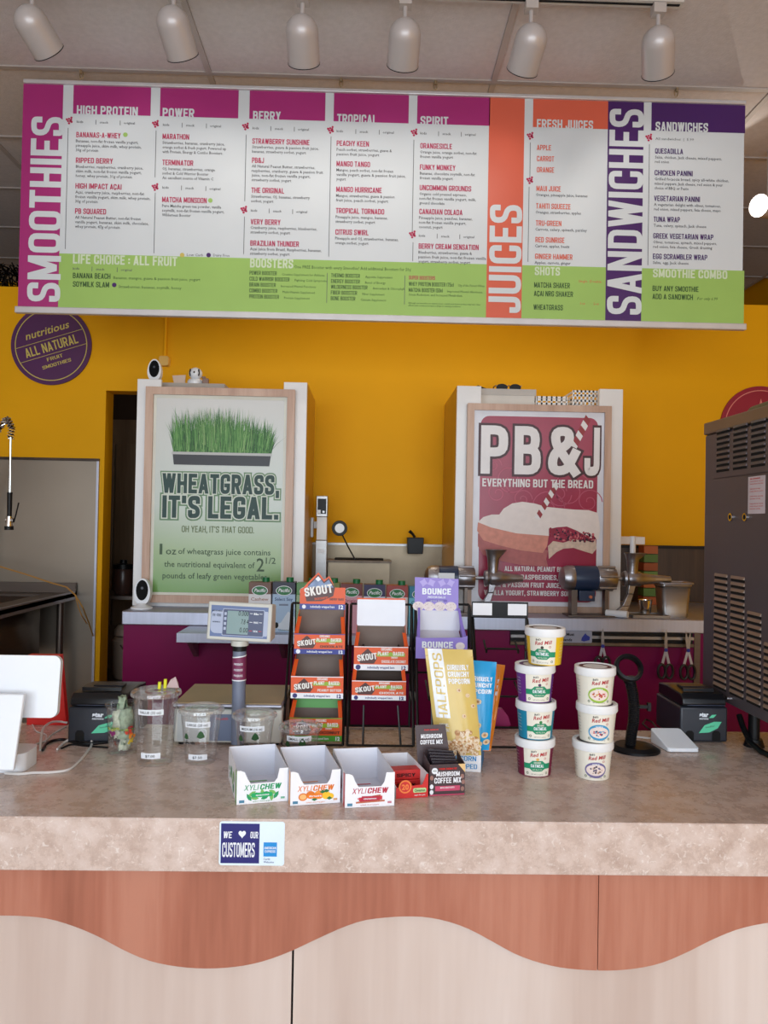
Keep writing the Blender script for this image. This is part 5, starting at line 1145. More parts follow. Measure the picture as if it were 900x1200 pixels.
def fruit(m, W, H, I1, I2):
    for k, (x, y, r, c_) in enumerate(((-0.25, 0.24, 0.09, I1), (-0.1, 0.29, 0.09, I1), (0.07, 0.28, 0.1, I2), (0.22, 0.25, 0.09, mat('lemon_ink', (246, 196, 40), 0.4)), (0.3, 0.22, 0.07, mat('lemon_ink', (246, 196, 40), 0.4)))):
        m.ell(x*W, y*H, r*W, r*W*0.85, 0.001+k*3e-5, c_, n=18); m.ell(x*W, y*H, r*W*0.75, r*W*0.6, 0.0011+k*3e-5, mat('orange_pale_ink', (252, 190, 120), 0.4) if k == 0 else c_, n=18)
    for x, y in ((0.14, 0.36), (0.22, 0.38), (0.28, 0.16), (-0.02, 0.15)): m.flat([(x*W-0.006, y*H), (x*W, y*H+0.004), (x*W+0.006, y*H), (x*W, y*H-0.003)], 0.0013, mat('leaf_ink', (40, 110, 60), 0.4))
    m.flat(m.rrect(-W*0.17, W*0.14, H*0.19, H*0.32, 0.004), 0.0018, mat('orange_panel_ink', (240, 128, 20), 0.4))
def cinn(m, W, H, I1, I2):
    for x0_, y0_, x1_, y1_ in ((-0.28, 0.12, 0.3, 0.2), (-0.22, 0.18, 0.25, 0.32), (0.05, 0.28, 0.22, 0.36), (-0.25, 0.24, 0.1, 0.3)):
        m.flat([(x0_*W, y0_*H), (x1_*W, y0_*H+0.002), (x1_*W, y1_*H), (x0_*W, y1_*H-0.002)], 0.0009+abs(x0_)*1e-3, (mat('cinnamon_ink', (188, 104, 74), 0.5) if y0_ in (0.12, 0.28) else I2))
    m.flat([(-W*0.2, H*0.17), (W*0.2, H*0.2), (W*0.2, H*0.32), (-W*0.16, H*0.33)], 0.0018, I1)
gum((277, 943.5), (337, 938.5), 0.0665, 0.165, 'green', (20, 150, 92), (120, 186, 96), 'spearmint', 'spearmint gum box with green print, leftmost in the row', mint, -0.002)
gum((340, 944.5), (398.5, 940.5), 0.0665, 0.165, 'orange', (226, 120, 34), (240, 150, 60), 'fruit', 'fruit gum box with orange print, second in the row', fruit, -0.004)
gum((404, 947), (462, 944.2), 0.0665, 0.165, 'red', (184, 32, 62), (206, 44, 60), 'cinnamon', 'cinnamon gum box with crimson print, third in the row', cinn, -0.006)
# cinnamon open box with two small red packs
t, W = front_box('cinnamon_box', (464, 936), (501.5, 934), 'low red and white open box holding small cinnamon packs', 'box')
RB = mat('cinnamon_red', (206, 40, 38), 0.4); D = 0.135; H = 0.052
m = MB(FACE()); m.prism([(-W/2, 0), (W/2, 0), (W/2, H*0.92), (W/2-0.004, H*0.9), (W/2-0.012, H*0.5), (-W/2, H*0.42)], -0.0012, 0, RB); m.build('front_panel', t, smooth=False)
m = MB(); 
m.hexa([(W/2-0.0012, 0.0012, 0), (W/2, 0.0012, 0), (W/2-0.012, D, 0), (W/2-0.0132, D, 0), (W/2-0.0012, 0.0012, H*0.92), (W/2, 0.0012, H*0.92), (W/2-0.012, D, H), (W/2-0.0132, D, H)], CARD); m.build('side_panel', t)
m = MB(); m.hexa([(-W/2, 0.0012, 0), (-W/2+0.0012, 0.0012, 0), (-W/2-0.0108, D, 0), (-W/2-0.012, D, 0), (-W/2, 0.0012, H*0.42), (-W/2+0.0012, 0.0012, H*0.42), (-W/2-0.0108, D, H), (-W/2-0.012, D, H)], CARD); m.build('side_panel', t)
m = MB(); m.box(-W/2-0.012, W/2-0.012, D, D+0.0012, 0, H, CARD); m.build('back_panel', t)
m = MB(); m.hexa([(-W/2+0.002, 0.002, 0), (W/2-0.002, 0.002, 0), (W/2-0.014, D, 0), (-W/2-0.01, D, 0), (-W/2+0.002, 0.002, 0.001), (W/2-0.002, 0.002, 0.001), (W/2-0.014, D, 0.001), (-W/2-0.01, D, 0.001)], INB); m.build('floor_panel', t)
m = MB(FACE()); YO = mat('orange_seal_ink', (240, 130, 60), 0.5)
m.ell(-W*0.22, H*0.45, 0.0135, 0.0135, 0.0008, YO, n=20); m.ell(-W*0.22, H*0.45, 0.0105, 0.0105, 0.001, RB, n=20); m.text('20', -W*0.22, H*0.34, 0.011, YO, w=0.015, z=0.0012, align='C', bold=0.04)
m.flat(m.rrect(W*0.03, W*0.44, H*0.2, H*0.38, 0.003), 0.0008, mat('pale_green_tag', (186, 214, 150), 0.4)); m.text('Cinnamon', W*0.235, H*0.245, H*0.1, DGRN, w=W*0.33, z=0.0012, align='C', bold=0.03); m.text('sugar free gum', W*0.24, H*0.09, H*0.05, WHP, w=W*0.34, z=0.0012, align='C', bold=0.02)
m.build('print', t, smooth=False, kind='stuff')
cz = t
for k in range(2):
    c0 = cz.matrix_basis @ Vector((-0.002, 0.045+0.002*k, 0.0015+0.0205*k))
    p = thing('gum_pack', tuple(c0), ('lower' if k == 0 else 'upper')+' small red pack stacked inside the cinnamon box', 'pack', rz=cz.rotation_euler.z)
    m = MB(); m.box(-0.034, 0.034, 0.0, 0.03, 0, 0.02, RB); m.build('body', p, bevel=0.001)
    m = MB(FACE()); m.text('SPICY', 0, 0.006, 0.007, BLK, w=0.04, z=0.0008, align='C', bold=0.03); m.build('lettering', p, smooth=False, kind='stuff')
# mushroom coffee box
t, W = front_box('coffee_mix_box', (503, 933), (544.5, 931), 'brown mushroom coffee mix box with a raised lid card', 'box')
MU = mat('mushroom_brown', (66, 48, 52), 0.45); PK = mat('mushroom_pink', (196, 70, 104), 0.45); CRM = mat('cream_corner', (228, 190, 130), 0.5); H = 0.064; D = 0.06
m = MB(); m.box(-W/2, W/2, 0, 0.0012, 0, H, MU); m.build('front_panel', t)
for x in (-W/2, W/2-0.0012): m = MB(); m.hexa([(x, 0.0012, 0), (x+0.0012, 0.0012, 0), (x+0.0012, D, 0), (x, D, 0), (x, 0.0012, H), (x+0.0012, 0.0012, H), (x+0.0012, D, H*1.15), (x, D, H*1.15)], MU); m.build('side_panel', t)
m = MB(); m.hexa([(-W/2-0.006, D, 0), (W/2-0.006, D, 0), (W/2-0.006, D+0.0012, 0), (-W/2-0.006, D+0.0012, 0), (-W/2-0.014, D+0.02, H*1.95), (W/2-0.022, D+0.02, H*1.95), (W/2-0.022, D+0.0212, H*1.95), (-W/2-0.014, D+0.0212, H*1.95)], MU); m.build('lid_card', t)
m = MB(FACE())
for s_, y, h_, w_, c_ in (('FOUR SIGMATIC', 0.83, 0.06, 0.5, RED), ('MUSHROOM', 0.62, 0.15, 0.66, CARD), ('COFFEE MIX', 0.40, 0.18, 0.76, CARD)): m.text(s_, 0.001, H*y, H*h_, c_, w=W*w_, z=0.0012, align='C', bold=0.04)
m.rect(-W*0.34, W*0.36, H*0.15, H*0.31, 0.0008, PK); m.text('WITH CORDYCEPS', 0, H*0.23, H*0.05, CARD, w=W*0.4, z=0.0012, align='C'); m.rect(-W*0.49, W*0.49, H*0.005, H*0.045, 0.0008, PK)
m.flat([(W*0.3, H), (W/2, H), (W/2, H*0.72)], 0.001, CRM)
m.ell(-W*0.36, H*0.8, 0.0065, 0.0065, 0.001, WHP); m.rect(-W*0.41, -W*0.31, H*0.79, H*0.81, 0.0013, DGRN)
for a, b2 in ((-0.44, 0.58), (0.42, 0.6), (0.45, 0.42), (0.43, 0.2), (-0.44, 0.3), (-0.44, 0.12)): m.ell(W*a, H*b2, 0.004, 0.005, 0.001, mat('mushroom_tan_ink', (150, 110, 100), 0.5) if b2 > 0.35 or a > 0 else WHP, n=10)
m.build('front_print', t, smooth=False, kind='stuff')
m = MB(FACE((-0.0, D+0.017-0.0005, 0), tilt=-math.atan2(0, 1)))
m.M = FACE((-0.017, D-0.002, 0), tilt=math.atan2(0.02, H*1.95))
for s_, y, h_, w_, c_ in (('FOUR SIGMATIC', 1.80, 0.05, 0.42, RED), ('MUSHROOM', 1.55, 0.14, 0.62, CARD), ('COFFEE MIX', 1.36, 0.14, 0.66, CARD)): m.text(s_, 0.0, H*y, H*h_, c_, w=W*w_, z=0.003, align='C', bold=0.04)
m.build('lid_print', t, smooth=False, kind='stuff')
m = MB()
for k in range(5): m.hexa([(-W/2+0.006, 0.008+0.009*k, 0.002), (W/2-0.008, 0.008+0.009*k, 0.002), (W/2-0.008, 0.013+0.009*k, 0.002), (-W/2+0.006, 0.013+0.009*k, 0.002), (-W/2+0.008, 0.012+0.009*k, H*(1.05+0.06*k)), (W/2-0.012, 0.012+0.009*k, H*(1.0+0.05*k)), (W/2-0.012, 0.015+0.009*k, H*(1.0+0.05*k)), (-W/2+0.008, 0.015+0.009*k, H*(1.05+0.06*k))], mat('dark_sachet', (42, 32, 40), 0.25))
m.build('sachets', t, kind='stuff')

# ================================================================ popcorn tray and bags
t, W = front_box('popcorn_tray', (508, 902.5), (563.5, 905), 'white and blue open tray holding the three popcorn bags', 'box')
TB = mat('tray_blue', (28, 140, 204), 0.4); D = 0.11; H = 0.042
m = MB(); m.box(-W/2, W/2, 0, 0.0015, 0, H, CARD); m.build('front_panel', t)
m = MB(); m.hexa([(W/2-0.0015, 0.0015, 0), (W/2, 0.0015, 0), (W/2+0.012, D, 0), (W/2+0.0105, D, 0), (W/2-0.0015, 0.0015, H), (W/2, 0.0015, H), (W/2+0.014, D, 0.095), (W/2+0.0125, D, 0.095)], TB); m.build('side_panel', t)
m = MB(); m.hexa([(-W/2, 0.0015, 0), (-W/2+0.0015, 0.0015, 0), (-W/2+0.0135, D, 0), (-W/2+0.012, D, 0), (-W/2, 0.0015, H), (-W/2+0.0015, 0.0015, H), (-W/2+0.0135, D, 0.095), (-W/2+0.012, D, 0.095)], TB); m.build('side_panel', t)
m = MB(); m.box(-W/2+0.012, W/2+0.012, D, D+0.0015, 0, 0.095, CARD); m.build('back_panel', t)
m = MB(FACE()); m.text('POPCORN', W*0.40, H*0.58, H*0.26, TB, w=W*0.62, z=0.0008, align='R', bold=0.01); m.text('HALFPOPPED', W*0.42, H*0.16, H*0.26, TB, w=W*0.8, z=0.0008, align='R', bold=0.01); m.build('lettering', t, smooth=False, kind='stuff')
tray = t
POP = [mat('popcorn_%d' % k, c_, 0.6) for k, c_ in enumerate(((226, 200, 164), (206, 168, 122), (178, 128, 80), (236, 220, 196)))]
def bag(cor, Yb, Yt, lab, col, parts, bulge=0.02, pink=None):
    TL, TR, BR, BL = cor
    P = [at(*TL, Y=Yt), at(*TR, Y=Yt), at(*BR, Y=Yb), at(*BL, Y=Yb)]; base = (P[2]+P[3])/2
    t = thing('popcorn_bag', tuple(base), lab, 'bag', 'popcorn bags in the tray')
    def S(u, v, z):
        a = P[3].lerp(P[2], u); b2 = P[0].lerp(P[1], u); p = a.lerp(b2, v)
        e = min(1.0, min(v, 1-v)/0.18); s_ = math.sin(PI*max(0, min(1, u)))**0.7 if 0 < u < 1 else 0
        wr = 0.0012*math.sin(u*31+v*9)*e
        return p, bulge*s_*math.sin(PI/2*e)*(1.15-0.5*v)+wr*0.6
    def front(x, y, z): p, k = S(x, y, 0); q_ = p-base; return (q_.x, q_.y-k-z-0.001, q_.z)
    def back(x, y, z): p, k = S(x, y, 0); q_ = p-base; return (q_.x, q_.y+k+0.001, q_.z)
    for nm, f in (('front_film', front), ('back_film', back)):
        m = MB(); m.warp = f; m.grid(0, 1, 0, 1, 0, 14, 22, col); m.build(nm, t)
    m = MB(); m.warp = front; parts(m); m.build('print', t, smooth=False, kind='stuff')
    return t
def bump_print(m, n, u0, u1, v0, v1, z0_=0.0012, asp=0.42):
    for k in range(n):
        x = random.uniform(u0, u1); y = random.uniform(v0, v1); r = random.uniform(0.045, 0.075)
        m.ell(x, y, r, r*asp, z0_+k*1.2e-5, POP[k % 4], n=9); m.ell(x+r*0.25, y-r*0.1, r*0.4, r*asp*0.45, z0_+k*1.2e-5+6e-6, POP[(k+2) % 4], n=7); m.ell(x-r*0.4, y+r*0.15, r*0.35, r*asp*0.4, z0_+k*1.2e-5+7e-6, POP[3], n=7)
YB_ = mat('mustard_film', (214, 188, 108), 0.3, var=0.08); BB_ = mat('blue_film', (30, 156, 214), 0.28, var=0.05); OB_ = mat('orange_film', (222, 124, 34), 0.3, var=0.05)
def pr_yellow(m):
    m.grid(0.06, 0.36, 0.36, 1.0, 0.0006, 4, 12, WHP, fx=lambda x, y, a, b2: (x+0.02*(1-b2), y))
    m.text('HALFPOPS', 0.33, 0.34, 0.19, YB_, w=0.62, z=0.0014, bold=0.0, rot=PI/2)
    for s_, y in (('CURIOUSLY', 0.81), ('CRUNCHY', 0.745), ('POPCORN', 0.68)): m.text(s_, 0.42, y, 0.05, WHP, w=0.46, z=0.001, bold=0.06, shear=0.0)
    m.text('CARAMEL', 0.13, 0.28, 0.03, WHP, w=0.2, z=0.001); m.text('& SEA SALT', 0.14, 0.235, 0.03, WHP, w=0.2, z=0.001)
    bump_print(m, 75, 0.1, 0.95, 0.02, 0.16); bump_print(m, 22, 0.4, 0.9, 0.14, 0.24)
    for x, y in ((0.62, 0.62), (0.8, 0.57), (0.9, 0.47), (0.68, 0.38)): m.ell(x, y, 0.05, 0.02, 0.001, POP[0], n=9); m.ell(x+0.01, y, 0.02, 0.01, 0.0012, POP[2], n=7)
    m.rect(0, 1, 0.93, 0.935, 0.0012, mat('seal_line', (180, 150, 70), 0.4))
def pr_blue(m):
    for s_, y in (('CURIOUSLY', 0.78), ('CRUNCHY', 0.71), ('POPCORN', 0.64)): m.text(s_, 0.9, y, 0.05, WHP, w=0.82, z=0.001, bold=0.06, align='R')
    for x, y in ((0.45, 0.55), (0.5, 0.29), (0.78, 0.18), (0.86, 0.1), (0.6, 0.08)): m.ell(x, y, 0.13, 0.033, 0.001, POP[0], n=10); m.ell(x, y, 0.06, 0.016, 0.0012, POP[2], n=7)
def pr_or(m):
    for s_, y in (('Y', 0.78), ('Y', 0.71), ('N', 0.64)): m.text(s_, 0.65, y, 0.05, WHP, w=0.12, z=0.001, bold=0.03)
    m.ell(0.6, 0.2, 0.1, 0.03, 0.001, POP[0], n=9)
bag(((573, 777), (592, 779.5), (575, 880), (556, 880)), 1.80, 1.85, 'orange popcorn bag at the back right of the tray', OB_, pr_or, 0.006)
bag(((546, 773), (582, 776), (573, 879), (540, 879)), 1.765, 1.80, 'blue popcorn bag in the middle of the tray', BB_, pr_blue, 0.012)
bag(((497.5, 759.5), (553.5, 761.5), (564, 885), (512, 885)), 1.725, 1.755, 'mustard yellow popcorn bag at the front of the tray', YB_, pr_yellow, 0.016)
# magenta scoop behind the bags, small clear ball
t = thing('magenta_scoop', tuple(at(586, 852, Z=ZC+0.0005)), 'magenta plastic scoop behind the popcorn tray', 'scoop')
m = MB(FACE()); 
MS = mat('magenta_plastic', (176, 40, 116), 0.35)
m.prism([(-0.045, 0.0), (0.022, 0.0), (0.03, 0.006), (0.022, 0.03), (0.006, 0.05), (-0.04, 0.05)], -0.02, 0.0, MS); m.build('body', t, bevel=0.004)

# ================================================================ oatmeal cups
CUPW = mat('cup_cream', (232, 228, 214), 0.45, var=0.01); LIDW = mat('cup_lid_white', (236, 238, 240), 0.4, var=0.01)
OGR = mat('oat_green', (22, 140, 100), 0.45); ORD = mat('mill_red', (178, 38, 44), 0.5)
LIDTOP = {'maroon': (90, 24, 40), 'teal': (30, 110, 110), 'purple': (80, 40, 110), 'yellow': (90, 80, 70), 'oval_green': (90, 40, 50), 'oval_blue': (70, 60, 90), 'oval_purple': (60, 60, 70)}
CH = 0.0815
def cup(px, Yc, z, side, scol, turn, lab, oval=None):
    X = at(px, 850, Y=Yc).x; t = thing('oatmeal_cup', (X, Yc, z), lab, 'cup', rz=turn)
    Rb, Rt, Hc = 0.0365, 0.0425, 0.066
    Rf = lambda y: Rb+(Rt-Rb)*y/Hc
    SM = mat('cup_side_'+side, scol, 0.45); body = SM if not oval else CUPW
    m = MB(); m.lathe([(0, 0.003), (Rb-0.002, 0.003), (Rb-0.002, 0), (Rb, 0), (Rt, Hc)], 36, body); m.build('body', t)
    m = MB(); m.lathe([(Rt, Hc-0.001), (Rt+0.002, Hc-0.002), (Rt+0.0035, Hc+0.001), (Rt+0.003, Hc+0.0155), (Rt+0.0015, Hc+0.0165), (Rt-0.002, Hc+0.0165), (Rt-0.003, Hc+0.0145), (0, Hc+0.0145)], 36, LIDW)
    m.lathe([(0.036, Hc+0.0148), (0.027, Hc+0.0148)], 28, mat('lidprint_'+side, LIDTOP[side], 0.5)); m.build('lid', t)
    m = MB(); m.warp = lambda x, y, z_: ((Rf(y)+z_)*math.sin(x/0.040), -(Rf(y)+z_)*math.cos(x/0.040), y)
    w2 = 0.031
    if not oval: m.grid(-w2, w2, 0.002, Hc-0.002, 0.0003, 14, 2, CUPW)
    # mill name, script style
    m.text("Bob's", -0.014, 0.0555, 0.0045, ORD if False else BLK, w=0.011, z=0.0007, rot=0.12, shear=0.2, bold=0.02); m.text('Red Mill', -0.016, 0.0455, 0.0085, ORD, w=0.036, z=0.0007, rot=0.1, shear=0.25, bold=0.02)
    m.ell(0.017, 0.0425, 0.0025, 0.0025, 0.0006, ORD, n=12, inner=0.65)
    if not oval:
        m.grid(-w2, w2, 0.019, 0.031, 0.0006, 14, 1, OGR); m.grid(-0.018, 0.018, 0.031, 0.0375, 0.0006, 10, 1, OGR, fx=lambda x, y, a, b2: (x*(1-0.4*b2), y)); m.grid(-0.018, 0.018, 0.0135, 0.0191, 0.0006, 10, 1, OGR, fx=lambda x, y, a, b2: (x*(1-0.4*(1-b2)), y))
        m.text('ORGANIC', 0, 0.0315, 0.0036, CUPW, w=0.016, z=0.001, align='C', bold=0.02); m.text('OATMEAL', 0, 0.0225, 0.0072, WHP, w=0.030, z=0.001, align='C', bold=0.045)
        m.text('with flax & chia', 0, 0.016, 0.0036, CUPW, w=0.022, z=0.001, align='C', shear=0.2)
        m.ell(0, 0.0405, 0.0035, 0.0035, 0.0009, mat('topping_'+side, {'maroon': (220, 170, 90), 'teal': (40, 130, 60), 'purple': (80, 50, 90), 'yellow': (60, 50, 40)}[side], 0.5), n=10)
    else:
        OV = mat('oval_'+side, oval, 0.5); m.ell(0, 0.0235, 0.0245, 0.0178, 0.0006, OV, n=28, rings=5); m.ell(0, 0.0235, 0.0215, 0.0125, 0.0009, mat('cereal_ink', (232, 214, 206), 0.5), n=24, rings=4)
        rn = random.Random(side)
        for k in range(22):
            a = rn.uniform(0, 2*PI); r = rn.uniform(0.1, 0.9); m.ell(0.0165*r*math.cos(a), 0.0235+0.009*r*math.sin(a), rn.uniform(0.0012, 0.003), rn.uniform(0.0012, 0.0024), 0.0012+k*1e-5, mat('berry_%s_%d' % (side, k % 3), {'oval_green': ((190, 40, 50), (214, 170, 90), (170, 60, 60)), 'oval_blue': ((46, 50, 90), (190, 40, 60), (120, 160, 190)), 'oval_purple': ((60, 50, 70), (110, 100, 130), (180, 150, 130))}[side][k % 3], 0.5), n=8)
        m.text('OATMEAL', 0, 0.0355, 0.0028, WHP, w=0.016, z=0.001, align='C', bold=0.03)
    m.text('NET WT 2.1 oz (61 g)', 0, 0.0055, 0.0028, GREY, w=0.028, z=0.0007, align='C')
    for sx in (-1, 1): m.ell(sx*0.023, 0.009, 0.0028, 0.0028, 0.0006, DGRN, n=10, inner=0.6)
    for k in range(6): m.text('Ingredients', 0.043, 0.052-0.007*k, 0.0024, GREY if oval else CUPW, w=0.014, z=0.0007); m.text('Directions', -0.06, 0.052-0.007*k, 0.0024, GREY if oval else CUPW, w=0.014, z=0.0007)
    m.build('printed_label', t, smooth=False, kind='stuff')
for k, (px, s, c_, tn, lab) in enumerate(((627, 'maroon', (116, 26, 62), 0.0, 'oatmeal cup with maroon side, bottom of the left stack'), (627.5, 'teal', (24, 132, 166), 0.12, 'oatmeal cup with bright blue side, second from the bottom of the left stack'), (626, 'purple', (100, 36, 130), 0.1, 'oatmeal cup with purple side, third from the bottom of the left stack'), (637, 'yellow', (232, 190, 30), -0.32, 'oatmeal cup with yellow side, set askew on top of the left stack'))):
    cup(px, 1.748+0.004*(k == 3), ZC+0.0005+k*(CH+0.001), s, c_, tn-0.05, lab)
for k, (px, s, c_, tn, lab) in enumerate(((695, 'oval_purple', (112, 104, 150), 0.0, 'white oatmeal cup with purple oval, bottom of the right stack'), (699, 'oval_blue', (60, 150, 196), -0.03, 'white oatmeal cup with blue oval, middle of the right stack'), (696.5, 'oval_green', (150, 186, 60), 0.05, 'white oatmeal cup with green oval, top of the right stack'))):
    cup(px, 1.73, ZC+0.0005+k*(CH+0.001), s, (230, 226, 214), tn-0.1, lab, oval=c_)

# ================================================================ clear sample cups
def clearcup(px, Yc, Rb, Rt, H, lab, l1, l2, lid=True, logo=True, name='clear_cup'):
    X = at(px, 860, Y=Yc).x; t = thing(name, (X, Yc, ZC+0.0005), lab, 'cup', 'clear plastic cups by the scale' if logo else None)
    m = MB(); m.lathe([(0, 0.003), (Rb*0.9, 0.002), (Rb, 0.0), (Rb+0.001, 0.008), (Rt-0.001, H-0.006), (Rt+0.002, H-0.004), (Rt+0.002, H), (Rt, H)], 36, CLEAR); m.build('body', t)
    if lid:
        m = MB(); m.lathe([(Rt+0.003, H-0.003), (Rt+0.0045, H-0.001), (Rt+0.004, H+0.006), (Rt-0.002, H+0.009), (Rt-0.006, H+0.004), (Rt*0.5, H+0.005), (Rt*0.45, H+0.007), (0.006, H+0.007)], 40, CLEAR2)
        for k in range(40):
            a = 2*PI*k/40; m.box((Rt+0.004)*math.cos(a)-0.0008, (Rt+0.004)*math.cos(a)+0.0008, (Rt+0.004)*math.sin(a)-0.0008, (Rt+0.004)*math.sin(a)+0.0008, H-0.003, H+0.003, CLEAR2)
        m.build('lid', t)
    Rf = lambda y: Rb+(Rt-Rb)*y/H
    for (s_, y, w_) in ((l1, H*0.80 if logo else H*0.79, 0.06), (l2, H*0.16, 0.045)):
        if not s_: continue
        m = MB(); m.warp = lambda x, yy, z_: ((Rf(yy)+0.0006+z_)*math.sin(x/Rf(yy)), -(Rf(yy)+0.0006+z_)*math.cos(x/Rf(yy)), yy)
        m.grid(-w_/2, w_/2, y-0.0065, y+0.0065, 0, 12, 1, WHP); m.text(s_, 0, y-0.003, 0.006, BLK, w=min(w_*0.8, len(s_)*0.0042), z=0.0005, align='C', bold=0.01); m.build('price_label', t, smooth=False)
    if logo:
        m = MB(); m.warp = lambda x, yy, z_: ((Rf(yy)+0.0006+z_)*math.sin(x/Rf(yy)), -(Rf(yy)+0.0006+z_)*math.cos(x/Rf(yy)), yy)
        y = H*0.42; LF = mat('leaf_logo_green', (40, 84, 44), 0.5)
        m.text('Earth', -0.030, y, 0.0075, BLK, w=0.024, z=0.0002, bold=0.01); m.text('choice', -0.004, y, 0.0075, mat('brown_logo_ink', (120, 80, 60), 0.5), w=0.03, z=0.0002, bold=0.01)
        for lx, ly, s in ((0.008, y+0.02, 1), (-0.028, y+0.015, 0.8)): m.flat([(lx-0.009*s, ly-0.003), (lx-0.005*s, ly+0.006*s), (lx, ly+0.012*s), (lx+0.006*s, ly+0.006*s), (lx+0.009*s, ly-0.003), (lx, ly-0.007*s)], 0.0002, LF)
        m.build('printed_logo', t, smooth=False, kind='stuff')
    return t, X
def RX(r_px, Y): return r_px*Y/900
c32, Xc = clearcup(182, 1.79, 0.0385, 0.052, 0.158, 'tallest clear cup with a value label, right of the cup of banknotes', 'VALUE (32 oz)', '$7.00', logo=False)
clearcup(235.5, 1.80, 0.0335, 0.0475, 0.118, 'clear lidded cup labelled large, left of the scale pole', 'LARGE (20 oz)', '$7.50')
clearcup(298, 1.81, 0.0335, 0.0475, 0.105, 'clear lidded cup labelled medium, behind the green gum box', 'MEDIUM (16 oz)', '')
clearcup(352, 1.81, 0.0355, 0.046, 0.078, 'shortest clear cup labelled small, behind the orange gum box', 'SMALL (12 oz)', '')
for k, (dx, c_) in enumerate(((0.004, 'left'), (0.015, 'right'))):
    t = thing('yellow_peg', (Xc+dx, 1.80+0.008*k, ZC+0.1665), 'short yellow peg on the lid of the tallest clear cup, %s one' % c_, 'peg')
    m = MB(); m.cyl((0, 0, 0), (0.001, 0.0, 0.016+0.005*k), 0.0038, m=mat('yellow_plastic', (226, 224, 40), 0.4), n=10); m.build('stick', t)
t = thing('napkin_scrap', (Xc+0.032, 1.81, ZC+0.168), 'crumpled pinkish wrapper resting on the tallest clear cup lid', 'paper')
m = MB(); m.add([(-0.014, 0, 0), (0.016, -0.004, 0.0), (0.012, 0.006, 0.004), (-0.01, 0.008, 0.002), (-0.004, 0.0, 0.018), (0.006, 0.002, 0.024), (0.012, 0.004, 0.01)], [(0, 1, 5, 4), (1, 2, 6), (1, 6, 5), (2, 3, 4, 5), (3, 0, 4), (0, 3, 2, 1), (2, 5, 6)], mat('wrapper_pink', (190, 164, 164), 0.5)); m.build('sheet', t, solid=0.001)
# tip cup with banknotes
tc, Xt = clearcup(144, 1.86, 0.031, 0.0405, 0.117, 'clear tip cup stuffed with crumpled dollar bills beside the left printer', '', '', lid=False, logo=False, name='tip_cup')
NOTE = [mat('note_green_%d' % k, c_, 0.7, var=0.25, scale=130) for k, c_ in enumerate(((150, 166, 140), (190, 196, 174), (120, 142, 116), (214, 214, 196)))]
rn = random.Random(3)
for k in range(9):
    a = 2*PI*k/9; rr = rn.uniform(0.004, 0.012); zb3 = ZC+0.008+rn.uniform(0.0, 0.05)
    t = thing('dollar_bill', (Xt+rr*math.cos(a), 1.86+rr*math.sin(a), zb3), ('crumpled banknote sticking tall out of the tip cup' if k == 0 else 'crumpled green banknote inside the clear tip cup'), 'banknote', 'banknotes stuffed in the tip cup', rz=rn.uniform(0, 6))
    m = MB(); tw = rn.uniform(0.5, 2.2); bd = rn.uniform(0.2, 0.8); ll = rn.uniform(0.05, 0.075) if k else 0.1; Mt = NOTE[k % 4]
    def fw_(x, y, z_): an = x*90*bd+y*tw*8; r2 = 0.0165+0.003*math.sin(y*140+x*200); return (r2*math.cos(an), r2*math.sin(an), y*(1.0)+0.002*math.sin(x*300))
    m.warp = fw_; m.grid(-0.03, 0.03, 0, ll, 0, 9, 7, Mt)
    m.build('note', t, solid=0.0004)
    m = MB(); m.warp = lambda x, y, z_: (lambda p: (p[0]*1.05, p[1]*1.05, p[2]))(fw_(x, y, z_)); m.ell(0.002, ll*0.5, 0.006, 0.009, 0, NOTE[(k+2) % 4], n=12, rings=2, inner=0.5); m.text('ONE', -0.012, ll*0.2, 0.006, DGRN, w=0.014); m.build('portrait_print', t, kind='stuff')
m = MB(); Rf = lambda y: 0.0308+0.0095*y/0.117
m.warp = lambda x, yy, z_: ((Rf(yy)+0.0008+z_)*math.sin(x/0.036), -(Rf(yy)+0.0008+z_)*math.cos(x/0.036), yy)
for x, y, r, c_ in ((-0.016, 0.052, 0.010, (120, 30, 90)), (0.024, 0.056, 0.010, (190, 60, 40)), (0.034, 0.046, 0.010, (214, 130, 40)), (0.03, 0.034, 0.008, (200, 170, 40)), (-0.008, 0.03, 0.005, (110, 60, 50)), (0.03, 0.066, 0.007, (150, 40, 40))):
    for j in range(6): m.ell(x+rn.uniform(-0.006, 0.006), y+rn.uniform(-0.005, 0.005), r*0.4, r*0.35, 0.0002+j*1e-5, mat('fruit_ink_%d_%d_%d' % c_, c_, 0.5), n=8)
for k in range(16): m.ell(-0.03+0.066*rn.random(), 0.064+rn.uniform(-0.004, 0.004), 0.004, 0.0022, 0.0003, mat('fruit_leaf_%d' % (k % 2), ((90, 120, 50), (170, 170, 80))[k % 2], 0.5), n=6)
m.build('fruit_print', tc, smooth=False, kind='stuff')

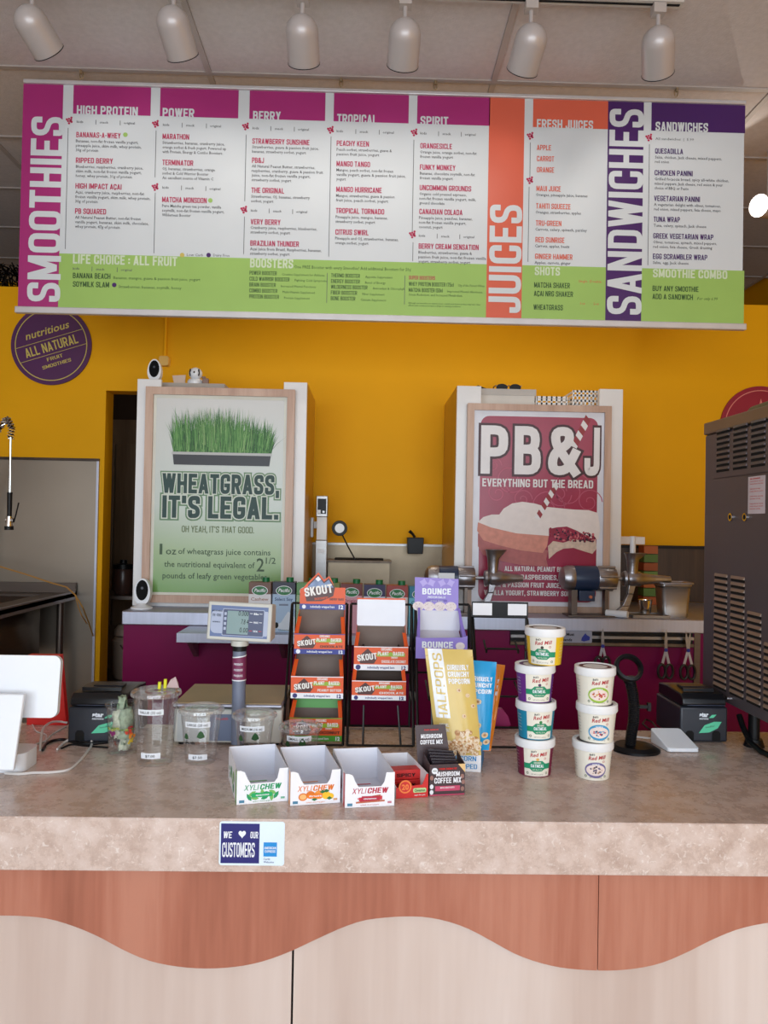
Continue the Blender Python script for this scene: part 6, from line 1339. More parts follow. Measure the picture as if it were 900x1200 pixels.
# ================================================================ weighing scale with a pole display
Yc = 1.925
x0 = at(203.5, 848, Y=Yc).x; x1 = at(330.5, 848, Y=Yc).x; zb3 = ZC+0.006; ztp = at(267, 824, Y=Yc).z
t = thing('weighing_scale', ((x0+x1)/2, Yc+0.1, ZC+0.0005), 'grey weighing scale with a brown tray and a blue-grey pole display', 'scale')
SB = mat('scale_beige', (198, 198, 190), 0.4); SBL = mat('scale_slate', (104, 116, 142), 0.4); hw = (x1-x0)/2; zt2 = ztp-ZC-0.012
m = MB(); m.box(-hw, hw, -0.1, 0.1, 0.006, zt2-0.004, SB); m.build('body', t, bevel=0.006)
m = MB(); m.box(-hw*1.02, hw*1.0, -0.104, 0.13, zt2, zt2+0.009, STEELH); m.build('tray_edge', t, bevel=0.004)
m = MB(); m.box(-hw*0.99, hw*0.97, -0.098, 0.124, zt2+0.009, zt2+0.011, mat('tan_film', (168, 142, 104), 0.4, var=0.1)); m.build('tray_film', t)
m = MB(FACE((0, -0.1, 0))); m.rect(-0.045, 0.012, 0.012, zt2-0.016, 0.0008, SBL); m.flat(m.rrect(0.02, 0.052, 0.016, zt2-0.018, 0.004), 0.0006, mat('inset_white', (214, 216, 212), 0.4)); m.flat(m.rrect(-0.125, -0.055, 0.01, zt2-0.014, 0.004), 0.0006, mat('inset_grey', (182, 186, 186), 0.4))
m.text('Health', -0.03, zt2-0.03, 0.007, RED, w=0.03, z=0.0014, shear=0.2); m.build('front_panel', t, smooth=False, kind='stuff')
for sx in (-1, 1):
    for sy in (-0.08, 0.08): m = MB(); m.cyl((sx*hw*0.85, sy, 0), (sx*hw*0.85, sy, 0.007), 0.012, m=BLK, n=12); m.build('foot', t)
pc = at(280.5, 780, Y=Yc-0.015); px_ = pc.x-(x0+x1)/2; r = 0.0165; zp = at(280, 756, Y=Yc-0.015).z-ZC
m = MB(); m.cyl((px_, -0.115, 0.01), (px_, -0.115, zp), r, m=mat('pole_slate', (112, 120, 140), 0.35), n=22); m.build('pole', t)
m = MB(); m.cyl((px_, -0.115, zp-0.014), (px_, -0.115, zp-0.002), r+0.0008, m=BLK, n=22); m.cyl((px_, -0.115, zp-0.001), (px_, -0.115, zp+0.012), r+0.005, m=SB, n=22); m.build('collar', t)
za = at(281, 800, Y=Yc-0.03).z-ZC-0.0; zb4 = at(281, 771, Y=Yc-0.03).z-ZC
m = MB(); m.warp = lambda x, y, z_: (px_+(r+0.0008+z_)*math.sin(x/r), -0.115-(r+0.0008+z_)*math.cos(x/r), y)
WI = mat('wine_sticker', (122, 44, 84), 0.5); m.grid(-0.03, 0.03, za+0.006, zb4, 0, 12, 1, WI, fx=lambda x, y, a, b2: (x, y+0.004*(a-0.5)*2*b2)); m.grid(-0.03, 0.03, zb4, zb4+0.003, 0.0002, 12, 1, WHP, fx=lambda x, y, a, b2: (x, y+0.004*(a-0.5)*2)); m.grid(-0.03, 0.03, za+0.003, za+0.0058, 0.0002, 12, 1, WHP)
for k in range(3): m.text('PRODUCE', 0, za+0.014+0.014*k, 0.005, WHP, w=0.022, z=0.0005, align='C')
m.build('pole_sticker', t, kind='stuff')
# display head
p0 = at(280, 725, Y=Yc-0.12); W_ = 0.163; H = 0.094; D = 0.05
MD = Matrix.Translation((px_, -0.13, zp+0.0125)) @ Matrix.Rotation(rad(-9), 4, 'Z') @ Matrix.Rotation(rad(1.0), 4, 'Y')
m = MB(MD); m.hexa([(-W_/2, -0.008, 0), (W_/2, -0.008, 0), (W_/2-0.004, D, 0.004), (-W_/2+0.004, D, 0.004), (-W_/2, 0.0, H), (W_/2, 0.0, H), (W_/2-0.004, D, H-0.006), (-W_/2+0.004, D, H-0.006)], SB); dh = m.build('display_head', t, bevel=0.004)
m = MB(MD @ FACE((0, -0.008, 0), tilt=math.atan2(0.008, H))); i = 0.009
PB = mat('panel_blue', (98, 116, 158), 0.4); PL_ = mat('panel_pale', (170, 180, 204), 0.4); LCD = mat('lcd_green_grey', (126, 152, 152), 0.25)
m.rect(-W_/2+i, W_/2-i, i, H-i, 0.0006, PB); m.flat(m.rrect(-W_/2+i+0.001, -W_/2+0.05, i+0.008, H-i-0.012, 0.012), 0.0009, PL_); m.flat(m.rrect(W_/2-0.03, W_/2-i, i+0.006, H-i-0.01, 0.003), 0.0009, PL_)
m.flat(m.rrect(-0.042, W_/2-0.018, 0.0125, H-0.016, 0.002), 0.0012, PL_); m.flat(m.rrect(-0.0405, W_/2-0.0195, 0.014, H-0.0175, 0.002), 0.0014, mat('panel_slate', (74, 82, 112), 0.4))
m.rect(-0.03, 0.024, 0.017, H-0.021, 0.0017, LCD)
for s_, y, w_ in (('0.000', 0.062, 0.026), ('7.8 4', 0.042, 0.018), ('0.00', 0.022, 0.021)): m.text(s_, 0.0235, y, 0.0125, BLK, w=w_, z=0.002, align='R', shear=0.08)
m.text('TE-120', -W_/2+0.013, 0.058, 0.006, BLK, w=0.022, z=0.0014); m.text('WEIGHING', -W_/2+0.012, 0.070, 0.003, BLK, w=0.026, z=0.0014); m.text('SERIES', -W_/2+0.014, 0.043, 0.003, BLK, w=0.02, z=0.0014)
for k in range(4): m.rect(-0.038, -0.032, 0.026+0.012*k, 0.033+0.012*k, 0.0018, PL_)
for k, s_ in enumerate(('lb', 'PRICE', 'TOTAL')): m.text(s_, 0.043, 0.066-0.021*k, 0.0045, WHP, w=0.012, z=0.0018, align='C', bold=0.03); m.rect(0.027, 0.034, 0.068-0.021*k, 0.0692-0.021*k, 0.0018, WHP if k < 2 else RED); m.rect(0.051, 0.058, 0.068-0.021*k, 0.0692-0.021*k, 0.0018, WHP if k < 2 else RED)
m.build('display_print', t, smooth=False, kind='stuff')

# ================================================================ wire racks with snack boxes
def rack(xl, xr, top, lab, tiers, pitch=0.112, bare=0):
    Yf, Yk, Yt = 1.925, 2.112, 2.108
    X0 = at(xl, 800, Y=Yt).x; X1 = at(xr, 800, Y=Yt).x; Zt = at((xl+xr)/2, top, Y=Yt).z
    t = thing('wire_rack', ((X0+X1)/2, 2.0, ZC+0.0005), lab, 'rack', 'black wire display racks')
    w_ = (X1-X0)/2; Hh = Zt-ZC-0.0005; r = 0.0038
    for sx in (-1, 1):
        x = sx*(w_-0.003); m = MB()
        m.tube([(x, Yk-2.0, r), (x, Yt-2.0, Hh), (x, Yt-2.0-0.01, Hh-0.004), (x, Yf-2.0, r)], r, 6, BLKW)
        for z_ in (0.1, 0.22): 
            f = z_/Hh; m.cyl((x, Yf-2+(Yt-Yf-0.01)*f, z_), (x, Yk-2-(Yk-Yt)*f, z_), r*0.8, m=BLKW, n=6)
        m.build('side_frame', t)
    for y, z_ in ((Yf-2.0, r+0.001), (Yk-2.0, r+0.001), (Yk-2.005, Hh*0.45), (Yt-2.0, Hh)): m = MB(); m.cyl((-w_+0.003, y, z_), (w_-0.003, y, z_), r*0.85, m=BLKW, n=6); m.build('cross_bar', t)
    for k in range(tiers):
        z_ = (k)*pitch; f = min(1, z_/Hh); yb = Yf-2.0+(Yt-Yf)*f+0.0
        if z_ < 0.01: continue
        m = MB()
        for sx in (-1, 1): m.tube([(sx*w_*0.55, Yk-2.01, z_+0.02), (sx*w_*0.55, yb-0.005, z_-0.004), (sx*w_*0.55, yb-0.007, z_+0.006)], r*0.8, 6, BLKW)
        m.cyl((-w_*0.55, yb-0.007, z_+0.006), (w_*0.55, yb-0.007, z_+0.006), r*0.8, m=BLKW, n=6); m.build('shelf_wires', t)
    m = MB()
    for k in range(bare):
        sx = -1+2*k/(bare-1) if bare > 1 else 0
        m.tube([(sx*w_*0.55+0.004, Yf-2.0, 0.004), (sx*w_*0.5, Yf-2.0+0.02, 0.1)], r*0.75, 6, BLKW)
    if bare: m.build('lower_wires', t)
    return t, w_, X0, X1
SKR = mat('snack_logo_white', (240, 236, 230), 0.4); LIME = mat('snack_lime', (150, 180, 40), 0.4); DKB = mat('snack_dark_red', (76, 30, 24), 0.4)
def snackbox(l, r_, ytop, ybot, Yb, band, lab, flav, header=None, inner=KRAFT, innertop=None):
    X0 = at(l, ybot, Y=Yb).x; X1 = at(r_, ybot, Y=Yb).x; zb3 = at((l+r_)/2, ybot, Y=Yb).z; W = X1-X0
    t = thing('snack_bar_box', ((X0+X1)/2, Yb, max(zb3, ZC+0.001)), lab, 'box')
    hf = (ybot-ytop)*Yb/900; bh = 0.0; D = 0.082; bz = 0.035; bt = 0.105
    BM = {'blue': mat('snack_blue', (40, 50, 140), 0.4), 'white': CARD, 'green': mat('snack_green', (72, 160, 50), 0.4), 'orange': BOXOR}[band]
    m = MB(FACE()); bandh = hf*0.24
    m.prism([(-W/2, 0), (W/2, 0), (W/2, hf), (W*0.25, hf-0.0015), (0, hf-0.0025), (-W*0.25, hf-0.0015), (-W/2, hf)], -0.0015, 0, BOXOR); m.build('front_panel', t, smooth=False)
    IN = inner
    m = MB(); m.hexa([(-W/2+0.002, 0.0015, 0), (W/2-0.002, 0.0015, 0), (W/2-0.004, D, bz), (-W/2+0.004, D, bz), (-W/2+0.002, 0.0015, 0.0015), (W/2-0.002, 0.0015, 0.0015), (W/2-0.004, D, bz+0.0015), (-W/2+0.004, D, bz+0.0015)], IN); m.build('floor_panel', t)
    m = MB(); m.hexa([(-W/2+0.004, D, bz), (W/2-0.004, D, bz), (W/2-0.004, D+0.0015, bz), (-W/2+0.004, D+0.0015, bz), (-W/2+0.006, D+0.012, bt), (W/2-0.006, D+0.012, bt), (W/2-0.006, D+0.0135, bt), (-W/2+0.006, D+0.0135, bt)], IN)
    m.build('back_panel', t)
    if innertop:
        m = MB(FACE((0, D-0.001, bz), tilt=math.atan2(0.012, bt-bz))); m.rect(-W/2+0.006, W/2-0.006, 0.028, bt-bz, 0.0006, innertop); m.build('inner_print', t)
    for s in (-1, 1):
        m = MB(); e = 0.0015*s; x = s*(W/2)
        P = [(x, 0.0015, 0), (x-s*0.002, D, bz), (x-s*0.004, D+0.012, bt), (x-s*0.004, D*0.55, bt*0.86), (x, 0.0015, hf)]
        Pi = [(a-s*0.0015, b2, c_) for a, b2, c_ in P]
        m.add(P+Pi, [(0, 1, 2, 3, 4), (9, 8, 7, 6, 5)]+[(i, (i+1) % 5, 5+(i+1) % 5, 5+i) for i in range(5)], BOXOR); 
        m.build('side_flap', t, smooth=False)
        # folded front edge strip of the flap, seen beside the opening
        m = MB(); m.hexa([(x, 0.002, hf*0.9), (x-s*0.009, 0.006, hf*0.9), (x-s*0.009, 0.008, hf*0.9), (x, 0.004, hf*0.9), (x-s*0.004, D*0.55, bt*0.86), (x-s*0.014, D*0.55+0.004, bt*0.86), (x-s*0.014, D*0.55+0.006, bt*0.86), (x-s*0.004, D*0.55+0.002, bt*0.86)], BOXOR); m.build('flap_strip', t, smooth=False)
    g = MB(FACE()); g.rect(-W/2, W/2, 0.0, bandh, 0.0006, BM); IC = WHP if band != 'white' else NAVY
    g.text('individually wrapped bars', 0.0, bandh*0.3, bandh*0.42, IC, w=W*0.5, z=0.001, align='C', bold=0.02); g.ell(-W*0.42, bandh*0.5, bandh*0.45, bandh*0.45, 0.001, IC, n=10); g.text('12', W*0.38, bandh*0.15, bandh*0.65, IC, w=W*0.08, z=0.001, bold=0.05)
    if band != 'orange' : g.rect(-W/2, W/2, hf-0.003, hf-0.001, 0.0006, BM)
    y0 = bandh+0.002; hh = hf-y0-0.004
    g.flat([(-W*0.38, y0), (-W*0.44, y0+hh*0.35), (-W*0.25, y0+hh*0.95), (-W*0.07, y0+hh*0.35), (-W*0.13, y0)], 0.0008, DKB)
    g.text('SKOUT', -W*0.43, y0+hh*0.14, hh*0.40, SKR, w=W*0.36, z=0.0014, bold=0.06, rot=0.13)
    g.text('ORGANIC', W*0.1, y0+hh*0.83, hh*0.17, SKR, w=W*0.2, z=0.0012, align='C', bold=0.04)
    g.text('PLANT', -W*0.06, y0+hh*0.52, hh*0.25, SKR, w=W*0.2, z=0.0014, bold=0.05); g.text('BASED', W*0.22, y0+hh*0.52, hh*0.25, SKR, w=W*0.2, z=0.0014, bold=0.05); g.rect(-W*0.08, W*0.44, y0+hh*0.46, y0+hh*0.68, 0.001, LIME); g.ell(W*0.18, y0+hh*0.62, 0.005, 0.005, 0.0013, LIME, n=10)
    g.text('ENERGY', W*0.25, y0+hh*0.34, hh*0.12, SKR, w=W*0.12, z=0.0012, align='C', bold=0.04); g.text(flav, W*0.46, y0+hh*0.06, hh*0.17, DKB if band != 'white' else SKR, w=W*0.45, z=0.0012, align='R', bold=0.03)
    g.build('front_print', t, smooth=False, kind='stuff')
    if header:
        Mh = FACE((0, D+0.010, bt-0.001), tilt=0.12)
        hh2 = header[0]*Yb/900
        if header[1] == 'peak':
            m = MB(Mh); m.prism([(-W/2+0.004, 0), (W/2-0.004, 0), (W/2-0.004, hh2), (W*0.24, hh2), (W*0.2, hh2*1.25), (W*0.13, hh2*1.52), (W*0.02, hh2*1.35), (-W*0.10, hh2*1.68), (-W*0.32, hh2*1.2), (-W*0.4, hh2*0.98), (-W/2+0.004, hh2*0.9)], -0.0015, 0, BOXOR); m.build('header_card', t, smooth=False)
            g = MB(Mh); g.rect(-W/2+0.004, W/2-0.004, 0, hh2*0.25, 0.0006, BM); g.text('individually wrapped bars', 0.0, hh2*0.08, hh2*0.1, WHP, w=W*0.5, z=0.001, align='C', bold=0.02); g.text('12', W*0.34, hh2*0.04, hh2*0.17, WHP, w=W*0.09, z=0.001, bold=0.05); g.ell(-W*0.38, hh2*0.12, hh2*0.09, hh2*0.09, 0.001, WHP, n=10)
            g.flat([(-W*0.36, hh2*0.62), (-W*0.33, hh2*0.36), (-W*0.02, hh2*0.38), (W*0.22, hh2*0.62), (W*0.25, hh2*1.0), (W*0.12, hh2*1.43), (W*0.02, hh2*1.25), (-W*0.1, hh2*1.58), (-W*0.3, hh2*1.12)], 0.0008, DKB)
            MTN = mat('mountain_ink', (130, 150, 186), 0.5, var=0.3, scale=40)
            g.flat([(-W*0.32, hh2*1.0), (-W*0.1, hh2*1.5), (W*0.02, hh2*1.18), (W*0.12, hh2*1.35), (W*0.22, hh2*1.0)], 0.0011, MTN); g.flat([(-W*0.16, hh2*1.38), (-W*0.1, hh2*1.5), (-W*0.04, hh2*1.36), (-W*0.1, hh2*1.26)], 0.0013, WHP)
            g.text('SKOUT', -W*0.36, hh2*0.56, hh2*0.40, SKR, w=W*0.58, z=0.0016, bold=0.07, rot=0.17); g.text('BACKCOUNTRY', -W*0.16, hh2*0.42, hh2*0.1, BOXOR, w=W*0.28, z=0.0016, rot=0.12, bold=0.02); g.text('ENERGY BARS', W*0.44, hh2*0.42, hh2*0.1, DKB, w=W*0.3, z=0.001, align='R', bold=0.02)
            g.build('header_print', t, smooth=False, kind='stuff')
        else:
            m = MB(Mh); m.prism(m.rrect(-W/2+0.005, W/2-0.005, -0.002, hh2, 0.004), 0.0, 0.0012, mat('glossy_white_card', (226, 228, 236), 0.15)); m.prism([(-W/2+0.004, hh2), (W/2-0.004, hh2), (W/2-0.004, hh2+0.004), (-W/2+0.004, hh2+0.004)], -0.001, 0.001, BOXOR); m.build('header_card', t)
    return t
rack(339.5, 406.5, 707, 'leftmost black wire rack holding three orange snack boxes', 3)
snackbox(344.5, 404, 742.5, 766.5, 1.985, 'blue', 'orange snack bar box with a peaked header and blue bands, top of the leftmost rack', 'CHOCOLATE', header=(27, 'peak'))
snackbox(340.5, 402, 792.5, 818.5, 1.955, 'white', 'orange snack bar box in the middle of the leftmost rack', 'PEANUT BUTTER')
snackbox(338.5, 400.5, 841, 868.5, 1.925, 'green', 'orange and green snack bar box at the bottom of the leftmost rack', 'COCONUT', innertop=mat('snack_green', (72, 160, 50), 0.4))
rack(408.5, 482, 708, 'second wire rack from the left with two orange boxes and bare lower wires', 3, bare=2)
snackbox(414.5, 478, 757.5, 785.5, 1.985, 'white', 'orange snack bar box with a blank white header, upper one of the second rack', 'CHOCOLATE COCONUT', header=(31, 'blank'))
snackbox(412, 475.5, 797.5, 820.5, 1.955, 'white', 'orange snack bar box without header, lower one of the second rack', 'CHOCOLATE', inner=mat('dark_board', (84, 70, 62), 0.8))
rack(484, 549.5, 708, 'third wire rack from the left, behind the lilac snack box', 3, bare=2)
t4, w4, X04, X14 = rack(551, 617, 723, 'rightmost wire rack, empty with a black header card', 3, bare=0)
m = MB(FACE((0, 0.103, at(584, 723, Y=2.108).z-ZC-0.0005))); hc = 0.042
m.prism([(-w4, 0), (w4, 0), (w4, hc), (-w4, hc)], -0.001, 0.001, BLK); m.build('header_card', t4)
m = MB(FACE((0, 0.103, at(584, 723, Y=2.108).z-ZC-0.0005))); m.rect(-w4+0.003, -w4*0.28, 0.005, hc-0.004, 0.0016, CARD); m.rect(w4*0.28, w4-0.004, 0.006, hc-0.005, 0.0016, CARD); m.build('header_labels', t4, kind='stuff')
# lilac snack ball box on the third rack
Yb = 1.97; X0 = at(487, 770, Y=Yb).x; X1 = at(547.5, 770, Y=Yb).x; W = X1-X0; zb3 = at(517, 772, Y=Yb).z
LIL = mat('lilac_card', (142, 122, 206), 0.4); LILD = mat('deep_lilac_ink', (96, 70, 170), 0.4); FRO = mat('frosted_white', (214, 214, 222), 0.5)
t = thing('lilac_snack_box', ((X0+X1)/2, Yb, zb3), 'lilac snack ball display box with a tall back card on the third rack', 'box')
hf = 0.055; D = 0.085
m = MB(FACE()); m.prism([(-W/2, 0), (W/2, 0), (W/2, hf*1.08), (W*0.38, hf), (-W*0.38, hf*0.95), (-W/2, hf)], -0.0015, 0, LIL); m.build('front_panel', t, smooth=False)
m = MB(); m.hexa([(-W*0.42, 0.0016, hf*0.5), (W*0.42, 0.0016, hf*0.5), (W*0.4, D, 0.06), (-W*0.4, D, 0.06), (-W*0.42, 0.0016, hf*0.5+0.0015), (W*0.42, 0.0016, hf*0.5+0.0015), (W*0.4, D, 0.0615), (-W*0.4, D, 0.0615)], FRO); m.build('tray_floor', t)
m = MB(); m.hexa([(-W*0.42, D, 0.06), (W*0.42, D, 0.06), (W*0.42, D+0.0015, 0.06), (-W*0.42, D+0.0015, 0.06), (-W*0.44, D+0.012, 0.118), (W*0.44, D+0.012, 0.118), (W*0.44, D+0.0135, 0.118), (-W*0.44, D+0.0135, 0.118)], FRO); m.build('tray_back', t)
for s in (-1, 1):
    x = s*W/2; m = MB(); P = [(x, 0.0015, 0), (x-s*0.006, D, 0.04), (x-s*0.012, D+0.012, 0.12), (x-s*0.002, 0.0015, hf)]
    m.add(P+[(a-s*0.0015, b2, c_) for a, b2, c_ in P], [(0, 1, 2, 3), (7, 6, 5, 4)]+[(i, (i+1) % 4, 4+(i+1) % 4, 4+i) for i in range(4)], LIL); m.build('side_panel', t, smooth=False)
    m = MB(); m.hexa([(x-s*0.004, 0.003, hf*0.95), (x-s*0.011, 0.004, hf*0.95), (x-s*0.011, 0.006, hf*0.95), (x-s*0.004, 0.005, hf*0.95), (x-s*0.010, D+0.004, 0.12), (x-s*0.016, D+0.006, 0.12), (x-s*0.016, D+0.008, 0.12), (x-s*0.010, D+0.006, 0.12)], LIL); m.build('flap_strip', t, smooth=False)
Hh = 0.088; Mh = FACE((-0.006, D+0.010, 0.113), tilt=0.08); W3 = 0.118
m = MB(Mh); m.prism([(-W3/2, 0), (W3/2, 0), (W3/2, Hh-0.003), (-W3/2, Hh)], -0.0015, 0, LIL); m.build('back_card', t, smooth=False)
g = MB(Mh); g.text('BOUNCE', 0, Hh*0.48, Hh*0.19, WHP, w=W3*0.66, z=0.001, align='C', bold=0.06); g.text('PROTEIN BALLS', 0, Hh*0.37, Hh*0.06, WHP, w=W3*0.4, z=0.001, align='C', bold=0.02); g.flat(g.rrect(-W3*0.24, W3*0.24, Hh*0.26, Hh*0.33, 0.002), 0.0008, LILD); g.text('coconut lemon', 0, Hh*0.275, Hh*0.04, WHP, w=W3*0.3, z=0.0012, align='C')
PAL = mat('pale_lilac_ink', (176, 160, 226), 0.4)
for x, a in ((-0.3, 0.6), (-0.12, -0.4), (0.12, 0.5), (0.32, -0.5)): g.flat([(W3*x+0.012*math.cos(a+b2)*(1 if i % 2 else 0.6), Hh*0.84+0.012*math.sin(a+b2)*(1 if i % 2 else 0.6)) for i, b2 in enumerate([j*PI/4 for j in range(8)])], 0.0007, PAL)
for k, x in enumerate((-0.44, -0.2, 0.05, 0.3)): 
    g.ell(W3*x+0.003, Hh*0.12, 0.0155, 0.0125, 0.0010+k*5e-5, mat('coconut_ink', (226, 214, 214), 0.6, var=0.1, scale=90), n=18)
    for j in range(12): g.ell(W3*x+0.003+rn.uniform(-0.011, 0.011), Hh*0.12+rn.uniform(-0.009, 0.009), 0.0012, 0.0009, 0.0014, mat('coconut_shade', (180, 150, 150), 0.6), n=5)
g.build('card_print', t, smooth=False, kind='stuff')
g = MB(FACE()); g.text('BOUNCE', -W*0.08, hf*0.5, hf*0.3, WHP, w=W*0.6, z=0.001, align='C', bold=0.06); g.ell(W*0.36, hf*0.6, 0.012, 0.01, 0.001, mat('coconut_ink', (226, 214, 214), 0.6), n=16); g.build('front_print', t, smooth=False, kind='stuff')

# ================================================================ printers
PRB = mat('printer_black', (40, 43, 52), 0.38); PRD = mat('printer_dark', (20, 21, 25), 0.3); MINT = mat('mint_leaf_ink', (96, 208, 164), 0.4)
def printer(x0, x1, yb, yt, Yf, D, lab, rz=0):
    A = at(x0, yb, Y=Yf); B = at(x1, yb, Y=Yf); W = B.x-A.x; t = thing('receipt_printer', ((A.x+B.x)/2, Yf, ZC+0.0005), lab, 'printer', rz=rz)
    H = at((x0+x1)/2, yt, Y=Yf).z-ZC
    m = MB(); m.box(-W/2, W/2, 0, D, 0.003, H, PRB); m.build('body', t, bevel=0.005)
    m = MB(); w2 = W/2
    m.prism([(0, 0)]*0 or [(-w2+0.0, 0.0)]*0 or [(0, 0), (1, 0), (1, 1)], 0, 0, PRB) if False else None
    pr_ = [(0.004, H+0.001), (-0.003, H+0.008), (0.0, H+0.022), (0.014, H+0.032), (D*0.62, H+0.036), (D*0.98, H+0.03), (D*0.98, H+0.001)]
    n = len(pr_); m = MB(); m.add([(-w2+0.005, y, z) for y, z in pr_]+[(w2-0.005, y, z) for y, z in pr_], [tuple(range(n)), tuple(range(2*n-1, n-1, -1))]+[(i, n+i, n+(i+1) % n, (i+1) % n) for i in range(n)], PRD); m.build('paper_cover', t, bevel=0.003)
    m = MB(); m.box(-w2*0.72, w2*0.9, 0.0, 0.004, H+0.004, H+0.02, mat('printer_gloss', (120, 128, 156), 0.15)); m.build('cover_lip', t, bevel=0.001)
    m = MB(); m.box(-w2*0.7, w2*0.62, 0.03, 0.036, H+0.034, H+0.043, PRD); m.box(-w2*0.5, w2*0.5, 0.07, 0.1, H+0.036, H+0.04, PRB); m.build('tear_bar', t)
    m = MB(FACE((0, 0, 0))); m.text('star', -W*0.10, H*0.74, H*0.12, WHP, w=W*0.19, z=0.0008, bold=0.06); m.text('micronics', -W*0.10, H*0.66, H*0.06, WHP, w=W*0.19, z=0.0008, bold=0.02)
    c0x, c0y = W*0.13, H*0.44; m.flat([(c0x-W*0.24, c0y-H*0.16), (c0x-W*0.12, c0y+H*0.06), (c0x+W*0.08, c0y+H*0.16), (c0x+W*0.24, c0y+H*0.16), (c0x+W*0.16, c0y-H*0.02), (c0x-W*0.02, c0y-H*0.14)], 0.0008, MINT)
    m.flat([(W*0.1, H*0.7), (W*0.16, H*0.79), (W*0.26, H*0.8), (W*0.2, H*0.71)], 0.0008, MINT); m.text('futurePRNT', c0x-W*0.1, c0y-H*0.02, H*0.05, DGRN, w=W*0.2, z=0.0012, rot=0.15)
    m.build('front_print', t, smooth=False, kind='stuff')
    for x in (-W*0.30, W*0.26): m = MB(FACE()); m.prism([(x-0.011, 0.006), (x+0.011, 0.006), (x+0.011, 0.026), (x+0.006, 0.032), (x-0.006, 0.032), (x-0.011, 0.026)], -0.001, 0.0008, DARK); m.build('cable_port', t)
    for sx in (-1, 1):
        for y in (0.02, D-0.04): m = MB(); m.cyl((sx*w2*0.8, y, 0), (sx*w2*0.8, y, 0.004), 0.008, m=BLK, n=8); m.build('foot', t)
    return t
printer(79, 150, 868, 829, 1.93, 0.17, 'black receipt printer beside the white register at the left', rz=0.0)
printer(797, 852.5, 868.5, 829, 2.0, 0.17, 'black receipt printer beside the grey machine at the right')

# ================================================================ register stand, card reader, scanner stand
ys = 1.72
t = thing('tablet_register', (at(-25, 908, Z=ZC).x, at(10, 906, Z=ZC).y+0.02, ZC+0.0005), 'white tablet register seen from behind at the left edge', 'register')
T_ = Vector(t.location); X1 = at(67.5, 800, Y=ys).x; z0 = at(30, 841, Y=ys).z; z1 = at(30, 769, Y=ys).z; W_ = 0.23
m = MB(Matrix.Translation(-T_) @ FACE((X1-W_/2, ys, z0), tilt=0.12)); m.prism(m.rrect(-W_/2, W_/2, 0, z1-z0, 0.016, 6), -0.014, 0, WHP); m.build('tablet_shell', t, bevel=0.005)
Xs = at(29.5, 850, Y=ys-0.02).x
zs1 = at(20, 813, Y=ys-0.025).z-T_.z; zs0 = 0.02
m = MB(Matrix.Translation((0, 0, 0))); xs = Xs-T_.x; yy = ys-0.03-T_.y
m.hexa([(xs-0.15, yy-0.035, zs0), (xs-0.003, yy-0.035, zs0), (xs-0.003, yy-0.025, zs0), (xs-0.15, yy-0.025, zs0), (xs-0.15, yy+0.0, zs1), (xs, yy+0.0, zs1), (xs, yy+0.012, zs1), (xs-0.15, yy+0.012, zs1)], WHP); m.build('stand_leg', t, bevel=0.003)
xb_ = at(35.5, 900, Z=ZC).x-T_.x
m = MB(); m.prism(m.rrect(xb_-0.19, xb_, -0.02, 0.065, 0.02, 5), 0.0, 0.040, WHP); m.build('base', t, bevel=0.006)
m = MB(FACE((xs-0.06, yy-0.027, 0.075), tilt=0.0)); m.flat(m.rrect(0.0, 0.012, -0.012, 0.02, 0.005), 0.004, mat('faint_grey_mark', (198, 202, 214), 0.4)); m.build('mark', t)
t = thing('red_folder', (at(66, 836, Y=2.095).x, 2.095, ZC+0.0005), 'bright red card standing behind the white register', 'card')
m = MB(FACE()); p0 = at(58, 836, Y=2.095); p1 = at(78, 840, Y=2.095); p2 = at(70.5, 768, Y=2.095); bx = t.location.x; hz = p2.z-ZC
m.prism([(p0.x-bx-0.06, 0), (p1.x-bx, 0), (p2.x-bx, hz), (p0.x-bx-0.06, hz)], -0.02, 0, RED); m.build('card', t)
# card reader
A = at(785, 882.5, Z=ZC); B = at(818, 882, Z=ZC); C = at(807, 857, Z=ZC+0.02)
t = thing('card_reader', ((A.x+B.x)/2, (A.y+B.y)/2, ZC+0.0005), 'small white wedge card reader in front of the right printer', 'card reader', rz=rad(1))
W_ = (B-A).length+0.006; D = 0.09
m = MB(); o_ = m.rrect(-W_/2, W_/2, 0, D, 0.008, 4); n = len(o_)
m.add([(x-0.012*(y/D), y, 0.001) for x, y in o_]+[(x-0.012*(y/D), y, 0.010+0.028*y/D) for x, y in o_], [tuple(range(n-1, -1, -1)), tuple(range(n, 2*n))]+[(i, (i+1) % n, n+(i+1) % n, n+i) for i in range(n)], WHP); m.build('body', t, bevel=0.002)
m = MB(); m.tube([(-0.02, D-0.002, 0.012), (-0.045, D+0.015, 0.006), (-0.075, D+0.035, 0.004)], 0.0025, 6, WIRE_W); m.build('cable', t)
t = thing('black_lead', tuple(at(768, 856, Z=ZC)), 'thin black lead curling behind the white card reader', 'cable')
m = MB(Matrix.Translation(-Vector(t.location))); m.tube([tuple(at(a, b2, Z=ZC+0.004)) for a, b2 in ((777, 858), (770, 853), (764, 846), (757, 843), (753, 848), (760, 854), (768, 856))], 0.0025, 6, BLK); m.build('cord', t)
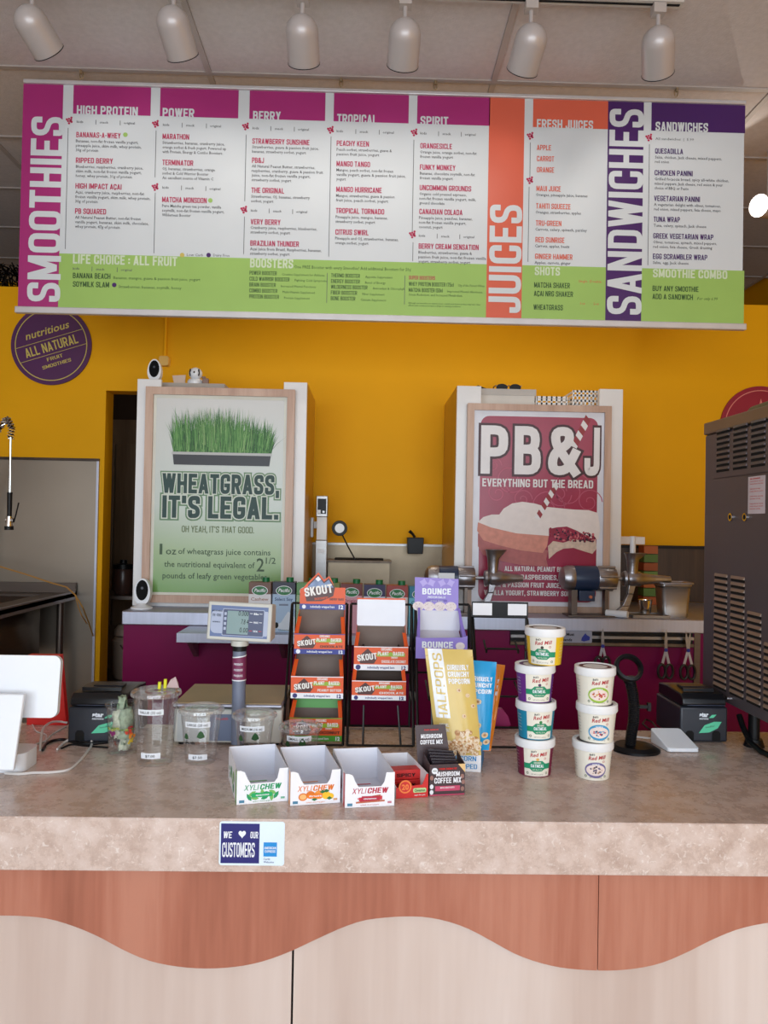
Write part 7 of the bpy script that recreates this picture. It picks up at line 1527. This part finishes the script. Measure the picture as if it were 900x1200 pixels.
# scanner stand
P = at(745, 879, Z=ZC+0.0005); t = thing('scanner_stand', tuple(P), 'black gooseneck scanner stand right of the oatmeal cups', 'stand')
q = P.y/900; m = MB()
pts = [(0.06*math.cos(a)*(1.0 if math.sin(a) < 0 else 0.95), 0.055*math.sin(a)) for a in [2*PI*k/28 for k in range(28)]]
pts2 = [(x*0.82-0.004, y*0.82) for x, y in pts]
n = 28; m.add([(x, y, 0) for x, y in pts]+[(x, y, 0.006) for x, y in pts]+[(x, y, 0.014) for x, y in pts2], [(j*n+i, j*n+(i+1) % n, (j+1)*n+(i+1) % n, (j+1)*n+i) for j in range(2) for i in range(n)]+[tuple(range(n-1, -1, -1)), tuple(range(2*n, 3*n))], BLK); m.build('base', t)
def pp(a, b2): v = at(a, b2, Y=P.y)-P; return v
ctrl = [pp(738.5, 873), pp(740, 860), pp(742.5, 845), pp(743, 828), pp(741.5, 812), pp(738, 797)]
fine = []; rr = []
for k in range(72):
    u = k/71*(len(ctrl)-1); i = min(int(u), len(ctrl)-2); fine.append(ctrl[i].lerp(ctrl[i+1], u-i)); rr.append(0.0128+0.0016*(k % 2))
m = MB(); m.tube(fine, rr, 12, BLK); m.build('gooseneck', t, smooth=False)
c = pp(736.5, 783); m = MB(Matrix.Translation(c) @ Matrix.Rotation(rad(60), 4, 'X') @ Matrix.Rotation(rad(0), 4, 'Y'))
m.lathe([(0.026, -0.006), (0.034, -0.008), (0.037, 0.0), (0.035, 0.010), (0.028, 0.012), (0.025, 0.004), (0.026, -0.006)], 26, BLK); m.build('cradle_ring', t)
m = MB(); m.cyl(tuple(ctrl[-1]-Vector((0, 0, 0.004))), tuple(ctrl[-1]+Vector((-0.002, 0, 0.008))), 0.015, m=BLK); m.box(0.028, 0.036, -0.005, 0.005, ctrl[3].z-0.01, ctrl[3].z+0.01, BLK); m.box(0.0, 0.03, -0.003, 0.003, ctrl[3].z-0.004, ctrl[3].z+0.004, BLK); m.build('clamp', t)

# cables on the counter
def cable(name, lab, pts, r, mt, zz=None):
    P0 = at(*pts[0], Z=ZC+r); t = thing(name, tuple(P0), lab, 'cable'); m = MB(Matrix.Translation(-P0)); V = [at(a, b2, Z=ZC+r) for a, b2 in pts]
    if zz:
        V = [at(a, b2, Z=ZC+r+h) for (a, b2), h in zip(pts, zz)]
    out = []
    for i in range(len(V)-1):
        p0_, p1_, p2_, p3_ = V[max(i-1, 0)], V[i], V[i+1], V[min(i+2, len(V)-1)]
        for k in range(5):
            s = k/5; out.append(0.5*((2*p1_)+(-p0_+p2_)*s+(2*p0_-5*p1_+4*p2_-p3_)*s*s+(-p0_+3*p1_-3*p2_+p3_)*s**3))
    out.append(V[-1]); m.tube(out, r, 6, mt); m.build('cord', t)
cable('white_cable', 'long white cable looping from the register to the left printer', [(6, 906), (22, 907), (40, 905.5), (60, 905), (80, 902), (92, 893), (103, 880), (107.5, 872), (105, 862), (98, 856), (90, 860), (82, 866), (74, 871), (67, 878)], 0.003, WIRE_W, [0]*7+[0, 0.01, 0.016, 0.012, 0.004, 0, 0])
cable('white_cable', 'white cable arching up just right of the register stand', [(47, 879), (48, 866), (51, 853), (60, 846.5), (70, 845.5), (79, 847)], 0.003, WIRE_W, [0, 0.012, 0.02, 0.014, 0.008, 0.004])
cable('white_cable', 'thin white cable between the register stand and the left printer', [(31, 880), (42, 872), (53, 868), (62, 860), (78, 851)], 0.0018, WIRE_W)
cable('white_cable', 'thin curling white cable behind the register stand', [(32, 845), (38, 849), (43, 857), (54, 861), (53, 869)], 0.0015, WIRE_W)
cable('black_cable', 'black cable looping in front of the left printer', [(50, 879), (54, 872), (62, 868), (74, 866.5), (84, 869), (100, 872), (128, 869.5)], 0.0035, BLK)
cable('black_cable', 'thin black cable running along the foot of the left printer', [(72, 877), (84, 872.5), (100, 874), (120, 875.5), (128, 876)], 0.0022, BLK)

# ================================================================ the grey machine at the right
XM = 0.962
def am(a, b2): return at(a, b2, X=XM)
Yf_ = am(824, 700).y; Yn = 1.62; ztop = am(834, 499).z; zbot = am(899, 848).z
t = thing('frozen_yogurt_machine', (XM+0.25, (Yf_+Yn)/2, ZC+0.0005), 'tall dull grey vented machine on the counter at the right edge', 'machine')
L_ = Matrix.Translation(-Vector(t.location))
m = MB(L_); m.box(XM, XM+0.5, Yn, Yf_, zbot, ztop-0.022, MACH); m.build('cabinet', t, bevel=0.006)
CAPM = mat('warm_cap_steel', (140, 118, 96), 0.45, 0.5); m = MB(L_); m.box(XM-0.003, XM+0.5, Yn, Yf_+0.003, ztop-0.0215, ztop+0.012, CAPM); m.build('top_cap', t, bevel=0.003)
ye = am(835.5, 700).y
zseam = am(835, 563).z
m = MB(L_); m.box(XM-0.0035, XM-0.0003, Yn+0.001, ye, zseam+0.004, ztop-0.03, MACH); m.build('upper_vent_panel', t, bevel=0.001)
m = MB(L_); m.box(XM-0.0035, XM-0.0003, Yn+0.001, ye, zbot+0.004, zseam, MACH); m.build('lower_vent_panel', t, bevel=0.001)
# louvers: a dark slot under a slanted hood, one object each
def louver_mesh(w_, h_, ink):
    m = MB(); m.add([(0, 0, 0), (0, w_, 0), (0, w_, h_*0.5), (0, 0, h_*0.5)], [(0, 3, 2, 1)], DARK)
    m.add([(0, 0, h_*0.45), (0, w_, h_*0.45), (-0.0035, w_-0.003, h_*0.5), (-0.0035, 0.003, h_*0.5), (0, 0, h_), (0, w_, h_)], [(0, 1, 2, 3), (3, 2, 5, 4), (0, 3, 4), (1, 5, 2)], ink)
    return m
SLAT = mat('slat_steel', (150, 136, 128), 0.4, 0.6)
def louver_set(cols, z_hi, z_lo, n, skip, ink, flip):
    mesh = None
    for ci, (xa, xb) in enumerate(cols):
        ya = am(xb, 600).y; yb2 = am(xa, 600).y; pitch = (z_hi-z_lo)/n
        for k in range(skip[ci], n):
            z_ = z_hi-(k+1)*pitch
            if mesh is None or abs((yb2-ya)-mesh[1]) > 0.003:
                o = louver_mesh(yb2-ya, pitch*0.9, ink).build('louver', t); mesh = (o.data, yb2-ya)
            else: o = bpy.data.objects.new('louver', mesh[0]); COL.objects.link(o); o.parent = t
            o.location = Vector((XM-0.0038, ya, z_))-Vector(t.location)
louver_set([(840.5, 855.5), (859.5, 876.5), (881, 898), (902, 920)], am(848, 502).z, am(848, 553).z, 8, (0, 0, 0, 0), MACH, 0)
louver_set([(840, 855), (859, 875.5), (879, 895.5), (899.5, 917)], am(848, 672).z, am(848, 809).z, 19, (0, 0, 5, 9), SLAT, 1)
a0 = am(878.5, 580); a1 = am(899, 580)
m = MB(L_ @ Matrix(((0, 0, -1, XM-0.0038), (-1, 0, 0, 0), (0, 1, 0, 0), (0, 0, 0, 1))))
ya, yb2 = -am(878.5, 580).y, -am(899, 580).y; za, zb4 = am(888, 602).z, am(888, 558).z
m.flat([(ya, za), (yb2, za), (yb2, zb4), (ya, zb4)], 0.0004, mat('label_pink_white', (214, 204, 212), 0.4))
for k in range(13):
    if k in (3, 6, 9): continue
    zz = zb4-(k+1.2)*(zb4-za)/15; m.text('WARNING' if k == 0 else 'hazardous moving parts'[:14+k % 5], ya+(yb2-ya)*0.12, zz, (zb4-za)/26, RED, w=(yb2-ya)*(0.6 if k % 4 == 0 else 0.76), z=0.0008)
m.build('warning_label', t, smooth=False, kind='stuff')
for px in (858.5, 875.5):
    m = MB(L_); p = am(px, 606); m.cyl((XM-0.0036, p.y, p.z), (XM-0.0075, p.y, p.z), 0.0105, m=CHROME, n=18); m.cyl((XM-0.0075, p.y, p.z), (XM-0.0078, p.y, p.z), 0.0065, m=DARK, n=14); m.build('lock', t)
for x in (XM+0.05, XM+0.43):
    for y in (Yn+0.12, 1.98):
        m = MB(L_); m.cyl((x, y, ZC+0.0005), (x, y, ZC+0.02), 0.026, 0.02, m=BLK); m.cyl((x, y, ZC+0.02), (x, y, zbot), 0.014, m=BLK); m.build('foot', t)
p = am(855.5, 822); m = MB(L_); m.cyl((XM-0.004, p.y, p.z+0.008), (XM-0.01, p.y, p.z+0.008), 0.005, m=CHROME, n=10); m.build('screw', t)
t = thing('power_cord', (0.992, 1.9, ZC+0.0005), 'thick black cord under the grey machine', 'cord')
m = MB(); m.tube([(0.0, 0.12, 0.07), (0.0, 0.1, 0.045), (0.0, 0.06, 0.014), (0.0, 0.0, 0.008), (0.01, -0.12, 0.008), (0.03, -0.25, 0.008)], 0.0075, 8, BLK); m.build('cord', t)
p = at(890, 470, X=XM+0.1)
t = thing('olive_cloth', (XM+0.13, 2.0, ztop+0.0125), 'folded olive cloth on top of the grey machine', 'cloth')
m = MB(); m.hexa([(-0.06, -0.16, 0), (0.2, -0.16, 0), (0.2, 0.13, 0), (-0.06, 0.13, 0), (-0.04, -0.15, 0.045), (0.19, -0.15, 0.045), (0.19, 0.11, 0.045), (-0.035, 0.11, 0.04)], mat('olive_fabric', (128, 116, 76), 0.9, var=0.15, scale=20, bump=0.4)); m.build('folded_cloth', t, bevel=0.008)
bpy.data.objects.remove(_fo)
